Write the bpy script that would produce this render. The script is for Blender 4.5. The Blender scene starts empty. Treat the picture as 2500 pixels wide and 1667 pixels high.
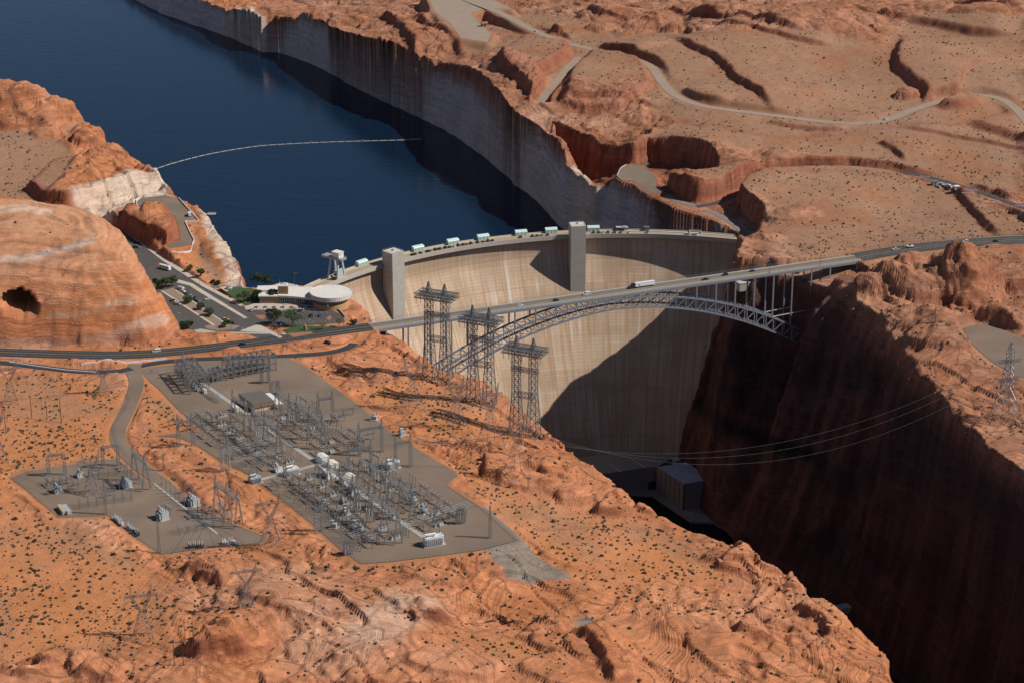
import bpy, bmesh, math, random
import numpy as np
from mathutils import Vector, Matrix

random.seed(7)
scene = bpy.context.scene
COL = scene.collection

# ------------------------------------------------------------------ camera geometry
FPX, CXP, CYP = 5000.0, 1250.0, 833.5
PITCH = math.atan(1893.0 / 5000.0)
CAMH = 520.0
SP, CP = math.sin(PITCH), math.cos(PITCH)

def ray(px, py):
    u, v = (px - CXP) / FPX, (py - CYP) / FPX
    return np.array([u, CP - v * SP, -(SP + v * CP)])

def U(px, py, z=0.0):
    d = ray(px, py)
    t = (z - CAMH) / d[2]
    return np.array([d[0] * t, d[1] * t])

def UP(pts, z=None):
    out = []
    for p in pts:
        out.append(U(p[0], p[1], p[2] if len(p) > 2 else z))
    return np.array(out)

CREST = -25.0                       # dam crest; the bridge and the west plateau stand higher (z = 0)
KD = (CAMH - CREST) / CAMH
def F_(z): return CAMH - (CAMH - z) * KD
def ZM(px, py, z):
    """heights upstream of the gorge are lower by the step down to the dam"""
    if px < 1250:
        if px < 640 and py > 150: w = 0.0
        else: w = 1.0 if py < 660 else 0.0
    else:
        ln = 612 - (px - 1830) * .15
        t = min(max((ln + 32 - py) / 75.0, 0), 1); w = t * t * (3 - 2 * t)
    return z + (F_(z) - z) * w
def UZ(pts, z=None):
    out = []
    for p in pts:
        zz = p[2] if len(p) > 2 else z
        out.append(U(p[0], p[1], ZM(p[0], p[1], zz)))
    return np.array(out)

def proj(x, y, z):
    zz = z - CAMH
    dep = y * CP - zz * SP
    up = y * SP + zz * CP
    return CXP + FPX * x / dep, CYP - FPX * up / dep

# ------------------------------------------------------------------ noise
_rng = np.random.RandomState(11)
_perm = np.concatenate([_rng.permutation(256)] * 3).astype(np.int32)
_ang = _rng.rand(256) * 2 * np.pi
_gx, _gy = np.cos(_ang).astype(np.float32), np.sin(_ang).astype(np.float32)

def perlin(x, y, seed=0):
    x = np.asarray(x, np.float32) + seed * 17.37
    y = np.asarray(y, np.float32) + seed * 9.71
    xi, yi = np.floor(x).astype(np.int32), np.floor(y).astype(np.int32)
    xf, yf = x - xi, y - yi
    xi &= 255; yi &= 255
    def g(ix, iy, fx, fy):
        h = _perm[_perm[ix] + iy]
        return _gx[h] * fx + _gy[h] * fy
    u = xf * xf * xf * (xf * (xf * 6 - 15) + 10)
    v = yf * yf * yf * (yf * (yf * 6 - 15) + 10)
    a = g(xi, yi, xf, yf); b = g((xi + 1) & 255, yi, xf - 1, yf)
    c = g(xi, (yi + 1) & 255, xf, yf - 1); d = g((xi + 1) & 255, (yi + 1) & 255, xf - 1, yf - 1)
    ab = a + (b - a) * u
    return (ab + ((c + (d - c) * u) - ab) * v) * 1.5

def fbm(x, y, s, octv=4, seed=0, gain=0.5):
    out = 0; amp = 1.0; tot = 0
    for o in range(octv):
        out = out + amp * perlin(x / s, y / s, seed + o * 3)
        tot += amp; amp *= gain; s *= 0.48
    return out / tot

def sstep(a, b, x):
    t = np.clip((x - a) / (b - a), 0, 1)
    return t * t * (3 - 2 * t)

# ------------------------------------------------------------------ polygon tools
def seg_dist(X, Y, pts, closed=False):
    D = np.full(X.shape, 1e9, np.float32)
    n = len(pts)
    for i in range(n if closed else n - 1):
        ax, ay = pts[i][:2]; bx, by = pts[(i + 1) % n][:2]
        dx, dy = bx - ax, by - ay
        L = dx * dx + dy * dy + 1e-9
        t = np.clip(((X - ax) * dx + (Y - ay) * dy) / L, 0, 1)
        d = (X - ax - t * dx) ** 2 + (Y - ay - t * dy) ** 2
        np.minimum(D, d, out=D)
    return np.sqrt(D)

def inside(X, Y, pts):
    r = np.zeros(X.shape, bool)
    n = len(pts)
    for i in range(n):
        ax, ay = pts[i][:2]; bx, by = pts[(i + 1) % n][:2]
        if ay == by: continue
        c = (ay > Y) != (by > Y)
        r ^= c & (X < (bx - ax) * (Y - ay) / (by - ay) + ax)
    return r

def sdist(X, Y, pts):
    """signed distance, + inside"""
    d = seg_dist(X, Y, pts, True)
    return np.where(inside(X, Y, pts), d, -d)

def roi_sd(pts, margin):
    """signed distance only near the polygon; returns slices and array"""
    pts = np.asarray(pts)
    i0 = max(np.searchsorted(gx, pts[:, 0].min() - margin) - 1, 0); i1 = np.searchsorted(gx, pts[:, 0].max() + margin) + 1
    j0 = max(np.searchsorted(gy, pts[:, 1].min() - margin) - 1, 0); j1 = np.searchsorted(gy, pts[:, 1].max() + margin) + 1
    s = (slice(j0, j1), slice(i0, i1))
    return s, sdist(GX[s], GY[s], pts)

def resample(pts, step):
    pts = np.asarray(pts, float)
    seg = np.sqrt(((pts[1:, :2] - pts[:-1, :2]) ** 2).sum(1))
    s = np.concatenate([[0], np.cumsum(seg)])
    n = max(int(s[-1] / step), 2)
    t = np.linspace(0, s[-1], n + 1)
    return np.stack([np.interp(t, s, pts[:, k]) for k in range(pts.shape[1])], 1)

def smooth_line(pts, n=3):
    """Chaikin corner cutting keeping the ends"""
    pts = np.asarray(pts, float)
    for _ in range(n):
        q = [pts[0]]
        for a, b in zip(pts[:-1], pts[1:]):
            q += [a * .75 + b * .25, a * .25 + b * .75]
        q.append(pts[-1])
        pts = np.array(q)
    return pts

# ------------------------------------------------------------------ terrain grid
gx = np.concatenate([[-9000, -4000, -2200, -1400, -1000, -860], np.arange(-780, -420, 2.2), np.arange(-420, 420, 1.35), np.arange(420, 840, 2.2), [880, 1000, 1400, 2200, 4000, 9000]]).astype(np.float32)
_ys = [820.0]
while _ys[-1] < 3180: _ys.append(_ys[-1] + 1.15 + max(_ys[-1] - 950, 0) * 0.0011)
gy = np.concatenate([[-6000, -2000, 0, 300, 600, 740, 790], _ys, [3230, 3320, 3500, 4200, 6000, 12000]]).astype(np.float32)
GX, GY = np.meshgrid(gx, gy)
NJ, NI = GX.shape

# control heights (px, py, z)
CTRL = [
 (-100,900,4),(0,880,4),(300,900,5),(600,1000,4),(900,1100,3),(1050,1000,1),(1000,860,-2),(1150,900,-8),(1300,1060,-14),(1200,1350,-2),(1340,1360,-8),
 (1500,1200,-12),(1700,1350,-15),(1900,1450,-18),(2150,1650,-22),(1500,1450,-8),(1200,1600,-3),(600,1500,4),(100,1500,6),(0,1250,5),(400,1640,3),(-200,1400,8),(900,1450,1),
 (800,1640,0),(1700,1640,-12),(1300,1500,-6),(700,1340,3),(200,1200,4),(800,830,2),
 (600,760,3),(450,700,3),(350,610,5),(280,550,8),(760,780,3),(870,765,0),(660,700,3),(100,860,4),(500,840,3),
 (400,500,15),(450,560,11),(520,600,3),(560,660,-2),(330,480,13),(240,540,9),(420,600,8),
 (-100,190,46),(50,205,44),(150,260,38),(230,330,27),(300,380,15),(50,330,28),(50,400,17),(200,420,18),(100,460,12),(-200,400,20),(0,470,10),(370,430,9),
 (1830,575,2),(1740,500,9),(1560,430,14),(1650,340,38),(1800,420,35),(1660,420,38),(1700,435,37),(1760,440,36),(1850,405,36),(1850,500,26),(1900,520,24),(1950,470,27),(1880,545,16),(1820,490,25),(2000,440,27),(2200,520,17),(2050,570,11),(2300,590,10),(1900,600,7),(1850,630,5),(2015,612,8),(2040,672,-8),(2090,656,-1),
 (2250,750,0),(2400,900,-5),(2450,1050,-8),(2480,820,-2),(2600,1100,-6),(2150,700,3),
 (1500,60,42),(2000,40,66),(2500,40,70),(2300,150,52),(1800,220,42),(2200,290,36),(2500,350,32),(1300,100,36),(1150,100,28),(1000,60,18),(1060,150,16),
 (1300,250,30),(1380,330,20),(1250,280,22),(1330,345,14),(1390,430,2),(1430,480,-8),(860,80,5),(700,20,-4),(560,20,-20),(400,-30,-26),(280,-60,-36),(340,-45,-34),(200,-90,-42),(500,-20,-20),(620,10,-12),(1450,180,38),(2600,600,10),(2700,900,0),(1650,120,48),(1800,60,58),
]
CTRL = [(a, b, ZM(a, b, c)) for a, b, c in CTRL]
cp = np.array([[*U(a, b, c), c] for a, b, c in CTRL])
num = np.zeros_like(GX); den = np.zeros_like(GX)
for x, y, z in cp:
    w = 1.0 / (((GX - x) ** 2 + (GY - y) ** 2 + 900.0) ** 1.6)
    num += w * z; den += w
Z = num / den
Z = np.where(np.abs(GX) > 900, Z * 0.5 + 10, Z)

# ------------------------------------------------------------------ zone masks (0..1), polygon in photo pixels
def zone(pts, z, soft=8.0, wob=6.0, wl=40.0, seed=5):
    P = UZ(pts, z)
    s, d = roi_sd(P, soft + wob * 2)
    m = np.zeros_like(GX)
    dd = d + wob * fbm(GX[s], GY[s], wl, 3, seed)
    m[s] = sstep(-soft, soft, dd)
    return m

SOIL = np.zeros_like(GX)
def soil(pts, z, **k):
    global SOIL
    SOIL = np.maximum(SOIL, zone(pts, z, **k))
# sandy, shrubby ground
soil([(-100,925),(200,930),(300,960),(330,1030),(270,1080),(330,1150),(20,1170),(60,1240),(330,1370),(420,1480),(420,1560),(-100,1620),(-300,1300)], 4, soft=10)
soil([(340,930),(500,1040),(380,1070),(470,1130),(640,1260),(600,1220),(430,1120),(370,1060)], 4)
soil([(880,960),(1080,920),(1250,1030),(1080,1060),(960,1020)], 0)
soil([(1130,1150),(1300,1210),(1600,1270),(1760,1370),(1500,1460),(1450,1400),(1300,1340),(1200,1260)], -8, soft=12)
soil([(1100,1560),(1500,1560),(1560,1667),(1200,1667)], -4, soft=12)
soil([(1570,320),(1900,345),(2100,380),(2450,440),(2500,450),(2500,215),(2100,300),(1900,310),(1650,280),(1580,300)], 36)
soil([(1480,90),(1600,80),(1730,110),(1850,110),(2150,130),(2200,90),(2500,70),(2500,360),(2100,310),(1750,280),(1600,240),(1520,180)], 44)
soil([(1650,400),(1800,420),(2000,395),(2280,425),(2500,520),(2500,560),(2150,600),(1950,590),(1850,550),(1900,500),(1780,465)], 24)
soil([(1050,0),(1300,20),(1500,90),(1560,170),(1500,230),(1350,200),(1200,120),(1100,100)], 34)
soil([(0,340),(130,350),(200,400),(170,440),(120,480),(240,550),(60,500),(-100,500)], 16, soft=5)
soil([(-100,305),(150,320),(210,285),(150,215),(60,200),(130,260),(180,290),(120,310)], 34, soft=4)
soil([(420,600),(480,560),(500,600),(560,680),(540,690),(470,640)], 5)
soil([(2180,600),(2500,600),(2500,680),(2300,680),(2200,640)], 8)
ROCK = 1 - SOIL

# ------------------------------------------------------------------ sandstone relief
wx = GX + 14 * fbm(GX, GY, 70, 3, 21); wy = GY + 14 * fbm(GX, GY, 70, 3, 25)
big = fbm(wx, wy, 95, 3, 31)
med = fbm(wx * 0.9 + wy * 0.35, wy * 0.8 - wx * 0.3, 38, 4, 41)
bil = np.abs(perlin(wx / 46, wy / 46, 51)); bil2 = np.abs(perlin(wx / 19, wy / 19, 53))
fore = sstep(1500, 1150, GY)
lump = 6.0 * big * (1 - .5 * fore) + 3.6 * med * (1 - .85 * fore) + 5.0 * (np.sqrt(bil + .02) - 0.45) * (1 - .85 * fore) + 1.8 * (np.sqrt(bil2 + .02) - .4) * (1 - .7 * fore)
def saw(q, drop):
    f = q - np.floor(q)
    return np.where(f < 1 - drop, f / (1 - drop), (1 - f) / drop)
jag_x = 3.6 * fbm(GX, GY, 16, 2, 127); jag_y = 3.6 * fbm(GX, GY, 16, 2, 129)
w2x = GX + 30 * fbm(GX, GY, 110, 3, 121); w2y = GY + 30 * fbm(GX, GY, 110, 3, 125)
q1 = ((w2x + jag_x) * .82 + (w2y + jag_y) * .57) / 42 + 1.5 * fbm(GX, GY, 120, 3, 131)
q2 = ((w2x + jag_x) * .90 - (w2y + jag_y) * .42) / 19 + 1.5 * fbm(GX, GY, 70, 2, 135)
q3 = (w2x * .55 + w2y * .83) / 5.6 + 3.4 * fbm(GX, GY, 46, 2, 139)
q4 = (w2x * .95 - w2y * .3) / 4.8 + 3.0 * fbm(GX, GY, 40, 2, 143)
q5 = (w2x * .2 + w2y * .98) / 6.5 + 4.0 * fbm(GX, GY, 60, 2, 147)
e1 = sstep(-.15, .2, perlin(GX / 75, GY / 75, 151)); e2 = sstep(-.1, .3, perlin(GX / 55, GY / 55, 155)); e3 = sstep(-.1, .2, perlin(GX / 62, GY / 62, 157)); e4 = sstep(-.05, .25, perlin(GX / 52, GY / 52, 159))
q6 = ((w2x + .5 * jag_x) * .72 - (w2y + .5 * jag_y) * .69) / 8.5 + 1.8 * fbm(GX, GY, 55, 2, 149); e6 = sstep(-.05, .25, perlin(GX / 48, GY / 48, 165))
ledges = -.85 * saw(q6, .13) * e6 - 2.6 * saw(q1, .05) * e1 - 1.6 * saw(q2, .08) * e2 - .32 * saw(q3, .2) * e3 - .28 * saw(q4, .2) * e4
setn = fbm(GX, GY, 70, 3, 161)
BEDCO = np.where(setn > .12, q3, np.where(setn < -.12, q4, q5))
rockrel = lump + ledges + 1.9
# joints
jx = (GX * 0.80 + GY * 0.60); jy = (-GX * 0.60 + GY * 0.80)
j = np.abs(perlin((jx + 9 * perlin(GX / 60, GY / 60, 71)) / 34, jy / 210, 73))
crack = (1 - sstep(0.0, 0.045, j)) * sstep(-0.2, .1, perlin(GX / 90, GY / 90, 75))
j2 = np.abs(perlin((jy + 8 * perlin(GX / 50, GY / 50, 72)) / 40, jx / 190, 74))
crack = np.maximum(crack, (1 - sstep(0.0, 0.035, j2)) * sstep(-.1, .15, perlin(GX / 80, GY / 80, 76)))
rockrel -= 2.0 * crack
def terrace(h, p, sharp):
    q = h / p; f = np.floor(q); r = q - f
    return p * (f + sstep(0.5 - sharp, 0.5 + sharp, r))
fine = 0.6 * fbm(GX, GY, 11, 3, 81) + .4 * np.abs(fbm(GX, GY, 6.5, 2, 85))
soilrel = 1.3 * fbm(GX, GY, 60, 4, 91) + 0.12 * fbm(GX, GY, 6, 1, 95)
relief_amp = ROCK.copy()
RELIEF = ROCK * (rockrel + fine) + SOIL * soilrel
# ------------------------------------------------------------------ mesas, scarps, bumps
RED = np.zeros_like(GX); TAN = np.zeros_like(GX); PALE = np.zeros_like(GX); PINK = np.zeros_like(GX)

def mesa(pts, dz, width=6.0, z=None, wob=2.5, wl=18, top=None, red=1.0, seed=3):
    """raise the ground inside a polygon (pixels at elevation z) with a steep ledgy edge"""
    global Z
    P = UZ(pts, z)
    s, d = roi_sd(P, width + 14)
    d = d + wob * fbm(GX[s], GY[s], wl, 3, seed)
    t = np.clip(d / width, 0, 1)
    t = 0.75 * t + 0.25 * (np.floor(t * 3.999) / 3.0).clip(0, 1)
    if top is None: Z[s] = Z[s] + dz * t
    else: Z[s] = Z[s] + (top - Z[s]) * t
    band = sstep(-6, 0, d) * (1 - sstep(width, width + 9, d)) * red
    RED[s] = np.maximum(RED[s], band)

def bump(px, py, rx, ry, hgt, z, rot=0.0, pw=2.6, wob=0.25, rock=True):
    if py > 1100: pw = 4.5; hgt = hgt * .62
    x, y = U(px, py, ZM(px, py, z))
    m = 1.6 * max(rx, ry)
    i0, i1 = np.searchsorted(gx, [x - m, x + m]); j0, j1 = np.searchsorted(gy, [y - m, y + m])
    s = (slice(j0, j1), slice(i0, i1))
    dx, dy = GX[s] - x, GY[s] - y
    c, sn = math.cos(rot), math.sin(rot)
    a, b = (dx * c + dy * sn) / rx, (-dx * sn + dy * c) / ry
    r = np.sqrt(a * a + b * b) * (1 + wob * fbm(GX[s], GY[s], max(rx, ry) * .8, 3, int(px) % 37))
    f = np.clip(1 - r ** pw, 0, 1) ** 0.6
    hz = hgt * f; q = hz / 3.0 + .4 * fbm(GX[s], GY[s], 14, 2, 19); fl_ = np.floor(q)
    Z[s] += .3 * hz + .7 * 3.0 * (fl_ + sstep(.3, .7, q - fl_)) * (f > 0)
    if rock:
        k = sstep(1.15, .95, r)
        SOIL[s] *= 1 - k

# far plateau scarps: one sided steps, high on the left of the drawing direction
def scarp(pts, dz, width=8.0, reach=120, z=40, red=.9, wob=3, seed=4, side=1):
    P = smooth_line(UZ(pts, z), 2); width = width * (.62 if z > 8 else 1)
    i0 = max(np.searchsorted(gx, P[:, 0].min() - reach) - 1, 0); i1 = np.searchsorted(gx, P[:, 0].max() + reach) + 1
    j0 = max(np.searchsorted(gy, P[:, 1].min() - reach) - 1, 0); j1 = np.searchsorted(gy, P[:, 1].max() + reach) + 1
    s = (slice(j0, j1), slice(i0, i1)); X, Yy = GX[s], GY[s]
    best = np.full(X.shape, 1e9); sg = np.zeros(X.shape); al = np.zeros(X.shape); acc = 0
    for a, b in zip(P[:-1], P[1:]):
        dx, dy = b - a; L = math.hypot(dx, dy) + 1e-9
        t = np.clip(((X - a[0]) * dx + (Yy - a[1]) * dy) / L / L, 0, 1)
        d = np.hypot(X - a[0] - t * dx, Yy - a[1] - t * dy); u = d < best
        cr = dx * (Yy - a[1]) - dy * (X - a[0])
        best = np.where(u, d, best); sg = np.where(u, np.sign(cr), sg); al = np.where(u, acc + t * L, al); acc += L
    e = sstep(0, acc * .18, al) * sstep(acc, acc * .82, al)
    d = best * sg * side + wob * fbm(X, Yy, 22, 2, seed) + .8 * fbm(X, Yy, 7, 2, seed + 1)
    t = np.clip(d / width + .5, 0, 1); t = .7 * t + .3 * np.floor(t * 3.999) / 3
    fade = np.where(d > 0, 1 - sstep(reach * .25, reach, d), 1)
    Z[s] += dz * t * fade * e
    RED[s] = np.maximum(RED[s], red * e * sstep(-width * 1.4, -width * .4, d) * (1 - sstep(width * .5, width * 1.1, d)))
scarp([(1635,92),(1700,128),(1762,150),(1800,190),(1850,215),(1895,252)], 7, 9, 130, 46)
scarp([(2205,84),(2178,140),(2200,165),(2255,185),(2268,207),(2330,220),(2400,207),(2445,194)], 9, 13, 140, 56, .6)
scarp([(2345,282),(2400,296),(2500,332),(2600,370)], 6, 16, 110, 40, .9)
scarp([(1860,296),(1940,305),(2010,314),(2080,316)], 3, 5, 30, 34, .8)
scarp([(2170,306),(2260,318),(2380,334),(2500,358),(2600,375)], 3, 4, 40, 36, .9)
scarp([(2140,338),(2175,355),(2215,378)], 4, 6, 50, 34, .8)
scarp([(2300,470),(2350,500),(2420,545),(2460,560)], 5, 8, 70, 16, .9, side=1)
scarp([(1600,-5),(1640,12),(1720,35),(1790,52),(1880,75),(1985,98)], 6, 8, 110, 56, .6)
scarp([(1720,66),(1800,80),(1880,98),(1960,112),(2050,118)], 5, 6, 80, 52, .7)
scarp([(2100,20),(2250,45),(2380,75),(2500,82)], 7, 12, 120, 66, .6)
scarp([(2300,0),(2400,20),(2500,45)], 7, 12, 120, 68, .6)
scarp([(1400,20),(1480,45),(1560,62),(1620,75)], 5, 7, 80, 42, .7)
scarp([(1280,60),(1340,75),(1400,95)], 4, 6, 60, 38, .8)
scarp([(1450,118),(1520,128),(1560,142)], 5, 5, 60, 38, .8)
scarp([(1640,225),(1690,247),(1760,262)], 4, 9, 50, 36, .7)
scarp([(1350,240),(1440,243),(1560,250),(1620,262)], 4, 5, 60, 32, .8)
scarp([(560,120),(700,60)][:0] or [(900,30),(960,60),(1000,110),(1010,160)], 8, 12, 80, 14, .8)
scarp([(1000,40),(1060,75),(1100,95),(1130,140)], 7, 10, 60, 24, .9)
mesa([(1210,135),(1280,105),(1350,118),(1400,125),(1395,150),(1330,185),(1318,220),(1290,222),(1215,170)], 12, 8, 34, red=.7)
mesa([(1390,170),(1440,135),(1520,150),(1590,170),(1600,215),(1520,250),(1430,250),(1360,238),(1375,200)], 7, 9, 36, red=.5)
# foreground undercut ledges
scarp([(440,1395),(470,1405),(510,1425),(560,1432)], 4, 3, 26, 3, .2)
scarp([(60,1622),(110,1638),(150,1630),(200,1640)], 4.5, 3, 26, 4, .2)
scarp([(180,1648),(230,1660),(300,1658)], 4.5, 3, 26, 4, .2)
scarp([(445,1592),(490,1612),(560,1608),(620,1590)], 5.5, 3, 34, 3, .25)
scarp([(560,1450),(640,1480),(700,1510),(760,1560)], 3, 3, 30, 2, .2)
scarp([(1010,1480),(1040,1510),(1100,1500)], 4, 4, 30, 1, .3)
scarp([(1390,1560),(1440,1590),(1480,1640),(1510,1680)], 6, 4, 40, -5, .3)
scarp([(1740,1390),(1800,1410),(1860,1402)], 4, 3, 30, -16, .3)
scarp([(1780,1560),(1830,1585),(1880,1580)], 4, 3, 30, -18, .3)
scarp([(1930,1490),(1990,1530),(2030,1580)], 5, 4, 30, -20, .3)
scarp([(1180,1120),(1185,1150),(1170,1170)], 5, 3, 30, -5, .3)
scarp([(1270,1140),(1310,1160),(1400,1180)], 4, 3, 30, -9, .3)
scarp([(1440,1260),(1500,1270),(1560,1262)], 5, 4, 30, -13, .3)

for b in [(2215,207,14,12,8,50),(2315,222,16,10,6,48),(2280,715,46,34,17,-2),(2140,655,18,12,6,2),(2450,635,30,22,6,4),(2375,725,24,30,15,0),(2330,690,22,20,9,2),
          (2270,800,36,26,8,-5),(2310,850,34,22,8,-6),(2480,700,34,24,12,0),(2460,790,26,22,12,-2),(2150,715,22,14,7,0),(2200,680,26,18,7,0),
          (520,1590,17,12,5,3),(575,1570,20,16,6,3),(600,1540,20,22,4,3),(470,1590,9,7,3,3),(440,1395,16,8,3,4),(510,1405,18,8,3,4),(80,1635,16,8,4,4),(150,1650,22,9,4,4),
          (1350,1520,10,7,5,-4),(1330,1535,12,8,4,-4),(1300,1555,8,5,3.5,-4),(1400,1565,24,14,6,-5),(1470,1590,22,16,6,-6),(1420,1640,30,20,6,-6),
          (1890,1400,13,8,6,-20),(1950,1435,18,9,4,-20),(1790,1370,20,10,5,-16),(1840,1365,12,8,4,-18),(1870,1560,22,12,5,-20),(1960,1600,22,12,4,-22),(1700,1560,24,14,4,-14),
          (1600,1255,14,7,4,-16),(1540,1225,12,7,4,-14),(1420,1200,30,14,4,-10),(1400,1220,12,8,4,-10),(1290,1180,20,12,5,-7),(1270,1115,22,14,5,-9),(1190,1090,18,10,4,-5),
          (1080,1400,24,14,5,-1),(1200,1380,26,12,4,-2),(1050,1490,20,12,5,0),(900,1480,34,18,4,1),(820,1590,30,16,5,1),(960,1640,40,16,5,0),(1110,1620,26,18,5,-2),(700,1640,26,12,4,2),
          (230,860,10,5,3.5,5),(330,856,8,4,3,5),(560,862,9,4,2.5,3),(880,845,10,6,2.5,0),(940,820,14,9,4,-2),(880,770,20,9,-3,0),(1930,560,26,18,5,8),(1870,600,16,9,4,3),(1830,640,9,6,3,-2),
          (1470,75,20,14,7,40),(1360,80,13,9,8,38),(1640,80,14,10,9,46),(1570,60,28,16,7,46),(1750,30,40,22,7,56),(1950,60,50,20,5,60),(2250,30,50,20,7,64),(2420,40,50,22,8,66),(1470,30,30,16,6,44),
          (700,60,30,20,8,-4),(780,40,34,18,8,2),(850,55,26,16,7,6),(930,60,30,18,6,10),(1000,190,12,9,6,14),(1100,205,10,12,6,18),(1040,150,16,10,6,16),
          (60,270,52,34,14,38),(20,250,40,30,12,40),(120,330,18,12,6,26),(210,345,14,14,8,24),(240,340,9,10,6,22),(285,375,16,14,8,18),(250,400,14,9,4,16),(180,290,24,12,5,30)]:
    bump(*b)

# west roadcut: pale cliff, notch in front of it
mesa([(165,480),(210,466),(250,452),(330,430),(398,423),(406,436),(392,405),(340,392),(250,375),(120,395),(60,440),(100,470)], 9, 5, 22, red=.9)
mesa([(205,503),(250,524),(300,506),(345,490),(398,470),(404,452),(330,468),(230,490)], -8, 5, 10, red=0)

# butte inside the lookout loop
mesa([(300,528),(340,520),(400,515),(420,525),(428,545),(438,590),(405,598),(350,580),(290,545)], 9, 4.5, 9, red=1)

# ------------------------------------------------------------------ road cut on the east side (shelf to the dam)
CUT = [(1504,432,13),(1512,410,13),(1540,398,13),(1575,404,13),(1602,428,12),(1606,452,11.5),(1640,472,11),(1667,489,10.5),(1726,498,9.5),(1780,483,10),(1806,459,12),(1860,437,14),(1950,420,16),(2074,410,19),(2180,414,22),(2262,428,25),
       (2275,440,25),(2180,424,22),(2074,421,19),(1960,432,16),(1875,452,14),(1815,476,12),(1792,500,9),(1815,530,6),(1848,562,3),(1840,592,1.5),(1798,602,1.5),(1750,566,4),(1692,545,7),(1630,526,9.5),(1568,494,11),(1534,466,12),(1500,450,13)]
# the two benches above it and the alcove behind the lookout
mesa([(1345,254),(1393,266),(1417,278),(1473,299),(1548,314),(1580,302),(1637,308),(1690,320),(1732,335),(1757,362),(1752,386),(1690,390),(1632,393),(1604,420),(1616,452),(1690,456),(1728,462),(1774,449),(1800,430),(1845,417),(1934,400),(2059,395),(2174,405),(2252,418),
      (2500,470),(2600,300),(2300,300),(1900,318),(1600,262),(1480,232),(1360,236)], 0, 7, 36, top=None, red=.35)
ALC = UZ([(1345,258),(1393,270),(1417,282),(1473,303),(1548,317),(1580,305),(1637,311),(1690,323),(1732,338),(1756,364),(1750,388),(1690,392),(1632,395),(1604,422)], 36)
ALC = np.concatenate([ALC, UZ([(1600,455,11),(1540,440,13),(1505,450,10),(1430,470,-12),(1395,410,0),(1365,340,18)])])
s, d = roi_sd(ALC, 30)
d = d + 2.2 * fbm(GX[s], GY[s], 16, 3, 7)
ax, ay = U(1560, 425, F_(13)); bx, by = U(1400, 430, F_(-10))
fl = np.interp(((GX[s] - bx) * (ax - bx) + (GY[s] - by) * (ay - by)) / ((ax - bx) ** 2 + (ay - by) ** 2), [0, .45, 1, 1.6], [F_(-18), F_(-2), F_(4), F_(0)])
t = np.clip(d / 6.5, 0, 1); t = .7 * t + .3 * np.floor(t * 3.999) / 3
Z[s] = Z[s] + (np.minimum(fl, Z[s]) - Z[s]) * t
RED[s] = np.maximum(RED[s], sstep(-5, 1, d))
SOIL[s] *= 1 - sstep(0, 3, d)

P = UZ(CUT); zc = np.array([ZM(*c) for c in CUT], float)
s, d = roi_sd(P, 60)
# floor height: inverse distance from the outline vertices
nu = 0; de = 0
for (x, y), zz in zip(P, zc):
    w = 1 / ((GX[s] - x) ** 2 + (GY[s] - y) ** 2 + 25) ** 1.5
    nu = nu + w * zz; de = de + w
cutz = (nu / de)
d2 = d + 1.3 * fbm(GX[s], GY[s], 12, 3, 9)
t = np.clip((d2 + 5) / 5, 0, 1)
low = Z[s] > cutz
Z[s] = np.where(d > 0, cutz, np.where(low, Z[s] + (cutz - Z[s]) * (.7 * t + .3 * np.floor(t * 3.999) / 3), Z[s] + (cutz - Z[s]) * np.clip((d + 8) / 8, 0, 1)))
RED[s] = np.maximum(RED[s], sstep(-9, -4, d2) * (d < 1.5))
relief_amp[s] *= 1 - sstep(-2, 2, d)
SOIL[s] *= 1 - sstep(-7, -3, d)

# ------------------------------------------------------------------ the big sandstone dome on the left
DOME = UP([(-250,856),(0,856),(150,854),(260,853),(350,848),(410,835),(445,812)], 3)
x0, y0 = DOME[-1]
DOME = np.concatenate([DOME, [[x0 - 6, y0 + 40], [x0 - 16, y0 + 90], [x0 - 44, y0 + 130], [x0 - 110, y0 + 165], [-600, 1580], [-700, 1400]]])
s, d = roi_sd(DOME, 40)
dn = np.maximum(d + 5 * fbm(GX[s], GY[s], 45, 3, 12), 0)
HDK = np.zeros_like(GX)
hd = np.interp(dn, [0, 3, 14, 34, 56, 92, 150], [0, 8, 28, 48, 63, 73, 78])
bed = hd + 0.05 * GX[s] + 5 * fbm(GX[s], GY[s], 90, 2, 14)
st = np.interp(np.mod(bed / 7.5 + .35 * perlin(GX[s] / 70, GY[s] / 70, 17), 1), [0, .18, .26, 1], [0, 1, 1, 0])
rib = terrace(bed, 2.2, .18) - bed
k = sstep(0, 10, dn)
notch = 0
for b0, dpt_, sd_ in ((16, 3.4, 1), (29, 2.4, 2), (41, 3.6, 3), (52, 2.6, 4), (62, 3.2, 5), (70, 2.0, 6)):
    notch = notch + dpt_ * np.exp(-((bed - b0 - 1.5 * fbm(GX[s], GY[s], 60, 2, 300 + sd_)) / .9) ** 2) * sstep(-.15, .2, perlin(GX[s] / 45, GY[s] / 45, 310 + sd_))
Z[s] = Z[s] + hd + k * (rib * 1.1 + st * 1.2 - .6 - notch + .7 * fbm(GX[s], GY[s], 14, 3, 318))
SOIL[s] *= 1 - sstep(-4, 4, d)
relief_amp[s] *= 1 - 0.80 * sstep(0, 8, d)
BED = np.zeros_like(GX); BED[s] = bed
DOMEK = np.zeros_like(GX); DOMEK[s] = sstep(-2, 6, d)

# ------------------------------------------------------------------ apply relief
Z = Z + RELIEF * np.clip(relief_amp + SOIL, 0, 1)

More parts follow.
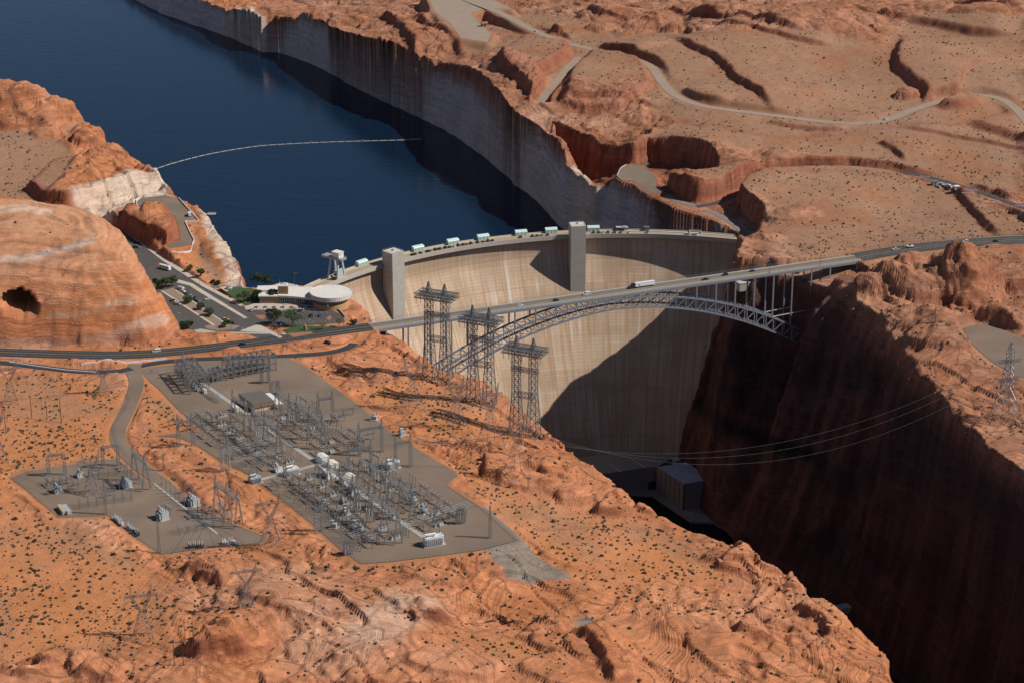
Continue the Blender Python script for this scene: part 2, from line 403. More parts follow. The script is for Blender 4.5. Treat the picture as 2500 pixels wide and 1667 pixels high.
# ------------------------------------------------------------------ lake basin and gorge
WATER = F_(-50.0)
lake_rim = UZ([(230,-75,-34),(300,-55,-32),(350,-38,-28),(420,-18,-22),(480,-2,-18),(530,16,-18),(570,44,-22),(640,66,-18),(668,42,-6),(760,50,0),(800,70,3),(870,110,2),(950,145,2),(1030,170,6),(1110,180,10),(1160,195,16),(1200,230,20),(1260,280,22),(1330,330,14),(1372,385,8),(1392,440,-4),
                (1425,478,-14),(1455,448,4),(1480,437,8),(1500,436,12),(1516,446,12),(1545,452,12),(1580,480,11),(1640,512,9),(1700,532,6),(1765,556,3.5),(1800,592,1.5),(1838,600,1)])
west_rim = UP([(700,742,2),(640,708,2),(594,698,0),(580,655,-2),(556,606,3),(530,562,8),(508,530,10),(472,500,12),(432,476,14),(405,474,2),(402,446,12),(372,416,10),(344,408,10),(312,388,15),(262,346,24),(222,302,30),(152,252,38),(75,206,43),(-50,185,46),(-300,170,46)])
dam_mid_l, dam_mid_r = U(760, 712, 0), U(1838, 580, 0)
far_close = np.array([[-1100, 2350], [-1100, 3700], [-760, 3700]])
DC0 = np.array([93.0, 1342.0]) * KD
def arc(R_, a0, a1, n): return np.array([DC0 + R_ * KD * np.array([math.cos(math.radians(a)), math.sin(math.radians(a))]) for a in np.linspace(a0, a1, n)])
dam_arc = arc(270, 74, 150, 14)
LAKE_RIM = np.concatenate([lake_rim, dam_arc, west_rim, far_close])
lake_foot_e = UP([(150,-60),(270,-22),(335,16),(370,36),(450,60),(600,105),(700,135),(830,190),(950,245),(1080,320),(1180,385),(1260,450),(1325,515),(1350,548),(1400,585),(1450,606),(1520,636),(1640,668),(1760,690)], WATER)
lake_foot_w = np.array([p + q for p, q in zip(west_rim, [(26, -6)] * 1 + [(20, 12)] * 2 + [(16, 8)] * 16 + [(14, 14)])])
LAKE_FOOT = np.concatenate([lake_foot_e, arc(282, 78, 143, 13), lake_foot_w[1:], far_close + np.array([[30, 20], [30, -30], [20, -30]])])
east_rim = UZ([(1838,596,1),(1812,606,0),(1800,628,-3),(1806,652,-5),(1880,652,-5),(1960,664,-3),(2010,682,-3),(2042,698,-4),(2092,742,-4),(2130,775,-4),(2172,812,-4),(2212,862,-4),(2250,920,-5),(2300,965,-6),(2342,1012,-6),(2420,1085,-6),(2500,1150,-6),(2620,1250,-6),(2800,1420,-6),(3000,1640,-6)])
w_rim = UP([(800,722,0),(850,738,0),(882,764,0),(905,788,-1),(938,812,-3),(985,848,-6),(1010,880,-7),(1060,902,-8),(1130,932,-9),(1200,966,-10),(1270,1012,-12),(1330,1052,-14),(1376,1107,-14),(1420,1142,-14),(1490,1182,-15),(1545,1237,-15),(1600,1267,-16),(1700,1322,-17),(1790,1347,-18),(1850,1387,-18),(1930,1422,-20),(1960,1447,-20),(2000,1482,-20),(2060,1532,-21),(2130,1592,-22),(2190,1667,-22),(2290,1800,-22),(2420,2000,-22),(2600,2400,-22)])
GORGE_RIM = np.concatenate([w_rim[::-1], arc(300, 148, 71, 14), east_rim])
FLOOR = -205.0
e_foot = np.concatenate([UP([(1610,1080),(1640,1112),(1690,1230),(1780,1330),(1930,1452)], FLOOR), np.array([[232,1320],[262,1262],[276,1215],[292,1150],[308,1080],[324,1000],[334,940],[338,700],[338,450]])])
w_foot = np.array([p + np.array([62, 30]) for p in w_rim])[10:]
GORGE_FOOT = np.concatenate([w_foot[::-1], arc(288, 138, 76, 12), e_foot])

def carve(rim, foot, zf, rough, seed, prof, jag=2.5, buff=0.0):
    global Z
    allp = np.concatenate([rim, foot])
    i0 = max(np.searchsorted(gx, allp[:, 0].min() - 20) - 1, 0); i1 = np.searchsorted(gx, allp[:, 0].max() + 20) + 1
    j0 = max(np.searchsorted(gy, allp[:, 1].min() - 20) - 1, 0); j1 = np.searchsorted(gy, allp[:, 1].max() + 20) + 1
    s = (slice(j0, j1), slice(i0, i1))
    x, y = GX[s], GY[s]
    n = rough * fbm(x, y, 30, 2, seed) + rough * .35 * (np.abs(perlin(x / 17, y / 17, seed + 5)) - .3)
    dr = sdist(x, y, rim); df = -sdist(x, y, foot); n = n * np.clip((dr + np.maximum(df, 0)) / 60, .2, 1)
    m = jag * fbm(x, y, 34, 3, seed + 9); dr = dr + n + m; df = df + n * .5 - m
    t = np.where(dr > 0, np.clip(dr / np.maximum(dr + np.maximum(df, 0), .01), 0, 1), 0)
    if buff: t = np.where(t > 0, np.clip(t + buff * np.sin(np.clip(t, 0, 1) * np.pi) * fbm(x * .6 - y, y * .3, 55, 3, seed + 15), .001, 1), 0)
    # rounded lip, a couple of ledges, then a steep wall
    lip = np.interp(t, *prof)
    top = Z[s]
    Z[s] = np.where(t > 0, top + (zf - top) * lip, top)
    return s, dr, df, t

s, dr, df, t = carve(LAKE_RIM, LAKE_FOOT, WATER - 16, 2.6, 33, ([0, .05, .12, .3, .34, .62, .66, 1], [0, .04, .18, .42, .44, .72, .74, 1]))
inl = t > 0
hi = F_(4) + 10 * fbm(GX[s], GY[s], 60, 3, 77)
PALE[s] = np.maximum(PALE[s], np.where(inl, sstep(hi + 8, hi - 4, Z[s]), 0))
RED[s] = np.maximum(RED[s], np.where(inl, .8 * sstep(hi - 6, hi + 6, Z[s]), 0))
SOIL[s] *= 1 - sstep(-4, 2, dr)
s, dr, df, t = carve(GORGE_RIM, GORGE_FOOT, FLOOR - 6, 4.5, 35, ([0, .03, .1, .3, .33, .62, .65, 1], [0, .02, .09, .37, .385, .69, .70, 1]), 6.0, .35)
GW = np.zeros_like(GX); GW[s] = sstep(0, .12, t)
RED[s] = np.maximum(RED[s], .9 * sstep(.03, .2, t))
SOIL[s] *= 1 - sstep(-6, 2, dr)

PALE_LIT = np.zeros_like(GX)  # pale rock on sunlit banks, kept apart from the shaded lake wall
for pts, z in (([(486,515),(515,535),(535,560),(560,606),(585,655),(596,694),(572,694),(555,660),(535,615),(512,580)], 6), ([(172,488),(250,462),(330,440),(398,430),(408,448),(404,474),(335,492),(300,504),(250,524),(205,512)], 14), ([(1400,430),(1440,455),(1470,480),(1475,505),(1435,535),(1405,505)], -4), ([(545,20),(600,30),(650,60),(640,80),(580,60)], -14), ([(360,400),(402,440),(404,476),(385,470)], 10)):
    PALE_LIT = np.maximum(PALE_LIT, zone(pts, z, 4, 5, 20))
PALE = np.maximum(PALE, PALE_LIT)
_r = np.hypot(GX - DC0[0], GY - DC0[1]) / KD; _a = np.degrees(np.arctan2(GY - DC0[1], GX - DC0[0]))
_m = (_r > 264) & (_r < 302) & (_a > 72) & (_a < 157)
Z = np.where(_m, np.minimum(Z, CREST - 5), Z)
_m = (_r > 226) & (_r < 302) & (_a > 154) & (_a < 175)
Z = np.where(_m, np.minimum(Z, 1.5), Z)
_m = (_r > 238) & (_r < 302) & (_a > 154) & (_a < 163)
Z = np.where(_m, np.minimum(Z, CREST - 4), Z)
_m = (_r > 258) & (_r < 302) & (_a > 162) & (_a < 172)
Z = np.where(_m, np.minimum(Z, -14), Z)
GRAV = np.maximum(zone([(1182,1238),(1268,1318),(1320,1345),(1405,1380),(1392,1394),(1295,1406),(1238,1402),(1168,1345)], -1, 2, 3, 20), zone([(1400,1510),(1440,1500),(1460,1530),(1440,1545),(1395,1540)], -5, 3, 3, 12))
for pts, z in (([(-50,325),(130,345),(210,395),(180,440),(120,478),(60,470),(-50,450)], 16), ([(40,196),(110,210),(185,255),(225,300),(190,312),(140,330),(-20,318),(-20,300),(120,300),(170,285),(120,225)], 34), ([(300,515),(400,512),(425,535),(350,540)], 16), ([(480,560),(520,620),(560,690),(520,680),(470,620)], 4)):
    TAN = np.maximum(TAN, zone(pts, z, 5, 6, 20))
# tailrace deck and powerhouse bench at the toe of the dam
BENCH_Z = -168.0
# ------------------------------------------------------------------ roads and pads: flatten the ground, build sheets
def zat(x, y):
    """bilinear ground height"""
    x = np.asarray(x, float); y = np.asarray(y, float)
    i = np.clip(np.searchsorted(gx, x) - 1, 0, NI - 2); j = np.clip(np.searchsorted(gy, y) - 1, 0, NJ - 2)
    fx = np.clip((x - gx[i]) / (gx[i + 1] - gx[i]), 0, 1); fy = np.clip((y - gy[j]) / (gy[j + 1] - gy[j]), 0, 1)
    return (Z[j, i] * (1 - fx) + Z[j, i + 1] * fx) * (1 - fy) + (Z[j + 1, i] * (1 - fx) + Z[j + 1, i + 1] * fx) * fy

def G(px, py):
    """point of the ground seen at a photo pixel"""
    d = ray(px, py)
    ts = np.linspace(950, 3400, 2600) / d[1]
    zz = CAMH + d[2] * ts
    g = zat(d[0] * ts, d[1] * ts)
    k = np.argmax(zz < g)
    if k == 0: return np.array([*U(px, py, 0), 0.0])
    a, b = ts[k - 1], ts[k]
    fa, fb = zz[k - 1] - g[k - 1], zz[k] - g[k]
    t = a + (b - a) * fa / (fa - fb)
    x, y = d[0] * t, d[1] * t
    return np.array([x, y, float(zat(x, y))])

FLAT = np.zeros_like(GX)
def flatten_poly(P, zfun, blend=6.0, drop=.22):
    s, d = roi_sd(P, blend + 6)
    tz = zfun(GX[s], GY[s])
    k = sstep(-blend, -1.8, d)
    Z[s] = Z[s] + (tz - drop * sstep(-2.5, -1.5, d) - Z[s]) * k
    FLAT[s] = np.maximum(FLAT[s], sstep(-3, 0, d))
    SOIL[s] = np.maximum(SOIL[s], sstep(-blend, -1, d) * .8)

def flatten_line(path, halfw, blend=5.0, drop=.22):
    """path: (n,3) polyline with heights"""
    m = halfw + blend + 4
    i0 = max(np.searchsorted(gx, path[:, 0].min() - m) - 1, 0); i1 = np.searchsorted(gx, path[:, 0].max() + m) + 1
    j0 = max(np.searchsorted(gy, path[:, 1].min() - m) - 1, 0); j1 = np.searchsorted(gy, path[:, 1].max() + m) + 1
    s = (slice(j0, j1), slice(i0, i1))
    X, Y = GX[s], GY[s]
    best = np.full(X.shape, 1e9); bz = np.zeros(X.shape)
    for a, b in zip(path[:-1], path[1:]):
        dx, dy = b[0] - a[0], b[1] - a[1]
        t = np.clip(((X - a[0]) * dx + (Y - a[1]) * dy) / (dx * dx + dy * dy + 1e-9), 0, 1)
        d = np.hypot(X - a[0] - t * dx, Y - a[1] - t * dy)
        u = d < best
        best = np.where(u, d, best); bz = np.where(u, a[2] + (b[2] - a[2]) * t, bz)
    k = sstep(halfw + blend, halfw + 1.8, best)
    Z[s] = Z[s] + (bz - drop * sstep(halfw + 2.5, halfw + 1.5, best) - Z[s]) * k
    FLAT[s] = np.maximum(FLAT[s], sstep(halfw + 2.5, halfw, best))

def road_path(pts, step=6, sm=9, z=None, n=3):
    P = np.array([U(p[0], p[1], ZM(*p)) if len(p) > 2 else G(*p)[:2] for p in pts])
    zz = [ZM(*p) for p in pts] if len(pts[0]) > 2 else None
    Q = np.array([[*p, zz[i] if zz else 0] for i, p in enumerate(P)])
    Q = resample(smooth_line(Q, n), step)
    if zz is None:
        h = zat(Q[:, 0], Q[:, 1])
        for _ in range(sm): h[1:-1] = (h[:-2] + 2 * h[1:-1] + h[2:]) / 4
        Q[:, 2] = h
    return Q

def new_obj(name, verts, faces, mat, parent=None, smooth=False):
    me = bpy.data.meshes.new(name)
    me.from_pydata([tuple(map(float, v)) for v in verts], [], [tuple(map(int, f)) for f in faces])
    if smooth: me.polygons.foreach_set('use_smooth', [True] * len(me.polygons))
    me.materials.append(mat)
    o = bpy.data.objects.new(name, me); COL.objects.link(o)
    if parent: o.parent = parent
    return o

def tag(o, label=None, cat=None, group=None, kind=None):
    if label: o['label'] = label
    if cat: o['category'] = cat
    if group: o['group'] = group
    if kind: o['kind'] = kind
    return o

def normals2(path):
    t = np.gradient(path[:, :2], axis=0); t /= np.linalg.norm(t, axis=1)[:, None] + 1e-9
    return np.stack([-t[:, 1], t[:, 0]], 1)

def ribbon(name, path, o0, o1, dz, mat, kind='structure', thick=0.0, parent=None):
    """strip between lateral offsets o0..o1 (left positive) of a path; thick>0 makes a solid kerb"""
    nrm = normals2(path); V = []; F = []
    for (x, y, z), (nx, ny) in zip(path, nrm):
        V.append((x + nx * o0, y + ny * o0, z + dz)); V.append((x + nx * o1, y + ny * o1, z + dz))
        if thick:
            V.append((x + nx * o1, y + ny * o1, z + dz - thick)); V.append((x + nx * o0, y + ny * o0, z + dz - thick))
    k = 4 if thick else 2
    for i in range(len(path) - 1):
        a, b = i * k, (i + 1) * k
        if thick:
            for q in range(4): F.append((a + q, a + (q + 1) % 4, b + (q + 1) % 4, b + q))
        else: F.append((a, a + 1, b + 1, b))
    if thick: F += [(3, 2, 1, 0), tuple((len(path) - 1) * 4 + q for q in range(4))]
    o = new_obj(name, V, F, mat, parent)
    bm = bmesh.new(); bm.from_mesh(o.data); bmesh.ops.recalc_face_normals(bm, faces=bm.faces)
    if not thick and bm.faces and sum(f.normal.z for f in bm.faces) < 0: bmesh.ops.reverse_faces(bm, faces=bm.faces)
    bm.to_mesh(o.data); bm.free()
    if kind: o['kind'] = kind
    return o

def sheet(name, P, zfun, dz, mat, kind='structure', thick=0.0):
    """flat polygon sheet (or slab with a rim) following zfun"""
    bm = bmesh.new()
    vs = [bm.verts.new((float(x), float(y), float(zfun(x, y)) + dz)) for x, y in P]
    f = bm.faces.new(vs)
    bm.normal_update()
    if f.normal.z < 0: f.normal_flip()
    if thick:
        r = bmesh.ops.extrude_face_region(bm, geom=[f])
        for v in [g for g in r['geom'] if isinstance(g, bmesh.types.BMVert)]: v.co.z += 0
        for v in vs: v.co.z -= thick
    bmesh.ops.triangulate(bm, faces=[q for q in bm.faces if len(q.verts) > 4])
    bmesh.ops.recalc_face_normals(bm, faces=bm.faces)
    if not thick and sum(q.normal.z for q in bm.faces) < 0: bmesh.ops.reverse_faces(bm, faces=bm.faces)
    me = bpy.data.meshes.new(name); bm.to_mesh(me); bm.free(); me.materials.append(mat)
    o = bpy.data.objects.new(name, me); COL.objects.link(o)
    if kind: o['kind'] = kind
    return o

# ------------------------------------------------------------------ materials
def nt(name):
    m = bpy.data.materials.new(name); m.use_nodes = True
    t = m.node_tree; b = t.nodes['Principled BSDF']
    return m, t, b

def mat(name, col, rough=.8, metal=0.0, var=.12, scale=.6, bump=0.0, bscale=2.0):
    m, t, b = nt(name)
    N, L = t.nodes, t.links
    b.inputs['Roughness'].default_value = rough; b.inputs['Metallic'].default_value = metal
    tc = N.new('ShaderNodeTexCoord')
    no = N.new('ShaderNodeTexNoise'); no.inputs['Scale'].default_value = scale; no.inputs['Detail'].default_value = 4
    L.new(tc.outputs['Object'], no.inputs['Vector'])
    mx = N.new('ShaderNodeMix'); mx.data_type = 'RGBA'
    mx.inputs['A'].default_value = (*[c * (1 - var) for c in col], 1); mx.inputs['B'].default_value = (*[min(c * (1 + var), 1) for c in col], 1)
    L.new(no.outputs['Fac'], mx.inputs['Factor']); L.new(mx.outputs['Result'], b.inputs['Base Color'])
    if bump:
        bn = N.new('ShaderNodeTexNoise'); bn.inputs['Scale'].default_value = bscale; bn.inputs['Detail'].default_value = 3
        L.new(tc.outputs['Object'], bn.inputs['Vector'])
        bp = N.new('ShaderNodeBump'); bp.inputs['Strength'].default_value = bump
        L.new(bn.outputs['Fac'], bp.inputs['Height']); L.new(bp.outputs['Normal'], b.inputs['Normal'])
    return m

def mat_ground():
    m, t, b = nt('sandstone_and_sand')
    N, L = t.nodes, t.links
    b.inputs['Roughness'].default_value = .95; b.inputs['Specular IOR Level'].default_value = .15
    tc = N.new('ShaderNodeTexCoord'); at = N.new('ShaderNodeAttribute'); at.attribute_name = 'albedo'
    ak = N.new('ShaderNodeAttribute'); ak.attribute_name = 'kinds'
    sp = N.new('ShaderNodeSeparateColor'); L.new(ak.outputs['Color'], sp.inputs['Color'])
    # strata: bands along z warped by noise
    n1 = N.new('ShaderNodeTexNoise'); n1.inputs['Scale'].default_value = .02; n1.inputs['Detail'].default_value = 3
    L.new(tc.outputs['Object'], n1.inputs['Vector'])
    mp = N.new('ShaderNodeMapping'); mp.inputs['Rotation'].default_value = (.16, .12, 0); mp.inputs['Scale'].default_value = (.02, .02, .42)
    vm = N.new('ShaderNodeVectorMath'); vm.operation = 'MULTIPLY_ADD'; vm.inputs[1].default_value = (0, 0, 22)
    L.new(n1.outputs['Color'], vm.inputs[0]); L.new(tc.outputs['Object'], vm.inputs[2])
    L.new(vm.outputs['Vector'], mp.inputs['Vector'])
    wv = N.new('ShaderNodeTexNoise'); wv.inputs['Scale'].default_value = 1; wv.inputs['Detail'].default_value = 5; wv.inputs['Roughness'].default_value = .62
    L.new(mp.outputs['Vector'], wv.inputs['Vector'])
    n2 = N.new('ShaderNodeTexNoise'); n2.inputs['Scale'].default_value = .13; n2.inputs['Detail'].default_value = 6; n2.inputs['Roughness'].default_value = .65
    L.new(tc.outputs['Object'], n2.inputs['Vector'])
    n3 = N.new('ShaderNodeTexNoise'); n3.inputs['Scale'].default_value = .9; n3.inputs['Detail'].default_value = 4
    L.new(tc.outputs['Object'], n3.inputs['Vector'])
    def mul(a, fac, lo, hi):
        r = N.new('ShaderNodeMapRange'); r.inputs['From Min'].default_value = .25; r.inputs['From Max'].default_value = .75
        r.inputs['To Min'].default_value = lo; r.inputs['To Max'].default_value = hi
        L.new(fac, r.inputs['Value'])
        x = N.new('ShaderNodeMix'); x.data_type = 'RGBA'; x.blend_type = 'MULTIPLY'; x.inputs['Factor'].default_value = 1
        L.new(a, x.inputs['A']); L.new(r.outputs['Result'], x.inputs['B'])
        return x.outputs['Result']
    c = mul(at.outputs['Color'], n2.outputs['Fac'], .84, 1.14)
    c = mul(c, n3.outputs['Fac'], .88, 1.12)
    # strata only on rock
    r = N.new('ShaderNodeMapRange'); r.inputs['From Min'].default_value = .3; r.inputs['From Max'].default_value = .7; r.inputs['To Min'].default_value = .72; r.inputs['To Max'].default_value = 1.2; L.new(wv.outputs['Fac'], r.inputs['Value'])
    x = N.new('ShaderNodeMix'); x.data_type = 'RGBA'; x.blend_type = 'MULTIPLY'
    L.new(sp.outputs['Red'], x.inputs['Factor']); L.new(c, x.inputs['A']); L.new(r.outputs['Result'], x.inputs['B'])
    ab = N.new('ShaderNodeAttribute'); ab.attribute_name = 'bedco'
    n7 = N.new('ShaderNodeTexNoise'); n7.noise_dimensions = '1D'; n7.inputs['Scale'].default_value = 1.3; n7.inputs['Detail'].default_value = 4; n7.inputs['Roughness'].default_value = .7
    L.new(ab.outputs['Fac'], n7.inputs['W'])
    r7 = N.new('ShaderNodeMapRange'); r7.inputs['From Min'].default_value = .3; r7.inputs['From Max'].default_value = .7; r7.inputs['To Min'].default_value = .80; r7.inputs['To Max'].default_value = 1.13; L.new(n7.outputs['Fac'], r7.inputs['Value'])
    x7 = N.new('ShaderNodeMix'); x7.data_type = 'RGBA'; x7.blend_type = 'MULTIPLY'
    m7 = N.new('ShaderNodeMath'); m7.operation = 'MULTIPLY'; L.new(sp.outputs['Red'], m7.inputs[0]); L.new(sp.outputs['Blue'], m7.inputs[1])
    L.new(m7.outputs['Value'], x7.inputs['Factor']); L.new(x.outputs['Result'], x7.inputs['A']); L.new(r7.outputs['Result'], x7.inputs['B']); x = x7
    # vertical streaks on cliff walls
    mp2 = N.new('ShaderNodeMapping'); mp2.inputs['Scale'].default_value = (.16, .16, .012); L.new(tc.outputs['Object'], mp2.inputs['Vector'])
    n4 = N.new('ShaderNodeTexNoise'); n4.inputs['Scale'].default_value = 1; n4.inputs['Detail'].default_value = 5; L.new(mp2.outputs['Vector'], n4.inputs['Vector'])
    r4 = N.new('ShaderNodeMapRange'); r4.inputs['From Min'].default_value = .3; r4.inputs['From Max'].default_value = .7; r4.inputs['To Min'].default_value = .6; r4.inputs['To Max'].default_value = 1.25; L.new(n4.outputs['Fac'], r4.inputs['Value'])
    x2 = N.new('ShaderNodeMix'); x2.data_type = 'RGBA'; x2.blend_type = 'MULTIPLY'
    L.new(sp.outputs['Green'], x2.inputs['Factor']); L.new(x.outputs['Result'], x2.inputs['A']); L.new(r4.outputs['Result'], x2.inputs['B'])
    L.new(x2.outputs['Result'], b.inputs['Base Color'])
    # bump
    ad = N.new('ShaderNodeMath'); ad.operation = 'MULTIPLY_ADD'; L.new(wv.outputs['Fac'], ad.inputs[0]); L.new(sp.outputs['Red'], ad.inputs[1]); L.new(n3.outputs['Fac'], ad.inputs[2])
    s3 = N.new('ShaderNodeMath'); s3.operation = 'MULTIPLY'; s3.inputs[1].default_value = .4; L.new(ad.outputs['Value'], s3.inputs[0]); b7 = N.new('ShaderNodeMath'); b7.operation = 'MULTIPLY'; L.new(n7.outputs['Fac'], b7.inputs[0]); L.new(m7.outputs['Value'], b7.inputs[1]); b8 = N.new('ShaderNodeMath'); b8.operation = 'MULTIPLY_ADD'; b8.inputs[1].default_value = 1.9; L.new(b7.outputs['Value'], b8.inputs[0]); L.new(s3.outputs['Value'], b8.inputs[2]); ad = b8
    ad2 = N.new('ShaderNodeMath'); ad2.operation = 'MULTIPLY_ADD'; ad2.inputs[1].default_value = 1.2; L.new(n2.outputs['Fac'], ad2.inputs[0]); L.new(ad.outputs['Value'], ad2.inputs[2])
    bp = N.new('ShaderNodeBump'); bp.inputs['Strength'].default_value = .75; bp.inputs['Distance'].default_value = 1.0
    L.new(ad2.outputs['Value'], bp.inputs['Height']); L.new(bp.outputs['Normal'], b.inputs['Normal'])
    return m

def mat_water(name, col):
    m, t, b = nt(name)
    N, L = t.nodes, t.links
    b.inputs['Base Color'].default_value = (*col, 1); b.inputs['Specular IOR Level'].default_value = .24; b.inputs['Roughness'].default_value = .1; b.inputs['IOR'].default_value = 1.33
    tc = N.new('ShaderNodeTexCoord'); mp = N.new('ShaderNodeMapping'); mp.inputs['Scale'].default_value = (.045, .11, .1); mp.inputs['Rotation'].default_value = (0, 0, .15)
    L.new(tc.outputs['Object'], mp.inputs['Vector'])
    n = N.new('ShaderNodeTexNoise'); n.inputs['Scale'].default_value = 1; n.inputs['Detail'].default_value = 6; n.inputs['Roughness'].default_value = .6
    L.new(mp.outputs['Vector'], n.inputs['Vector'])
    bp = N.new('ShaderNodeBump'); bp.inputs['Strength'].default_value = .22; bp.inputs['Distance'].default_value = 1.2
    L.new(n.outputs['Fac'], bp.inputs['Height']); L.new(bp.outputs['Normal'], b.inputs['Normal'])
    return m

M = {}
M['ground'] = mat_ground()
M['water'] = mat_water('lake_water', (.003, .015, .035))
M['river'] = mat_water('river_water', (.006, .012, .014))
M['asphalt'] = mat('asphalt', (.068, .062, .058), .9, var=.3, scale=.12)
M['asphalt_dark'] = mat('fresh_asphalt', (.035, .036, .04), .9, var=.22, scale=.15)
M['lot'] = mat('cracked_asphalt', (.085, .075, .068), .92, var=.3, scale=.2)
M['bridge_road'] = mat('worn_bridge_road', (.15, .135, .12), .9, var=.15, scale=.2)
M['dirt_road'] = mat('graded_dirt_road', (.33, .245, .18), .95, var=.16, scale=.08)
M['gravel'] = mat('yard_gravel', (.205, .148, .106), .95, var=.38, scale=.035, bump=.3, bscale=1.5)
M['gravel_grey'] = mat('grey_gravel', (.21, .18, .155), .95, var=.25, scale=.9, bump=.6, bscale=1.2)
M['concrete'] = mat('pale_concrete', (.50, .44, .36), .9, var=.12, scale=.3)
M['concrete_grey'] = mat('grey_concrete', (.40, .37, .33), .9, var=.14, scale=.3)
M['white_paint'] = mat('white_road_paint', (.42, .40, .37), .8, var=.1)
M['yellow_paint'] = mat('yellow_road_paint', (.62, .33, .05), .8, var=.1)
M['lawn'] = mat('lawn_grass', (.045, .085, .02), .95, var=.35, scale=.8)
M['planting'] = mat('planting_soil', (.27, .19, .135), .95, var=.2, scale=.3)

# ------------------------------------------------------------------ lay out roads
R = {}
R['highway_w'] = road_path([(-260,850,6),(-60,857,5.5),(100,863,5),(250,867,4.6),(340,865,4.3),(430,858,4),(560,843,3.8),(700,826,3.7),(800,811,3.7),(905,797,3.8)])
R['highway_e'] = road_path([(2093,629,5.5),(2160,616,6.5),(2250,604,8),(2350,594,9),(2450,587,9.6),(2560,583,10),(2750,582,10)])
R['service'] = road_path([(-150,876,5),(0,884,5),(100,896,4.6),(200,908,4),(290,908,3.6),(350,890,3.4),(430,879,3.3),(540,874,3.2),(640,872,3),(730,867,2.6),(800,862,2),(850,850,1),(865,838,.6)])
R['yard_drive'] = road_path([(330,888,3.5),(322,905,3.5),(335,925,3.5),(330,955,3.6),(312,1000,3.8),(285,1050,3.8),(290,1085,3.6),(318,1115,3.4),(350,1145,3.2),(400,1180,3)])
R['dirt'] = road_path([(1060,-30,34),(1150,5,35),(1230,35,36),(1300,75,37),(1370,103,37.5),(1450,122,38),(1540,142,38.5),(1590,160,38.5),(1612,195,37.5),(1640,230,36),(1700,258,34.5),(1800,272,33.5),(1900,284,33),(2000,297,32),(2090,304,32),(2160,298,33),(2230,268,36),(2300,245,38),(2380,232,39),(2430,236,39),(2470,255,38.5),(2500,285,37.5),(2530,330,36)], step=8)
R['pit_road'] = road_path([(1410,140,37.5),(1400,155,37),(1370,185,35),(1345,215,31),(1325,240,26),(1318,262,21)], step=6)
R['shelf'] = road_path([(1570,440,12.6),(1600,468,11.2),(1650,490,10),(1700,505,8.8),(1745,520,7.4),(1790,545,4.6),(1822,575,2)], step=5)
R['cut'] = road_path([(1700,505,8.9),(1750,497,9.2),(1790,480,10.6),(1840,455,13),(1920,436,15.5),(2000,424,17),(2100,417,19.5),(2200,420,22.5),(2290,437,25),(2380,466,24),(2460,494,23),(2560,530,22)], step=6)
R['old'] = road_path([(180,512,11),(240,538,9),(300,560,7),(360,600,5),(420,640,3.5)])
widths = {'highway_w': 7.5, 'highway_e': 9.5, 'service': 3.6, 'yard_drive': 5.0, 'dirt': 5.2, 'pit_road': 4.5, 'shelf': 3.6, 'cut': 3.6}
for k, w in widths.items():
    flatten_line(R[k], w, 7.0 if k != 'dirt' else 9)

flat = lambda z: (lambda x, y: x * 0 + z)
YZ, VZ = 3.4, 3.6
MAIN = UP([(338,900),(362,928),(384,945),(436,1000),(492,1046),(440,1056),(382,1064),(440,1068),(482,1088),(540,1125),(602,1155),(692,1222),(762,1278),(832,1342),(880,1375),(960,1370),(1052,1358),(1172,1342),(1266,1318),(1182,1242),(1090,1182),(1118,1160),(1112,1150),(1062,1122),(952,1052),(908,1018),(882,992),(742,892),(705,873),(600,876),(545,880),(470,884),(420,890),(385,893)], YZ)
PAD2 = UP([(25,1166),(62,1150),(212,1126),(318,1114),(360,1138),(412,1172),(476,1232),(562,1276),(648,1308),(640,1324),(520,1335),(392,1352),(330,1310),(262,1257),(145,1263),(100,1226),(60,1192)], YZ - .6)
LOT = UP([(236,534),(262,545),(305,570),(400,634),(500,698),(592,748),(700,758),(812,758),(838,770),(842,787),(700,798),(640,797),(650,806),(690,818),(720,823),(655,836),(604,813),(545,812),(480,806),(400,795),(330,740),(250,640),(215,570)], VZ)
LOOK = UP([(333,492,13),(345,482,13.5),(402,474,14),(432,483,13.5),(455,510,12.5),(484,540,11.5),(452,542,11.5),(462,565,11),(474,586,10.4),(470,598,10.2),(446,604,10),(418,607,10),(405,601,10),(440,590,10.2),(437,560,11),(428,530,12),(405,512,13),(345,520,13)])
LZ = lambda x, y: 11.6 + (y - U(440, 545, 11.5)[1]) * .017
OVER = UP([(1518,440),(1507,431),(1516,412),(1540,400),(1572,406),(1598,428),(1603,452),(1622,468),(1600,474),(1580,466),(1562,452),(1545,441)], F_(13))
FARLOT = UP([(1040,-20),(1060,30),(1100,60),(1125,95),(1190,105),(1200,85),(1170,60),(1150,35),(1190,22),(1250,25),(1200,0),(1150,-25)], F_(34))
EASTLOT = UP([(2350,800),(2385,790),(2430,795),(2500,830),(2560,870),(2560,930),(2480,915),(2420,880),(2370,835)], -1)
TALUS = UP([(1182,1240,3.4),(1266,1318,3.4),(1320,1345,-2),(1405,1380,-8),(1392,1394,-9),(1295,1406,-8),(1240,1402,-5),(1170,1345,3)])
flatten_poly(MAIN, flat(YZ), 8); flatten_poly(PAD2, flat(YZ - .6), 7)
flatten_poly(LOT, flat(VZ), 5)
flatten_poly(LOOK, LZ, 4); flatten_poly(OVER, flat(F_(12.6)), 3)
flatten_poly(FARLOT, flat(F_(34.5)), 12); flatten_poly(EASTLOT, flat(-1.5), 8)
VISIT = UP([(600,757),(560,712),(575,700),(640,704),(690,690),(740,700),(800,735),(845,772),(860,795),(700,815),(690,800)], VZ)
flatten_poly(VISIT, flat(VZ), 4, .25)
for k in ('highway_w', 'service', 'yard_drive'):
    flatten_line(R[k], widths[k], 2.0)

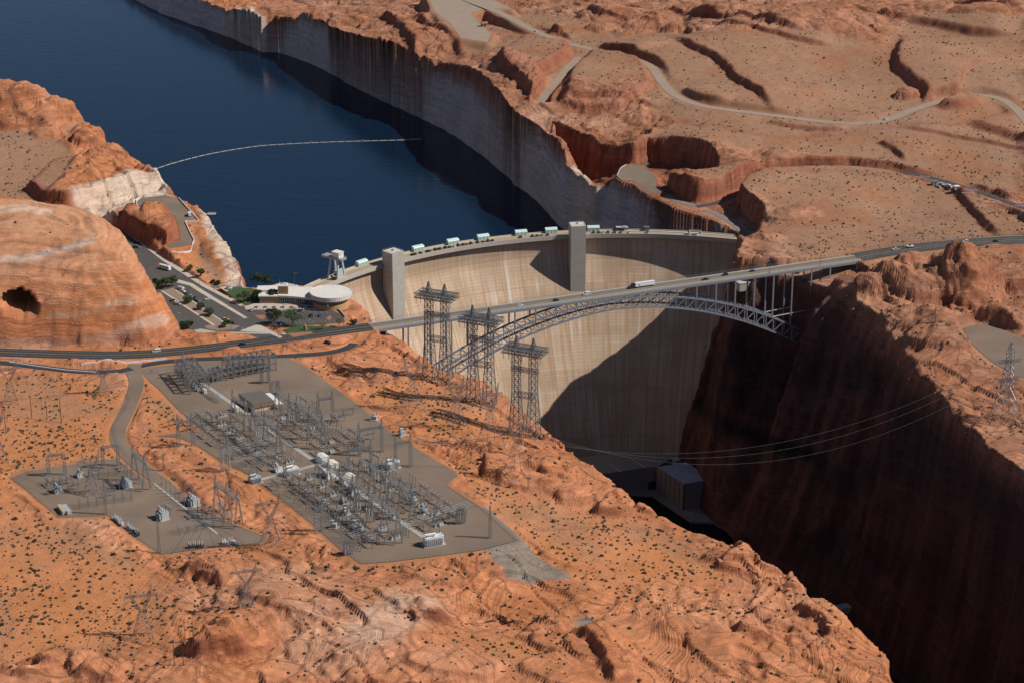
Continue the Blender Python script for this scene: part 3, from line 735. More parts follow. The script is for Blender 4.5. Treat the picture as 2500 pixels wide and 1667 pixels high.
_BA, _BB = U(905, 797, 3.8), U(2093, 630, 5.5); _L = np.hypot(*(_BB - _BA)); _d = (_BB - _BA) / _L
_s = (GX - _BA[0]) * _d[0] + (GY - _BA[1]) * _d[1]; _n = (GX - _BA[0]) * _d[1] - (GY - _BA[1]) * _d[0]
_m = (_s > 3) & (_s < _L - 4) & (np.abs(_n) < 22)
Z = np.where(_m, np.minimum(Z, -1.0 - .25 * np.clip(_s - _L + 40, -60, 0) * -.0 - np.interp(_s, [3, 20, _L - 40, _L - 4], [0, 4, 7, 0])), Z)
# ------------------------------------------------------------------ the ground object
def build_ground():
    # cave mouth in the dome: push the face in
    X3, Y3, Z3 = GX.copy(), GY.copy(), Z
    cx_, cy_ = 50, 742
    yy, xx = np.nonzero((DOMEK > .5) & (GX > -470) & (GX < -300) & (GY < 1440))
    px, py = proj(GX[yy, xx], GY[yy, xx], Z[yy, xx])
    qy = py - 744 - (px - 48) * .14; e = (np.abs(px - 48) / 47) ** 1.7 + np.where(qy < 0, (np.abs(qy) / 36) ** 1.5, (np.abs(qy) / 25) ** 2.4)
    pushk = np.clip(1 - e, 0, 1) ** .5 * 40
    X3[yy, xx] -= pushk * .15
    Y3[yy, xx] += pushk
    gz_y, gz_x = np.gradient(Z, gy, gx, edge_order=1); sl = np.hypot(gz_x, gz_y)
    st = sstep(.9, 2.0, sl) * (1 - FLAT) * (1 - DOMEK)
    nn = 2.6 * fbm(GX - GY, Z * 1.7, 26, 4, 251) + 1.6 * (saw(Z / 17 + .6 * fbm(GX, GY, 80, 2, 253), .3) - .5) + .8 * (saw(Z / 6.3 + fbm(GX, GY, 60, 2, 255), .3) - .5)
    nn = nn * (1 - .65 * PALE) * np.clip(3.5 / (sl + 1e-6), .12, 1)
    X3 -= st * nn * gz_x / (sl + 1e-6); Y3 -= st * nn * gz_y / (sl + 1e-6)
    V = np.stack([X3, Y3, Z3], -1).reshape(-1, 3).astype(np.float32)
    idx = np.arange(NJ * NI).reshape(NJ, NI)
    F = np.stack([idx[:-1, :-1], idx[:-1, 1:], idx[1:, 1:], idx[1:, :-1]], -1).reshape(-1, 4).astype(np.int32)
    me = bpy.data.meshes.new('ground')
    me.vertices.add(len(V)); me.vertices.foreach_set('co', V.ravel())
    me.loops.add(len(F) * 4); me.loops.foreach_set('vertex_index', F.ravel())
    me.polygons.add(len(F)); me.polygons.foreach_set('loop_start', np.arange(0, len(F) * 4, 4, dtype=np.int32))
    try: me.polygons.foreach_set('loop_total', np.full(len(F), 4, np.int32))
    except Exception: pass
    me.update(calc_edges=True)
    me.polygons.foreach_set('use_smooth', np.ones(len(F), bool))
    # colours
    def C(*c): return np.array(c, np.float32)
    slope = np.hypot(*np.gradient(Z, gy, gx, edge_order=1)[::-1])
    n1 = fbm(GX, GY, 120, 4, 201)[..., None]; n2 = fbm(GX, GY, 35, 4, 205)[..., None]
    east = sstep(-40, 60, GX - np.interp(GY, [900, 1500, 1700, 2300], [300, 200, 60, -350]))[..., None]
    rockc = (C(.54, .215, .10) * (1 - east) + C(.42, .19, .108) * east) + n1 * C(.06, .045, .04) + n2 * C(.05, .04, .035)
    pk = sstep(.1, .55, fbm(GX, GY, 150, 3, 211))[..., None]
    rockc = rockc * (1 - pk * .4) + C(.54, .36, .26) * pk * .4
    pwz = np.maximum(zone([(830,1580),(880,1500),(960,1440),(1060,1410),(1180,1385),(1150,1440),(1060,1500),(960,1570),(890,1620)], 0, 8, 14, 40), zone([(-100,1425),(60,1425),(95,1450),(70,1500),(-20,1530),(-100,1520)], 5, 8, 10, 30))
    pw = np.clip(sstep(-.25, .35, fbm(wx, wy, 60, 4, 215)) * pwz + .5 * sstep(.4, .65, fbm(wx, wy, 60, 4, 215)), 0, 1)[..., None] * (1 - east)
    rockc = rockc * (1 - pw * .55) + C(.62, .46, .34) * pw * .55
    sb = (np.sin(6.283 * q3) * e3 * .6 + np.sin(6.283 * q4 * .8) * e4 * .5)[..., None] * fore[..., None]
    rockc = rockc * (1 + .13 * sb) + C(.02, .025, .025) * np.clip(sb, 0, 1)
    sandc = C(.51, .205, .085) + n2 * C(.06, .03, .02) + n1 * C(.03, .03, .03)
    tanc = C(.345, .19, .115) + n2 * C(.04, .03, .025) + n1 * C(.03, .0, -.01)
    n5 = fbm(GX, GY, 75, 4, 221)[..., None]
    tanmix = np.clip(east * .95 + sstep(0, .35, n5) * .55 + TAN[..., None], 0, 1) 
    redsoil = (sstep(.05, .4, fbm(GX, GY, 95, 3, 225))[..., None]) * east
    tanc = tanc * (1 - .6 * redsoil) + C(.36, .15, .075) * .6 * redsoil
    soilc = sandc * (1 - tanmix) + tanc * tanmix
    s_ = SOIL[..., None]
    col = rockc * (1 - s_) + soilc * s_
    rk = np.clip(RED + .6 * sstep(.6, 1.5, slope) * (1 - DOMEK) * (1 - PALE), 0, 1)[..., None] * .8
    col = col * (1 - rk) + (C(.28, .095, .055) + n2 * C(.06, .03, .02)) * rk
    bd = np.clip(.5 + .9 * perlin(BED / 9.0, BED * 0 + .5, 231) + .5 * fbm(GX, GY, 30, 3, 233), 0, 1)[..., None]
    dk = DOMEK[..., None] * .85
    bd = bd * sstep(20, 48, Z)[..., None] * .9
    domec = C(.50, .185, .082) * (1 - bd) + C(.58, .31, .18) * bd
    lowp = sstep(13, 6, Z)[..., None]
    domec = domec * (1 - .6 * lowp) + C(.58, .38, .30) * .6 * lowp
    col = col * (1 - dk) + domec * dk
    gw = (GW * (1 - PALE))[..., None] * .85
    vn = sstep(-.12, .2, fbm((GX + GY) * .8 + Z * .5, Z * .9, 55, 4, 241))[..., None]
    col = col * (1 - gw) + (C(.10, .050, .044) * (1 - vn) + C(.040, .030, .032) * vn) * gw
    ppx, ppy = proj(GX.astype(float), GY.astype(float), Z.astype(float))
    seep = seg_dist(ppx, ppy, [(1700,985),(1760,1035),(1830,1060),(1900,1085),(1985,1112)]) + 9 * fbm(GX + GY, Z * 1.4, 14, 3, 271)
    for ln, wd, cc, al_ in (([(-40, 640), (30, 634), (100, 622), (160, 608), (225, 586)], 7, C(.50, .42, .36), .8), ([(-40, 662), (40, 652), (130, 636), (215, 612)], 6, C(.36, .19, .13), .6), ([(120, 770), (200, 766), (270, 745), (330, 735)], 6, C(.52, .40, .28), .5), ([(-30, 515), (60, 508), (120, 520)], 9, C(.66, .5, .4), .6), ([(200, 840), (280, 826), (350, 790), (400, 780)], 16, C(.60, .42, .34), .6)):
        bnd = seg_dist(ppx, ppy, ln) + 2.5 * fbm(GX, Z, 12, 2, 281)
        bm_ = (sstep(wd * 1.3, wd * .6, bnd) * DOMEK)[..., None] * al_
        col = col * (1 - bm_) + cc * bm_
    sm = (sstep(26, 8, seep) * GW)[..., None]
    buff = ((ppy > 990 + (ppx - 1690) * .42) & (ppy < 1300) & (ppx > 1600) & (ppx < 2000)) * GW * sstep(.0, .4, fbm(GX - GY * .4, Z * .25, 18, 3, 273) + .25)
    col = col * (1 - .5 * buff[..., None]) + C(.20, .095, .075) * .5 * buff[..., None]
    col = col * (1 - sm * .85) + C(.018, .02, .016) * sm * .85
    pl = PALE[..., None] * .92
    col = col * (1 - pl) + (C(.56, .475, .43) + n2 * C(.06, .06, .06)) * pl
    wp = PALE_LIT[..., None] * .9
    col = col * (1 - wp) + (C(.64, .47, .35) + n2 * C(.06, .09, .09)) * wp  # sunlit copy of the pale tone: the sunlight is put into the colour
    gv = GRAV[..., None]
    col = col * (1 - gv) + (C(.27, .215, .17) + n2 * .03) * gv
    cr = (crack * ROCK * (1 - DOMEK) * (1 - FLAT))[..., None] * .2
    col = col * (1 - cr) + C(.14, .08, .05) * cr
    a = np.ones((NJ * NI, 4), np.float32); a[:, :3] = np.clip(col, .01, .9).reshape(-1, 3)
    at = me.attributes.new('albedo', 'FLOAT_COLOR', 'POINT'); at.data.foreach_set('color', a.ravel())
    k = np.ones((NJ * NI, 4), np.float32)
    k[:, 0] = np.clip(1 - SOIL - FLAT, 0, 1).ravel(); k[:, 1] = np.clip(sstep(1.0, 2.2, slope) * (1 - .88 * PALE) * (1 - DOMEK) * (1 - .4 * GW), 0, 1).ravel(); k[:, 2] = np.clip(1 - GW - sstep(.9, 1.6, slope) * (1 - DOMEK) - .5 * DOMEK, 0, 1).ravel()
    at = me.attributes.new('kinds', 'FLOAT_COLOR', 'POINT'); at.data.foreach_set('color', k.ravel())
    at = me.attributes.new('bedco', 'FLOAT', 'POINT'); at.data.foreach_set('value', np.where(DOMEK > .4, BED * .42 + .8 * fbm(GX, GY, 45, 3, 263), BEDCO).astype(np.float32).ravel())
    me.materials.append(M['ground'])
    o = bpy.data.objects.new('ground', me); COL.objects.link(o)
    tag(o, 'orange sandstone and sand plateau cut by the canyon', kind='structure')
    return o
build_ground()

lake = sheet('lake', np.concatenate([LAKE_FOOT + 0]), flat(WATER), 0, M['water'])
# the lake surface reaches under its banks
def big_lake():
    bpy.data.objects.remove(lake)
    P = np.array([[-1150, 3750], [-1150, 1750], [-330, 1640], [-190, 1590]] + [list(DC0 + 288 * KD * np.array([math.cos(math.radians(a)), math.sin(math.radians(a))])) for a in range(140, 70, -5)] + [[270, 1780], [200, 2050], [-100, 2400], [-340, 2830], [-440, 3100], [-560, 3700]])
    o = sheet('lake', P, flat(WATER), 0, M['water']); tag(o, 'deep blue reservoir behind the dam')
big_lake()
riv = sheet('river', np.array([[60, 1560], [200, 1560], [420, 900], [420, 300], [150, 300], [150, 900], [0, 1300], [-20, 1500]]), flat(FLOOR), 0, M['river'])
tag(riv, 'dark shaded river at the bottom of the gorge')

# sheets
sheet('switchyard_gravel', MAIN, flat(YZ), .0, M['gravel'])
sheet('small_switchyard_gravel', PAD2, flat(YZ - .6), .0, M['gravel'])
sheet('parking_lot', LOT, flat(VZ), 0, M['lot'])
sheet('lookout_lot', LOOK, LZ, 0, M['gravel'])
sheet('overlook_lot', OVER, flat(F_(12.6)), 0, M['gravel'])
sheet('dirt_lot', FARLOT, flat(F_(34.5)), 0, M['dirt_road'])
sheet('old_paved_lot', EASTLOT, flat(-1.5), 0, M['gravel'])
for nm, k, mt in (('highway', 'highway_w', 'asphalt_dark'), ('highway', 'highway_e', 'asphalt'), ('service_road', 'service', 'asphalt_dark'), ('yard_road', 'yard_drive', 'gravel'), ('dirt_road', 'dirt', 'dirt_road'), ('pit_road', 'pit_road', 'dirt_road'), ('dam_road', 'shelf', 'gravel_grey'), ('dam_road', 'cut', 'asphalt')):
    ribbon(nm, R[k], -widths[k], widths[k], .02 if nm != 'dam_road' or k == 'shelf' else .014, M[mt])
for k in ('highway_w', 'highway_e'):
    for o_ in (-.22, .22): ribbon('road_marking', R[k], o_ - .09, o_ + .09, .03, M['yellow_paint'])
    for o_ in (-4.4, 4.4): ribbon('road_marking', R[k], o_ - .08, o_ + .08, .03, M['white_paint'])
# ------------------------------------------------------------------ mesh builder
class MB:
    def __init__(s): s.v = []; s.f = []
    def add(s, V, F):
        k = len(s.v); s.v += [tuple(map(float, p)) for p in V]; s.f += [tuple(int(i) + k for i in f) for f in F]; return s
    def box(s, c, d, rz=0.0):
        cx, cy, cz = c; hx, hy, hz = d[0] / 2, d[1] / 2, d[2] / 2; co, si = math.cos(rz), math.sin(rz)
        V = []
        for z in (-hz, hz):
            for x, y in ((-hx, -hy), (hx, -hy), (hx, hy), (-hx, hy)): V.append((cx + x * co - y * si, cy + x * si + y * co, cz + z))
        return s.add(V, [(3, 2, 1, 0), (4, 5, 6, 7), (0, 1, 5, 4), (1, 2, 6, 5), (2, 3, 7, 6), (3, 0, 4, 7)])
    def bar(s, p, q, w, h=None, n=4):
        p, q = Vector(p), Vector(q); d = q - p
        if d.length < 1e-6: return s
        d.normalize(); up = Vector((0, 0, 1)) if abs(d.z) < .95 else Vector((1, 0, 0))
        a = d.cross(up).normalized(); b = a.cross(d).normalized(); h = w if h is None else h
        if n == 4: R_ = [(-1, -1), (1, -1), (1, 1), (-1, 1)]
        else: R_ = [(math.cos(6.28318 * i / n), math.sin(6.28318 * i / n)) for i in range(n)]
        V = [e + a * (x * w / 2) + b * (y * h / 2) for e in (p, q) for x, y in R_]
        F = [(i, (i + 1) % n, n + (i + 1) % n, n + i) for i in range(n)] + [tuple(range(n))[::-1], tuple(range(n, 2 * n))]
        return s.add(V, F)
    def path(s, pts, w, h=None, n=4):
        for a, b in zip(pts[:-1], pts[1:]): s.bar(a, b, w, h, n)
        return s
    def lathe(s, c, prof, n=12, cap=True):
        V = []; F = []
        for r, z in prof:
            for i in range(n): V.append((c[0] + r * math.cos(6.28318 * i / n), c[1] + r * math.sin(6.28318 * i / n), c[2] + z))
        for k in range(len(prof) - 1):
            for i in range(n): F.append((k * n + i, k * n + (i + 1) % n, (k + 1) * n + (i + 1) % n, (k + 1) * n + i))
        if cap: F += [tuple(range(n))[::-1], tuple(range((len(prof) - 1) * n, len(prof) * n))]
        return s.add(V, F)
    def prism(s, P, z0, z1):
        P = [tuple(p[:2]) for p in P]
        a = sum(P[i][0] * P[(i + 1) % len(P)][1] - P[(i + 1) % len(P)][0] * P[i][1] for i in range(len(P)))
        if a < 0: P = P[::-1]
        n = len(P)
        V = [(x, y, z0) for x, y in P] + [(x, y, z1) for x, y in P]
        return s.add(V, [tuple(range(n))[::-1], tuple(range(n, 2 * n))] + [(i, (i + 1) % n, n + (i + 1) % n, n + i) for i in range(n)])
    def extrude(s, prof, o, ax, ay, w):
        """profile in (a, z) plane, direction ax (2d), width w along ay centred"""
        n = len(prof)
        V = [(o[0] + ax[0] * a + ay[0] * k, o[1] + ax[1] * a + ay[1] * k, o[2] + z) for k in (-w / 2, w / 2) for a, z in prof]
        return s.add(V, [tuple(range(n)), tuple(range(n, 2 * n))[::-1]] + [(i, n + i, n + (i + 1) % n, (i + 1) % n) for i in range(n)])
    def build(s, name, m, parent=None, smooth=False, fix=False, kind=None):
        o = new_obj(name, s.v, s.f, m, parent, smooth)
        if fix:
            bm = bmesh.new(); bm.from_mesh(o.data); bmesh.ops.recalc_face_normals(bm, faces=bm.faces); bm.to_mesh(o.data); bm.free()
        if kind: o['kind'] = kind
        return o

def empty(name, loc=(0, 0, 0), rz=0.0, label=None, cat=None, group=None):
    o = bpy.data.objects.new(name, None); COL.objects.link(o)
    o.location = tuple(map(float, loc)); o.rotation_euler = (0, 0, float(rz)); o.empty_display_size = 1
    return tag(o, label, cat, group)

def copy_tree(o, loc=None, rz=None, label=None, group=None, parent=None, scale=None):
    c = o.copy(); COL.objects.link(c)
    if parent: c.parent = parent
    if loc is not None: c.location = tuple(map(float, loc))
    if rz is not None: c.rotation_euler = (0, 0, float(rz))
    if scale is not None: c.scale = scale
    if label: c['label'] = label
    if group: c['group'] = group
    for ch in KIDS(o): copy_tree(ch, parent=c)
    return c

def KIDS(o):
    return [q for q in COL.objects if q.parent == o] if o.name not in _kidcache else _kidcache[o.name]
_kidcache = {}
def freeze(o):
    _kidcache[o.name] = [q for q in COL.objects if q.parent == o]
    for q in _kidcache[o.name]: freeze(q)
    return o

def FLT(x, y):
    i = min(max(np.searchsorted(gx, x) - 1, 0), NI - 2); j = min(max(np.searchsorted(gy, y) - 1, 0), NJ - 2)
    return float(FLAT[j, i])
def surf(x, y): return float(zat(x, y)) + .22 * (FLT(x, y) > .5)
def GS(px, py):
    p = G(px, py); return np.array([p[0], p[1], surf(p[0], p[1])])

# ------------------------------------------------------------------ more materials
def mat_dam():
    m, t, b = nt('dam_concrete'); N, L = t.nodes, t.links
    b.inputs['Roughness'].default_value = .92; b.inputs['Specular IOR Level'].default_value = .2
    uv = N.new('ShaderNodeUVMap')
    br = N.new('ShaderNodeTexBrick'); br.offset = 0; br.inputs['Scale'].default_value = 1; br.inputs['Brick Width'].default_value = 17.5; br.inputs['Row Height'].default_value = 2.5
    br.inputs['Mortar Size'].default_value = .12; br.inputs['Color1'].default_value = (.59, .435, .31, 1); br.inputs['Color2'].default_value = (.635, .48, .35, 1); br.inputs['Mortar'].default_value = (.44, .31, .21, 1)
    L.new(uv.outputs['UV'], br.inputs['Vector'])
    def streak(sx, sy, det, lo, hi, a, bcol=None):
        mp = N.new('ShaderNodeMapping'); mp.inputs['Scale'].default_value = (sx, sy, 1); L.new(uv.outputs['UV'], mp.inputs['Vector'])
        n = N.new('ShaderNodeTexNoise'); n.inputs['Scale'].default_value = 1; n.inputs['Detail'].default_value = det; L.new(mp.outputs['Vector'], n.inputs['Vector'])
        r = N.new('ShaderNodeMapRange'); r.inputs['From Min'].default_value = lo; r.inputs['From Max'].default_value = hi; L.new(n.outputs['Fac'], r.inputs['Value'])
        r.inputs['To Max'].default_value = a
        return r.outputs['Result']
    def mixc(c, fac, col):
        x = N.new('ShaderNodeMix'); x.data_type = 'RGBA'; x.inputs['B'].default_value = (*col, 1); L.new(fac, x.inputs['Factor']); L.new(c, x.inputs['A']); return x.outputs['Result']
    b2 = N.new('ShaderNodeTexBrick'); b2.offset = 0; b2.inputs['Scale'].default_value = 1; b2.inputs['Brick Width'].default_value = 17.5; b2.inputs['Row Height'].default_value = 38; b2.inputs['Mortar Size'].default_value = .28; b2.inputs['Color1'].default_value = (.84, .80, .76, 1); b2.inputs['Color2'].default_value = (1.08, 1.08, 1.08, 1); b2.inputs['Mortar'].default_value = (.72, .66, .6, 1)
    L.new(uv.outputs['UV'], b2.inputs['Vector'])
    xm = N.new('ShaderNodeMix'); xm.data_type = 'RGBA'; xm.blend_type = 'MULTIPLY'; xm.inputs['Factor'].default_value = .8; L.new(br.outputs['Color'], xm.inputs['A']); L.new(b2.outputs['Color'], xm.inputs['B'])
    c = xm.outputs['Result']
    c = mixc(c, streak(.35, .018, 5, .44, .72, .85), (.42, .25, .145))
    c = mixc(c, streak(.9, .05, 4, .55, .8, .6), (.43, .255, .15))
    c = mixc(c, streak(.1, .03, 4, .5, .7, .5), (.58, .48, .37))
    c = mixc(c, streak(.22, .010, 4, .61, .70, .8), (.72, .64, .55))
    c = mixc(c, streak(.02, .05, 2, .46, .66, .5), (.42, .29, .19))
    L.new(c, b.inputs['Base Color'])
    return m
M['dam'] = mat_dam()
M['tower'] = mat('weathered_tower_concrete', (.46, .42, .37), .9, var=.18, scale=.25)
M['mint'] = mat('mint_painted_steel', (.42, .60, .55), .5, var=.06)
M['white'] = mat('white_painted_metal', (.75, .74, .72), .5, var=.05)
M['roof_white'] = mat('white_roof_membrane', (.70, .65, .58), .85, var=.2, scale=.25)
M['offwhite'] = mat('offwhite_stucco', (.60, .55, .47), .85, var=.08)
M['brown'] = mat('brown_wall_panel', (.25, .165, .11), .8, var=.15, scale=1.5)
M['glass'] = mat('dark_window_glass', (.03, .035, .04), .15, var=.1)
M['steel'] = mat('grey_bridge_steel', (.30, .32, .36), .5, metal=.35, var=.1)
M['galv'] = mat('galvanised_steel', (.27, .28, .29), .45, metal=.5, var=.12)
M['galv_dark'] = mat('weathered_lattice_steel', (.20, .21, .22), .55, metal=.4, var=.15)
M['rusty'] = mat('reddish_lattice_steel', (.26, .2, .19), .6, metal=.3, var=.15)
M['wood'] = mat('brown_wood_pole', (.10, .055, .035), .9, var=.2)
M['porcelain'] = mat('brown_grey_porcelain', (.16, .15, .15), .4, var=.1)
M['equip'] = mat('pale_grey_equipment_paint', (.45, .47, .47), .5, var=.08)
M['equip_dark'] = mat('mid_grey_equipment_paint', (.30, .33, .34), .5, var=.1)
M['tan_panel'] = mat('tan_wall_panel', (.52, .30, .15), .8, var=.12, scale=1)
M['roof_grey'] = mat('grey_roof_sheet', (.13, .115, .10), .8, var=.1)
M['rubber'] = mat('black_rubber', (.015, .015, .016), .8)
M['yellow_rail'] = mat('yellow_rail_paint', (.62, .42, .07), .6)
M['wire'] = mat('bright_conductor', (.34, .34, .34), .35, metal=.6)
M['pool'] = mat('pale_blue_water', (.16, .50, .62), .2)
M['brick_red'] = mat('red_brick_paving', (.33, .14, .09), .9)
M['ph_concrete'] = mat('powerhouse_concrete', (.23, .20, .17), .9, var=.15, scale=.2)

# ------------------------------------------------------------------ the dam
DC = DC0
def dpt(R_, a, z=0.0): return (DC[0] + KD * R_ * math.cos(a), DC[1] + KD * R_ * math.sin(a), CREST + KD * z)
def dang(px, py, z=0.0):
    p = U(px, py, F_(z)) - DC; return math.atan2(p[1], p[0])
A0, A1 = math.radians(157), math.radians(60)
QD = [0, 6, 12, 16, 20, 26, 34, 60, 100, 135, 170, 192]; LEAN = np.interp(QD, [0, 12, 16, 20, 26, 34, 60, 100, 165, 192], [0, 0, .5, 1.8, 4.6, 8.8, 23, 46, 74, 84])
dam = empty('dam', dpt(284, math.radians(105)), 0, 'tall curved concrete arch dam holding back the blue lake', 'dam')
inv = lambda p: (p[0] - dam.location.x, p[1] - dam.location.y, p[2] - CREST)
def dam_body():
    angs = np.linspace(A0, A1, 118); V = []; F = []; UVS = []
    for a in angs:
        for q, l in zip(QD, LEAN): V.append(inv(dpt(284.4 - l, a, -1.5 - q))); UVS.append((a * -270, -q))
        V.append(inv(dpt(292, a, -196))); UVS.append((a * -270, -190)); V.append(inv(dpt(292, a, -1.5))); UVS.append((a * -270, 0))
    n = len(QD) + 2
    for i in range(len(angs) - 1):
        for k in range(n): F.append((i * n + k, (i + 1) * n + k, (i + 1) * n + (k + 1) % n, i * n + (k + 1) % n))
    F += [tuple(range(n)), tuple((len(angs) - 1) * n + k for k in range(n))[::-1]]
    o = new_obj('dam_wall', V, F, M['dam'], dam)
    uvl = o.data.uv_layers.new(name='UVMap')
    vi = np.zeros(len(o.data.loops), np.int32); o.data.loops.foreach_get('vertex_index', vi)
    uvl.data.foreach_set('uv', np.array(UVS, np.float32)[vi].ravel())
    bm = bmesh.new(); bm.from_mesh(o.data); bmesh.ops.recalc_face_normals(bm, faces=bm.faces); bm.to_mesh(o.data); bm.free()
dam_body()
def ring(name, R0, R1, z0, z1, mt, a0=A0, a1=A1, n=118, parent=None, gaps=()):
    V = []; F = []
    angs = np.linspace(a0, a1, n)
    for a in angs:
        V += [inv(dpt(R0, a, z0)), inv(dpt(R1, a, z0)), inv(dpt(R1, a, z1)), inv(dpt(R0, a, z1))]
    for i in range(n - 1):
        for k in range(4): F.append((i * 4 + k, i * 4 + (k + 1) % 4, i * 4 + 4 + (k + 1) % 4, i * 4 + 4 + k))
    F += [(3, 2, 1, 0), tuple((n - 1) * 4 + k for k in range(4))]
    o = new_obj(name, V, F, mt, parent or dam)
    bm = bmesh.new(); bm.from_mesh(o.data); bmesh.ops.recalc_face_normals(bm, faces=bm.faces); bm.to_mesh(o.data); bm.free()
    return o
ring('crest_slab', 281.3, 294.0, -2.2, 0, M['concrete_grey'])
ring('crest_roadway', 282.3, 290.6, 0.0, .03, mat('crest_roadway', (.36, .29, .225), .9, var=.12, scale=.2))
ring('parapet', 281.1, 281.7, -2.6, 1.05, M['concrete'])
ring('parapet', 293.5, 294.1, -2.4, 1.05, M['concrete'])
ring('sidewalk', 290.6, 293.5, 0, .2, M['concrete'])
ring('yellow_guide_rail', 290.1, 290.4, .03, .5, M['yellow_rail'])
for px, py, zb in ((951, 640, -95), (1409, 577, -70)):
    a = dang(px, py + 3)
    ca, sa = math.cos(a), math.sin(a)
    def pt(r, t, z): return inv((DC[0] + KD * (r * ca - t * sa), DC[1] + KD * (r * sa + t * ca), CREST + KD * z))
    w = 6.2
    mb = MB()
    V = [pt(r, t, z) for z in (zb, 11.5) for r, t in ((270.3, -w), (283.0, -w), (283.0, w), (270.3, w))]
    mb.add(V, [(3, 2, 1, 0), (4, 5, 6, 7), (0, 1, 5, 4), (1, 2, 6, 5), (2, 3, 7, 6), (3, 0, 4, 7)])
    tw = mb.build('elevator_tower', M['tower'], dam, fix=True)
    mb = MB()
    cs = [pt(r, t, 11.5) for r, t in ((270.5, -w + .2), (282.8, -w + .2), (282.8, w - .2), (270.5, w - .2))]
    for i in range(4):
        p, q = Vector(cs[i]), Vector(cs[(i + 1) % 4])
        for k in range(6): mb.bar(p.lerp(q, k / 6), p.lerp(q, k / 6) + Vector((0, 0, 1.2)), .09)
        mb.bar(p + Vector((0, 0, 1.2)), q + Vector((0, 0, 1.2)), .09); mb.bar(p + Vector((0, 0, .6)), q + Vector((0, 0, .6)), .06)
    mb.build('roof_railing', M['galv'], tw)
    MB().add([pt(r, t, z) for z in (11.5, 11.56) for r, t in ((270.7, -w + .4), (282.6, -w + .4), (282.6, w - .4), (270.7, w - .4))], [(4, 5, 6, 7), (0, 1, 5, 4), (1, 2, 6, 5), (2, 3, 7, 6), (3, 0, 4, 7)]).build('tower_roof', M['offwhite'], tw, fix=True)
    q = pt(277, 0, 12.1); MB().box(q, (1.6, 1.6, 1.1), a).box((q[0], q[1], q[2] + .8), (.9, .9, .6), a).build('roof_vent', M['equip_dark'], tw)
    mb = MB()
    for k in range(6):
        for t_ in (-w - .02,) if px > 1200 else (w + .02,):
            c = pt(274.5, t_, 8 - k * 4.2); MB().box(c, (1.0, .12, .9), a).build('window', M['glass'], tw)
mb = MB()
for px, py in ((1752, 775), (1722, 850), (1706, 905), (1790, 600)):
    # dark gallery hatches in the dam face
    for z in np.arange(-5, -165, -1.0):
        p = U(px, py, F_(z)); r = math.hypot(*(p - DC)) / KD; q = -1.5 - z
        if r >= 284.4 - np.interp(q, QD, LEAN) - .3:
            d = dang(px, py, z); c = inv((p[0], p[1], F_(z))); MB().box(c, (2.6, 1.6, 3.6), d + math.pi / 2).build('gallery_opening', M['glass'], dam); break

# hoist houses along the upstream edge
ords = ['first', 'second', 'third', 'fourth', 'fifth', 'sixth', 'seventh', 'eighth', 'ninth', 'tenth', 'eleventh', 'twelfth', 'thirteenth', 'fourteenth', 'fifteenth', 'sixteenth', 'seventeenth', 'eighteenth', 'nineteenth', 'twentieth']
hh = None
for i, (px, py) in enumerate([(873, 645), (1017, 611), (1103, 595), (1176, 583), (1271, 574), (1344, 567), (1448, 563)]):
    a = dang(px, py)
    lab = 'mint green gate hoist house on the dam crest, ' + (['nearest the white gantry crane', 'first right of the left elevator tower', 'second right of the left elevator tower', 'third right of the left elevator tower', 'second left of the right elevator tower', 'just left of the right elevator tower', 'just right of the right elevator tower'][i])
    loc = dpt(292.6, a, 0)
    if hh is None:
        hh = empty('hoist_house', loc, a, lab, 'hoist house', 'mint hoist houses along the dam crest')
        prof = [(-1.8, 0), (-1.8, 3.1), (-1.2, 3.9), (1.6, 4.5), (2.6, 3.6), (2.6, 0)]
        MB().extrude(prof, (0, 0, .2), (1, 0), (0, 1), 10.4).build('house_shell', M['mint'], hh, fix=True)
        for k in range(3): MB().box((-1.83, -3.4 + k * 3.4, 1.7), (.1, .9, 2.2)).build('access_door', M['equip_dark'], hh)
        MB().add([(-1.95, -5.35, 3.2), (-1.95, 5.35, 3.2), (-1.2, 5.35, 4.15), (-1.2, -5.35, 4.15), (1.65, 5.35, 4.78), (1.65, -5.35, 4.78), (2.8, 5.35, 3.85), (2.8, -5.35, 3.85),
                  ], [(0, 1, 2, 3), (3, 2, 4, 5), (5, 4, 6, 7)]).build('roof', mat('pale_mint_roof', (.56, .70, .66), .5, var=.05), hh)
        freeze(hh)
    else: copy_tree(hh, loc, a, lab)
# small structures right of the second tower
a = dang(1518, 563); t = empty('machinery_frame', dpt(292, a, 0), a, 'open grey machinery frame on the dam crest right of the mint houses', 'machinery')
for x in (-1.5, 1.5):
    for y in (-4, -1.3, 1.3, 4): MB().bar((x, y, .2), (x, y, 3.4), .3).build('post', M['galv_dark'], t)
MB().box((0, 0, 3.5), (4.2, 10.5, .35)).box((0, -2, 4.0), (2, 2.4, .8)).build('top_platform', M['equip'], t)
a = dang(1579, 562); t = empty('control_hut', dpt(292, a, 0), a, 'boxy dark grey hut on the dam crest between frame and cream wall', 'hut')
MB().box((0, 0, 1.9), (3.4, 4.6, 3.8)).build('wall', M['equip_dark'], t); MB().box((0, 0, 3.95), (3.9, 5.1, .3)).build('roof', M['galv_dark'], t)
a = dang(1700, 562); t = empty('viewing_bay', dpt(293.5, a, 0), a, 'cream walled bay with two masts near the right end of the dam', 'viewing bay')
MB().box((1, 0, .9), (.5, 10, 2.2)).box((-.3, -5, .7), (2.8, .5, 1.7)).box((-.3, 5, .7), (2.8, .5, 1.7)).build('wall', M['concrete'], t)
for y in (-1.5, 2): MB().bar((1.6, y, 0), (1.6, y, 8.5), .16).build('mast', M['galv'], t)

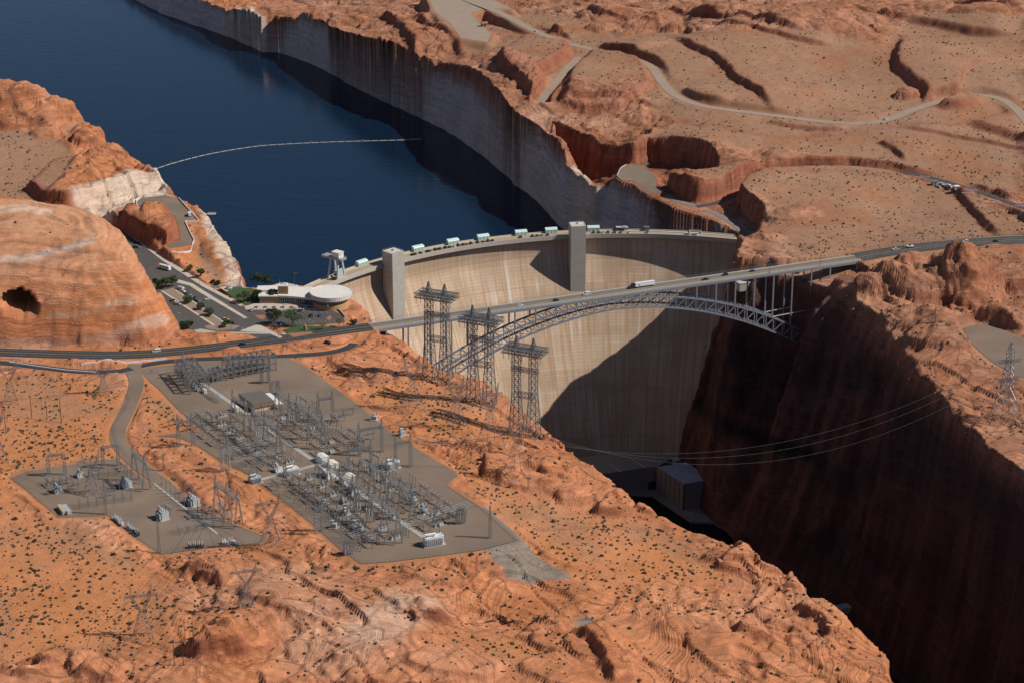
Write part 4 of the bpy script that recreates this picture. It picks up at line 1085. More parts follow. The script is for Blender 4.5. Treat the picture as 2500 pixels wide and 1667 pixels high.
# gantry crane at the left end of the crest
a = dang(812, 676); cr = empty('gantry_crane', dpt(286.5, a, 0), a, 'white gantry crane straddling the left end of the dam crest', 'crane')
mb = MB(); 
for r in (-4.6, 5.0):
    lg = MB()
    for t in (-4.6, 4.6):
        top = (r * .8, t * .45, 16.5); b0 = (r, t, .4)
        lg.add([(b0[0] - .7, b0[1] - .95, b0[2]), (b0[0] + .7, b0[1] - .95, b0[2]), (b0[0] + .7, b0[1] + .95, b0[2]), (b0[0] - .7, b0[1] + .95, b0[2]),
                (top[0] - .55, top[1] - .7, top[2]), (top[0] + .55, top[1] - .7, top[2]), (top[0] + .55, top[1] + .7, top[2]), (top[0] - .55, top[1] + .7, top[2])],
               [(3, 2, 1, 0), (4, 5, 6, 7), (0, 1, 5, 4), (1, 2, 6, 5), (2, 3, 7, 6), (3, 0, 4, 7)])
    if r < 0: lg.add([(r - .2, -4.6, 1.2), (r - .2, 4.6, 1.2), (r * .86 - .2, 2.6, 9), (r * .86 - .2, -2.6, 9)], [(0, 1, 2, 3)])
    lg.box((r, 0, 1.0), (1.4, 11, 1.5)); lg.build('leg_frame', M['equip'], cr, fix=True)
mb = MB()
for t in (-3, 3): mb.box((2.5, t, 17.2), (21, 1.1, 1.6))
mb.box((-7.4, 0, 17.2), (1.2, 6.4, 1.5)).box((12.6, 0, 17.2), (1.2, 6.4, 1.5)).box((2.5, 0, 18.1), (21.5, 7.4, .25)); mb.build('girder', M['equip_dark'], cr)
mb = MB()
for t in (-3.8, 3.8): mb.bar((-8, t, 19.2), (13, t, 19.2), .12); [mb.bar((x, t, 18.2), (x, t, 19.2), .1) for x in range(-8, 14, 2)]
mb.build('walkway_railing', M['galv'], cr)
hs = MB().box((-1.6, 0, 20.5), (7.6, 6.0, 4.4)).build('hoist_cabin', M['white'], cr); MB().box((-1.6, 0, 22.85), (8.2, 6.6, .3)).build('roof', M['roof_white'], hs)
MB().box((-5.42, .8, 20.9), (.06, 1.3, .8)).build('emblem', M['brick_red'], hs)
MB().box((3.4, -3.4, 3.4), (2.6, 2.6, 2.6)).box((3.4, -3.4, 1.2), (1.5, 1.5, 2.2)).build('machinery_block', M['equip'], cr)

# ------------------------------------------------------------------ powerhouse at the toe
ph = empty('powerhouse', (*U(1590, 1190, F_(-165)), F_(-184)), 0, 'shaded grey concrete powerhouse at the foot of the dam', 'powerhouse')
ox, oy = ph.location.x, ph.location.y; ph.scale = (1, 1, KD)
def PH(pts, z): return [(p[0] - ox, p[1] - oy) for p in UP(pts, F_(z))]
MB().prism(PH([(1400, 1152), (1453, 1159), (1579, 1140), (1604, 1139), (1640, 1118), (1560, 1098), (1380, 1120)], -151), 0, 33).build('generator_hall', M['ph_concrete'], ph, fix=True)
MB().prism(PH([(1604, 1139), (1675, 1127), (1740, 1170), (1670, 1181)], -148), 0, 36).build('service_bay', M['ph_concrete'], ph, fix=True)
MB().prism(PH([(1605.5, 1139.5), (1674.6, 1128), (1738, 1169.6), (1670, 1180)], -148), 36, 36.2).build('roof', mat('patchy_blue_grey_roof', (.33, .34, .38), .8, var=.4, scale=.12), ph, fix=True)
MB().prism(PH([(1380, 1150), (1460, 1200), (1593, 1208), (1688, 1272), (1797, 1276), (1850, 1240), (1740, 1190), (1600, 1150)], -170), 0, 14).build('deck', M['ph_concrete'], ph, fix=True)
for k in range(3):
    mb = MB(); p, q = UP([(1422 + k * 60, 1138 - 9 * k), (1455 + k * 61, 1161 - 10 * k)], F_(-151)); mb.bar((p[0] - ox, p[1] - oy, 33.1), (q[0] - ox, q[1] - oy, 33.1), .7, .4); mb.build('roof_parapet', M['concrete'], ph)
def wallmark(name, pts, z0, z1, mt, dz=0):
    p, q = [np.array(a) for a in PH(pts, z0)]
    d = (q - p) / np.hypot(*(q - p)); n = np.array([d[1], -d[0]]) * .12
    if n[1] > 0: n = -n
    return MB().add([(p[0] + n[0], p[1] + n[1], z0 + 184), (q[0] + n[0], q[1] + n[1], z0 + 184), (q[0] + n[0], q[1] + n[1], z1 + 184), (p[0] + n[0], p[1] + n[1], z1 + 184)], [(0, 1, 2, 3)]).build(name, mt, ph)
wallmark('vehicle_door', [(1697, 1228), (1713, 1226)], -170, -163, M['glass'])
wallmark('vehicle_door', [(1583, 1195), (1602, 1193)], -170, -163, M['glass'])
for k in range(5):
    mb = MB(); p = PH([(1490 + k * 18, 1199 - k * 2.2)], -170)[0]; mb.box((p[0], p[1], 18), (.6, 5, 8)); mb.build('blast_wall', M['concrete'], ph)
for k in range(4):
    mb = MB(); p = PH([(1498 + k * 18, 1196 - k * 2.2)], -170)[0]; mb.box((p[0], p[1], 16.6), (3.4, 2.6, 4.2)); mb.bar((p[0], p[1] + 2, 20), (p[0] - 9, p[1] + 8, 26), .5); mb.build('unit_transformer', M['equip_dark'], ph)
for k in range(4):
    p = PH([(1708 + k * 21, 1295 + k * 1)], -172)[0]; MB().lathe((p[0], p[1] - 1, 7), [(3.0, -1.5), (3.2, -1.4), (3.2, 1.4), (2.2, 1.5)], 14).build('outlet_valve', M['equip_dark'], ph)
for a_, b_, n_k in (((1604, 1139), (1670, 1181), 6), ((1670, 1181), (1740, 1170), 5)):
    p, q = [np.array(t) for t in PH([a_, b_], -148)]
    for k in range(n_k + 1):
        c = p + (q - p) * k / n_k; MB().box((c[0], c[1] - .1, 25), (.7, .7, 21.5)).build('wall_pilaster', M['ph_concrete'], ph)
MB().prism(PH([(1640, 1123), (1652, 1121), (1662, 1127), (1650, 1129)], -148), 36.2, 38).build('roof_vent', M['equip_dark'], ph, fix=True)
jb = empty('jib_crane', (*U(1687, 1270, F_(-170)), F_(-170)), 0, 'pale jib crane standing on the powerhouse deck edge', 'crane')
MB().bar((0, 0, 0), (0, 0, 6), .5).bar((1, .4, 6), (-5, 2.5, 7.2), .45).build('jib_arm', M['offwhite'], jb)
tp = empty('tunnel_portal', (*U(2075, 1520, -195), -205), 0, 'dark arched spillway tunnel portal in the shaded gorge wall', 'tunnel portal')
def portal():
    ang = math.radians(18); co, si = math.cos(ang), math.sin(ang); V = []; F = []
    pts = [(8 * math.cos(t), 12 + 8 * math.sin(t)) for t in np.linspace(math.pi, 0, 13)]; pts = [(-8, 0)] + pts + [(8, 0)]
    out = [(-13, 0), (-13, 25), (13, 25), (13, 0)]
    for y in (-3, 8):
        for x, z in pts: V.append((x * co - y * si, x * si + y * co, z))
    n = len(pts); F += [(i, i + 1, n + i + 1, n + i) for i in range(n - 1)]
    MB().add(V, F).build('tunnel_lining', M['concrete_grey'], tp)
    w = MB()
    w.box((-11 * co, -11 * si, 12), (6, 7, 25), ang).box((11.5 * co, 11.5 * si, 11), (7, 14, 26), ang).box((0, 0, 23), (16, 7, 4), ang)
    w.build('headwall', M['concrete_grey'], tp)
    MB().box((-7 * si, 7 * co, 10), (17, .5, 22), ang).build('tunnel_dark_panel', M['rubber'], tp)  # black panel painted in for the darkness inside the tunnel
portal()

# ------------------------------------------------------------------ the steel arch bridge
BA, BB = U(905, 797, 3.8), U(2093, 630, 5.5)
BL = float(np.hypot(*(BB - BA))); bd = (BB - BA) / BL; bn = np.array([bd[1], -bd[0]])     # bn points to the camera side
br_ang = math.atan2(bd[1], bd[0])
bridge = empty('arch_bridge', (*BA, 0), br_ang, 'grey steel arch bridge carrying the highway across the gorge', 'bridge')
bz = lambda s: 3.85 + (5.55 - 3.85) * s / BL
def spx(px, z=3.0, n=0.0):
    """distance along the bridge whose picture column is px"""
    S = np.linspace(-30, BL + 30, 4000); P = BA + np.outer(S, bd) + bn * n
    x = np.array([proj(p[0], p[1], z)[0] for p in P]); return float(np.interp(px, x, S))
# local frame: x along, -y towards the camera
W2 = 6.6
def strip(o, y0, y1, z0, z1, n=24, s0=0, s1=None):
    s1 = BL if s1 is None else s1
    S = np.linspace(s0, s1, n); V = []; F = []
    for s in S: V += [(s, y0, bz(s) + z0), (s, y1, bz(s) + z0), (s, y1, bz(s) + z1), (s, y0, bz(s) + z1)]
    for i in range(n - 1):
        for k in range(4): F.append((i * 4 + k, i * 4 + (k + 1) % 4, i * 4 + 4 + (k + 1) % 4, i * 4 + 4 + k))
    F += [(3, 2, 1, 0), tuple((n - 1) * 4 + k for k in range(4))]
    return o.add(V, F)
strip(MB(), -W2, W2, -1.0, 0).build('deck_slab', M['concrete_grey'], bridge, fix=True)
strip(MB(), -4.6, 4.6, 0, .03).build('roadway', M['bridge_road'], bridge, fix=True)
for y in (-4.95, 4.95): strip(MB(), y - .35, y + .35, 0, .75).build('kerb_barrier', M['concrete'], bridge, fix=True)
mb = MB()
for y in (-.2, .2): strip(mb, y - .1, y + .1, .03, .04)
mb.build('centre_line', M['yellow_paint'], bridge, fix=True)
mb = MB()
for y in (-6.2, -2, 2, 6.2): strip(mb, y - .35, y + .35, -2.6, -1.0)
mb.build('girder', M['steel'], bridge, fix=True)
for y, hh_ in ((-W2 + .1, 1.3), (W2 - .1, 2.6)):
    mb = MB()
    for s in np.arange(0, BL, 3.0): mb.bar((s, y, bz(s)), (s, y, bz(s) + hh_), .1)
    for z in np.linspace(.4, hh_, 3 if hh_ < 2 else 5): strip(mb, y - .04, y + .04, z - .05, z, 3)
    mb.build('railing', M['galv'], bridge)
SC = spx(1500, 2, W2 - 1); HALF = 163.0
KA = .00178
def zu(s): return bz(s) - 4.2 - KA * (s - SC) ** 2
def zl(s): return zu(s) - 7.2 - .030 * abs(s - SC)
NP = 40
PS = np.linspace(SC - HALF, SC + HALF + 18, NP + 1)
for y in (-5.9, 5.9):
    mb = MB()
    for i, s in enumerate(PS):
        mb.bar((s, y, zu(s)), (s, y, zl(s)), .55)
        if i < NP:
            q = PS[i + 1]
            mb.bar((s, y, zu(s)), (q, y, zu(q)), 1.0, 1.15); mb.bar((s, y, zl(s)), (q, y, zl(q)), 1.0, 1.15)
            mb.bar((s, y, zl(s)), (q, y, zu(q)), .5) if i >= NP / 2 else mb.bar((s, y, zu(s)), (q, y, zl(q)), .5)
    mb.build('arch_rib', M['steel'], bridge)
mb = MB()
for i, s in enumerate(PS):
    for f in (zu, zl):
        mb.bar((s, -5.9, f(s)), (s, 5.9, f(s)), .4)
        if i < NP: q = PS[i + 1]; mb.bar((s, -5.9, f(s)), (q, 5.9, f(q)), .28); mb.bar((s, 5.9, f(s)), (q, -5.9, f(q)), .28)
    mb.bar((s, -5.9, zu(s)), (s, 5.9, zl(s)), .25)
mb.build('sway_bracing', M['steel'], bridge)
CS = [spx(p, -2, 5.9) for p in (1605, 1981)]; step_ = (CS[1] - CS[0]) / 8
cols = [CS[0] + step_ * k for k in range(-17, 10)]
cols = [s for s in cols if 6 < s < BL - 4]
for s in cols:
    on = SC - HALF + 2 < s < SC + HALF + 16
    x, y = BA + bd * s
    for yy in (-5.9, 5.9):
        p = BA + bd * s - np.array([-bd[1], bd[0]]) * 0 + np.array([-bd[1], bd[0]]) * yy
        zb = zu(s) if on else float(zat(*p)) - 3
        if abs(s - CS[1]) < 3: zb = zl(s) - 6
        if bz(s) - 2.6 - zb < 2.2: continue
        MB().bar((s, yy, zb), (s, yy, bz(s) - 2.4), .95).build('column', M['steel'], bridge)
    if bz(s) - zu(s) > 3 or not on:
        MB().bar((s, -6.1, bz(s) - 2.2), (s, 6.1, bz(s) - 2.2), .7, 1.1).build('cap_beam', M['steel'], bridge)
z_ = bz(CS[1]) - 36
for yy in (-5.9, 5.9): MB().bar((cols[-4] , yy, z_ - 1), (CS[1] - .5, yy, z_ + .5), .5).build('tie_strut', M['offwhite'], bridge)
for s, nm in ((-2, 'abutment'), (BL - 1, 'abutment')):
    MB().box((s, 0, bz(s) - 4.2), (6, 15, 6.4)).build(nm, M['concrete_grey'], bridge)
for k, (px, py) in enumerate([(1815, 700), (1958, 662)]):
    p = G(px, py); t = empty('anchor_block', (p[0], p[1], p[2] - 2), br_ang, ['large boxy concrete anchor block on the ledge behind the bridge', 'low concrete block at the rim behind the right end of the bridge'][k], 'concrete block')
    MB().box((0, 0, 2.8), (11 if k == 0 else 9, 8, 6.5)).build('block', M['concrete_grey'], t); MB().box((0, 0, 6.25), (11.6 if k == 0 else 9.6, 8.6, .4)).build('cap', M['concrete'], t)

# ------------------------------------------------------------------ visitor centre
vc = empty('visitor_centre', (*U(740, 720, VZ), VZ), 0, 'white roofed visitor centre with a round rotunda above the dam', 'building')
vx, vy = vc.location.x, vc.location.y
def VP(pts, z): return [(p[0] - vx, p[1] - vy) for p in UP(pts, VZ + z)]
def block(pts, z, nm='roof', zb=-1, over=.0, wall=M['brown'], inset=.9):
    P = np.array(VP(pts, z)); c = P.mean(0)
    MB().prism(P, z - .9, z).build(nm, M['roof_white'], vc, fix=True)
    Q = c + (P - c) * np.clip(1 - inset / np.hypot(*(P - c).T), 0, 1)[:, None]
    MB().prism(Q, zb, z - .9).build('wall', wall, vc, fix=True)
block([(624, 709), (630, 698), (679, 697), (679, 709)], 7.5)
block([(630, 723), (635, 712), (660, 712), (684, 718), (684, 723)], 6.2)
front = [(678, 722), (700, 723), (720, 724.4), (746, 727), (770, 730), (786, 732)]
P = VP(front + [(786, 716), (764, 701), (684, 700)], 6.5)
MB().prism(P, 5.3, 6.5).build('roof', M['roof_white'], vc, fix=True)
fr = np.array(VP(front, 6.5)); n_ = np.array([.15, 1.6])
MB().prism(list(fr + n_ * .5) + VP([(784, 717), (764, 703), (686, 702)], 6.5), -1, 5.3).build('wall', M['offwhite'], vc, fix=True)
g = resample(fr + n_ * .5 + np.array([0, -.15]), 1.6)
mbg, mbm = MB(), MB()
for p, q in zip(g[:-1], g[1:]): mbg.add([(p[0], p[1], .6), (q[0], q[1], .6), (q[0], q[1], 4.6), (p[0], p[1], 4.6)], [(0, 1, 2, 3)])
for p in g: mbm.box((p[0], p[1] - .08, 2.7), (.22, .25, 5.0))
win = mbg.build('window', M['glass'], vc); mbm.build('mullion', M['offwhite'], win)
Pp = VP([(678, 698.5), (682, 691), (703, 691), (703, 698.5)], 13)
MB().prism(Pp, 6.4, 12.4).build('penthouse', M['brown'], vc, fix=True)
MB().prism(np.array(Pp) * 1.0, 12.4, 13).build('roof', M['roof_white'], vc, fix=True)
mb = MB(); c = np.mean(Pp, 0)
for k in range(9):
    p = np.array(Pp[0]) + (np.array(Pp[3]) - np.array(Pp[0])) * (k + .5) / 9; mb.box((p[0], p[1] - .1, 9.4), (.3, .25, 6))
mb.build('wall_fin', M['tan_panel'], vc); MB().box((c[0] - 1, c[1] + 1, 13.4), (2, 1.4, .9)).box((c[0] + 1.6, c[1] - .4, 13.3), (1.2, 1.2, .7)).bar((c[0] - 3, c[1] + 2, 13), (c[0] - 3, c[1] + 2, 16.5), .15).build('roof_unit', M['equip_dark'], vc)
rc = VP([(808, 711)], 10.5)[0]
MB().lathe((rc[0], rc[1], 0), [(12.6, -9), (12.6, 7.0)], 48).build('rotunda_base', M['brown'], vc)
MB().lathe((rc[0], rc[1], 0), [(14.0, -1.2), (14.0, 3.4), (13.4, 3.5), (13.0, 3.5)], 48).build('balcony_wall', M['tan_panel'], vc)
MB().lathe((rc[0], rc[1], 0), [(13.4, 6.6), (15.6, 6.8), (15.8, 7.2), (15.8, 10.4), (15.4, 10.5), (15.4, 10.1)], 64).build('rotunda_drum', M['roof_white'], vc)
mb = MB()
for k in range(64): a = k / 64 * 6.2832; mb.bar((rc[0] + 15.83 * math.cos(a), rc[1] + 15.83 * math.sin(a), 7.1), (rc[0] + 15.83 * math.cos(a), rc[1] + 15.83 * math.sin(a), 10.4), .14)
mb.build('drum_rib', M['offwhite'], vc)
mb = MB()
for k in range(10): a = math.radians(250 + k * 11); mb.bar((rc[0] + 13.6 * math.cos(a), rc[1] + 13.6 * math.sin(a), -10), (rc[0] + 13.6 * math.cos(a), rc[1] + 13.6 * math.sin(a), -1), .8)
mb.build('rotunda_pier', M['concrete_grey'], vc)
# ------------------------------------------------------------------ vehicles
CARCOL = {'white': (.72, .72, .72), 'silver': (.42, .43, .44), 'grey': (.16, .17, .18), 'black': (.015, .015, .017), 'dark': (.03, .032, .04), 'blue': (.02, .07, .30), 'navy': (.015, .025, .07), 'maroon': (.09, .015, .02), 'yellow': (.62, .36, .02), 'beige': (.48, .40, .28)}
CM = {k: mat('car_paint_' + k, v, .3, var=.03) for k, v in CARCOL.items()}
M['tyre'] = mat('tyre_rubber', (.02, .02, .02), .9)
M['lampglass'] = mat('headlight_glass', (.6, .6, .58), .2)
_veh = {}
def wheels(root, xs, w, r=.36):
    for x in xs:
        for s in (-1, 1):
            o = MB().lathe((0, 0, 0), [(r * .9, -.12), (r, -.08), (r, .08), (r * .9, .12)], 10).build('wheel', M['tyre'], root)
            o.location = (x, s * (w / 2 - .1), r); o.rotation_euler = (math.pi / 2, 0, 0)
def glasshouse(root, prof, w, zroof, col, x0, x1):
    MB().extrude(prof, (0, 0, 0), (1, 0), (0, 1), w - .22).build('window_glass', M['glass'], root, fix=True)
    MB().box(((x0 + x1) / 2, 0, zroof), (x1 - x0, w - .3, .1)).build('roof', CM[col], root)
def vehicle(kind, col):
    r = bpy.data.objects.new('parked_' + kind, None); COL.objects.link(r)
    b = MB(); X = (1, 0); Yv = (0, 1)
    if kind == 'car':
        w = 1.85; b.extrude([(-2.3, .3), (-2.35, .75), (-1.9, .95), (1.0, .92), (2.2, .78), (2.32, .3)], (0, 0, 0), X, Yv, w)
        glasshouse(r, [(-1.7, .9), (-1.1, 1.40), (.35, 1.42), (1.05, .9)], w, 1.44, col, -1.1, .35); wheels(r, (-1.4, 1.4), w, .33)
    elif kind == 'suv':
        w = 1.98; b.extrude([(-2.4, .4), (-2.45, 1.05), (-2.2, 1.12), (1.1, 1.1), (2.3, .98), (2.42, .4)], (0, 0, 0), X, Yv, w)
        glasshouse(r, [(-2.35, 1.1), (-2.0, 1.72), (.4, 1.75), (1.15, 1.1)], w, 1.78, col, -2.1, .45); wheels(r, (-1.45, 1.5), w, .38)
    elif kind == 'pickup':
        w = 2.02; b.extrude([(-2.85, .45), (-2.88, 1.08), (-.75, 1.08), (-.75, 1.0), (1.5, 1.12), (2.75, 1.02), (2.85, .45)], (0, 0, 0), X, Yv, w)
        glasshouse(r, [(-.8, 1.05), (-.6, 1.78), (.75, 1.8), (1.45, 1.08)], w, 1.83, col, -.65, .8)
        MB().box((-1.85, 0, 1.1), (1.9, 1.6, .05)).build('load_bed', M['tyre'], r); wheels(r, (-1.8, 1.8), w, .4)
    elif kind == 'van':
        w = 2.05; b.extrude([(-2.9, .4), (-2.95, 1.35), (1.6, 1.3), (2.7, 1.1), (2.9, .4)], (0, 0, 0), X, Yv, w)
        glasshouse(r, [(-2.9, 1.3), (-2.8, 1.9), (1.2, 1.95), (2.0, 1.25)], w, 2.15, col, -2.85, 1.3)
        MB().extrude([(-2.9, 1.9), (-2.8, 2.5), (.9, 2.55), (1.35, 1.9)], (0, 0, 0), X, Yv, w - .15).build('high_roof', CM[col], r, fix=True); wheels(r, (-1.8, 1.8), w, .37)
    elif kind == 'motorhome':
        w = 2.55; b.extrude([(-5.9, .5), (-5.9, 3.4), (-5.7, 3.55), (5.3, 3.55), (5.75, 3.0), (5.9, 1.6), (5.9, .5)], (0, 0, 0), X, Yv, w)
        MB().extrude([(5.76, 1.7), (5.6, 3.0), (5.78, 3.02), (5.94, 1.7)], (0, 0, 0), X, Yv, w - .3).build('windscreen', M['glass'], r, fix=True)
        for x, l in ((-3.6, 2.0), (-.6, 2.4), (2.6, 2.2)):
            MB().box((x, 0, 2.5), (l, w + .04, .8)).build('side_window', M['glass'], r)
        MB().box((.5, 0, 1.2), (9.5, w + .03, .7)).build('graphic_stripe', CM['grey'], r)
        for x in (-3.8, 0, 3): MB().box((x, 0, 3.7), (1.2, .9, .35)).build('air_conditioner', M['white'], r)
        wheels(r, (-3.6, 3.8), w, .48)
    elif kind == 'lorry':
        w = 2.4; b.extrude([(-4, .6), (-4, 3.3), (1.3, 3.3), (1.3, .6)], (0, 0, 0), X, Yv, w)
        MB().extrude([(1.4, .5), (1.4, 2.5), (2.3, 2.5), (2.9, 1.5), (3.6, 1.3), (3.6, .5)], (0, 0, 0), X, Yv, 2.1).build('cab', CM[col], r, fix=True)
        MB().extrude([(2.32, 1.6), (2.3, 2.4), (2.4, 2.4), (2.9, 1.6)], (0, 0, 0), X, Yv, 1.9).build('windscreen', M['glass'], r, fix=True); wheels(r, (-2.6, 2.6), w, .45)
    b.build('body', CM[col], r, fix=True)
    if kind not in ('motorhome', 'lorry'):
        fx = {'car': 2.25, 'suv': 2.38, 'pickup': 2.8, 'van': 2.82}[kind]
        for s in (-1, 1): MB().box((fx, s * .68, .72 if kind == 'car' else .85), (.16, .36, .18)).build('headlight', M['lampglass'], r)
    return r
def put_vehicle(kind, col, loc, rz, label, group=None):
    cat = {'car': 'car', 'suv': 'car', 'pickup': 'pickup truck', 'van': 'van', 'motorhome': 'motorhome', 'lorry': 'truck'}[kind]
    k = (kind, col)
    if k not in _veh:
        r = vehicle(kind, col); r.location = tuple(map(float, loc)); r.rotation_euler = (0, 0, rz); tag(r, label, cat, group); _veh[k] = r; freeze(r)
        if group is None and 'group' in r: del r['group']
    else:
        r = copy_tree(_veh[k], loc, rz, label)
        if 'group' in r: del r['group']
        if group: r['group'] = group
    return r
def pdir(px, py, dx, dy, z):
    a, b = U(px, py, z), U(px + dx, py + dy, z); return math.atan2(b[1] - a[1], b[0] - a[0])
# cars on the dam crest, nosed in along the downstream parapet
row = [(1003, 622, 'suv', 'black'), (1012, 620, 'pickup', 'silver'), (1024, 618, 'car', 'dark'), (1038, 613, 'suv', 'black'), (1047, 613, 'car', 'grey'), (1060, 610, 'suv', 'dark'), (1070, 608, 'pickup', 'black'), (1084, 605, 'suv', 'navy'), (1096, 604, 'car', 'black'), (1105, 601, 'car', 'white'), (1118, 601, 'suv', 'black'), (1129, 598, 'pickup', 'dark'), (1139, 597, 'car', 'grey'), (1149, 596, 'suv', 'dark'), (1163, 592, 'suv', 'black'), (1177, 590, 'pickup', 'silver'), (1191, 590, 'suv', 'dark'), (1202, 589, 'car', 'black')]
G1 = 'cars parked along the dam crest'
cname = {'car': 'saloon car', 'suv': 'four wheel drive car', 'pickup': 'pickup truck', 'van': 'van'}
for i, (px, py, k, c) in enumerate(row):
    a = dang(px, py); put_vehicle(k, c, dpt(285.3, a, .03), a + (math.pi if i % 3 else 0), '%s %s, %s vehicle right of the left elevator tower' % (c, cname[k], ords[i]), G1)
row2 = [(1269, 580, 'suv', 'black'), (1299, 578, 'suv', 'black'), (1311, 577, 'pickup', 'dark'), (1323, 577, 'car', 'grey'), (1336, 575, 'suv', 'navy')]
for i, (px, py, k, c) in enumerate(row2):
    a = dang(px, py); put_vehicle(k, c, dpt(285.3, a, .03), a + math.pi, '%s %s, %s vehicle left of the right elevator tower' % (c, cname[k], ords[len(row2) - 1 - i]), G1)
row3 = [(1448, 568, 'suv', 'black'), (1461, 568, 'pickup', 'dark'), (1472, 569, 'car', 'silver'), (1484, 568, 'suv', 'dark'), (1500, 567, 'suv', 'black'), (1515, 567, 'car', 'maroon'), (1537, 567, 'suv', 'white'), (1580, 568, 'pickup', 'grey')]
for i, (px, py, k, c) in enumerate(row3):
    a = dang(px, py); put_vehicle(k, c, dpt(285.8, a, .03), a + math.pi, '%s %s, %s vehicle right of the right elevator tower' % (c, cname[k], ords[i]), G1)
for px, lab in ((1678, 'white pickup truck on the dam crest below the cream viewing bay'), (1697, 'white pickup truck nearest the right end of the dam crest')):
    a = dang(px, 571); put_vehicle('pickup', 'white', dpt(286.3, a, .03), a + 1.2, lab, G1)
# visitor lot and approach road
for k, c, px, py, dx, dy, lab in [
 ('motorhome', 'white', 402, 658, -30, -8, 'long white motorhome with dark stripes on the road beside the red dome'),
 ('van', 'grey', 333, 606, 30, 2, 'grey high roof van on the road behind the dome'), ('car', 'navy', 336, 595, 30, 4, 'dark blue car just beyond the grey van on the road'),
 ('pickup', 'white', 446, 713, 20, 6, 'white pickup truck hitched at the top of the parking row'), ('car', 'dark', 455, 718.5, 20, 6, 'dark saloon car next to the white pickup at the top of the parking row'), ('car', 'blue', 458, 722, 20, 6, 'blue car in the middle of the upper parking row'),
 ('pickup', 'silver', 466, 726, 20, 6, 'silver pickup truck below the blue car in the parking row'), ('suv', 'black', 477, 731, 20, 6, 'black four wheel drive car at the end of the parking row'), ('suv', 'grey', 482, 735.5, 20, 6, 'grey four wheel drive car at the lowest end of the parking row'),
 ('car', 'white', 508, 732, -24, 3, 'small white car driving across the visitor parking lot'), ('pickup', 'dark', 424, 737, 24, 4, 'dark pickup truck topmost of three beside the long walkway'), ('pickup', 'white', 428, 741, 24, 4, 'white pickup truck between a dark pickup and a silver car beside the walkway'), ('suv', 'silver', 434, 744.5, 24, 3, 'silver car lowest of three beside the long walkway'),
 ('suv', 'yellow', 552, 782, 24, 2, 'yellow four wheel drive car beside the planted island'), ('suv', 'dark', 567, 790, 24, 3, 'dark four wheel drive car below the yellow one by the planted island'),
 ('suv', 'silver', 615, 759, 14, -6, 'silver car parked alone at the left end of the plaza row'), ('suv', 'black', 657, 760, 14, -6, 'black car second from the left along the plaza'), ('suv', 'dark', 670, 759, 14, -6, 'dark car third from the left along the plaza'), ('car', 'silver', 684, 761, 14, -6, 'silver saloon car fourth from the left along the plaza'),
 ('suv', 'grey', 722, 760, 14, -6, 'grey car fifth from the left along the plaza'), ('car', 'navy', 733, 760, 14, -6, 'navy saloon car at the right end of the plaza row'),
 ('car', 'grey', 738, 774, 8, 10, 'grey saloon car behind the big trees in the small lot'), ('suv', 'dark', 760, 773, 8, 10, 'dark car alone in the middle of the small lot'), ('car', 'blue', 781, 773, 8, 10, 'bright blue car at the right of the small lot'), ('car', 'blue', 685, 791, 10, 4, 'blue car half hidden under the big green tree')]:
    p = U(px, py, VZ); put_vehicle(k, c, (*p, VZ + .02), pdir(px, py, dx, dy, VZ), lab)
def on_path(path, px, py, off=None):
    P = np.array([proj(*q) for q in path]); i = int(np.argmin((P[:, 0] - px) ** 2 + 4 * (P[:, 1] - py) ** 2)); i = min(max(i, 1), len(path) - 2)
    d = path[i + 1] - path[i - 1]; a = math.atan2(d[1], d[0]); n = np.array([-d[1], d[0]]) / np.hypot(d[0], d[1])
    p = path[i, :2] + n * (off or 0); return (p[0], p[1], path[i, 2] + .04), a
for k, c, rd, px, py, off, fl, lab in [
 ('suv', 'black', 'highway_w', 581, 843, -2, 0, 'black four wheel drive car on the highway below the planted islands'), ('van', 'white', 'highway_w', 383, 860, 2, 1, 'white van on the highway half hidden by a red rock'),
 ('pickup', 'white', 'highway_e', 2196, 610, 2, 1, 'white pickup truck towing a boat off the right end of the bridge'), ('suv', 'white', 'highway_e', 2352, 594, 2, 1, 'white four wheel drive car on the right hand highway'), ('car', 'navy', 'highway_e', 2437, 588, -2, 0, 'navy car at the far right of the highway'),
 ('suv', 'white', 'dirt', 1316, 78, -1, 0, 'white car on the far dirt road by the red roofed hut'), ('suv', 'white', 'dirt', 2166, 297, 1, 0, 'white four wheel drive car on the bend of the winding dirt road')]:
    loc, a = on_path(R[rd], px, py, off); put_vehicle(k, c, loc, a + math.pi * fl, lab)
p = GS(800, 838); put_vehicle('suv', 'maroon', p, pdir(800, 838, 20, 2, 3), 'maroon car pulled up on the gravel beside the highway')
def on_bridge(px, off):
    s = spx(px, 5, -off); q = BA + bd * s - bn * off; return (q[0], q[1], bz(s) + .04)
for k, c, px, off, fl, lab in [('suv', 'dark', 1358, -2, 0, 'dark car on the bridge behind the white van'), ('car', 'white', 1270, -2, 0, 'white saloon car nearest the left end of the bridge'), ('van', 'white', 1432, 2, 1, 'white van on the bridge left of the long truck'),
                               ('pickup', 'dark', 1722, -2, 0, 'dark pickup truck on the bridge just right of the long truck'), ('suv', 'black', 1770, 2, 1, 'black car in the middle of three on the right half of the bridge'), ('car', 'navy', 1836, 2, 1, 'navy car nearest the right end of the bridge')]:
    put_vehicle(k, c, on_bridge(px, off), br_ang + math.pi * fl, lab)
p = U(463, 527, LZ(*U(463, 527, 12))); put_vehicle('lorry', 'white', (*p, LZ(*p) + .03), pdir(463, 527, -6, -20, 12), 'white box truck parked in the lookout lot by the lake')
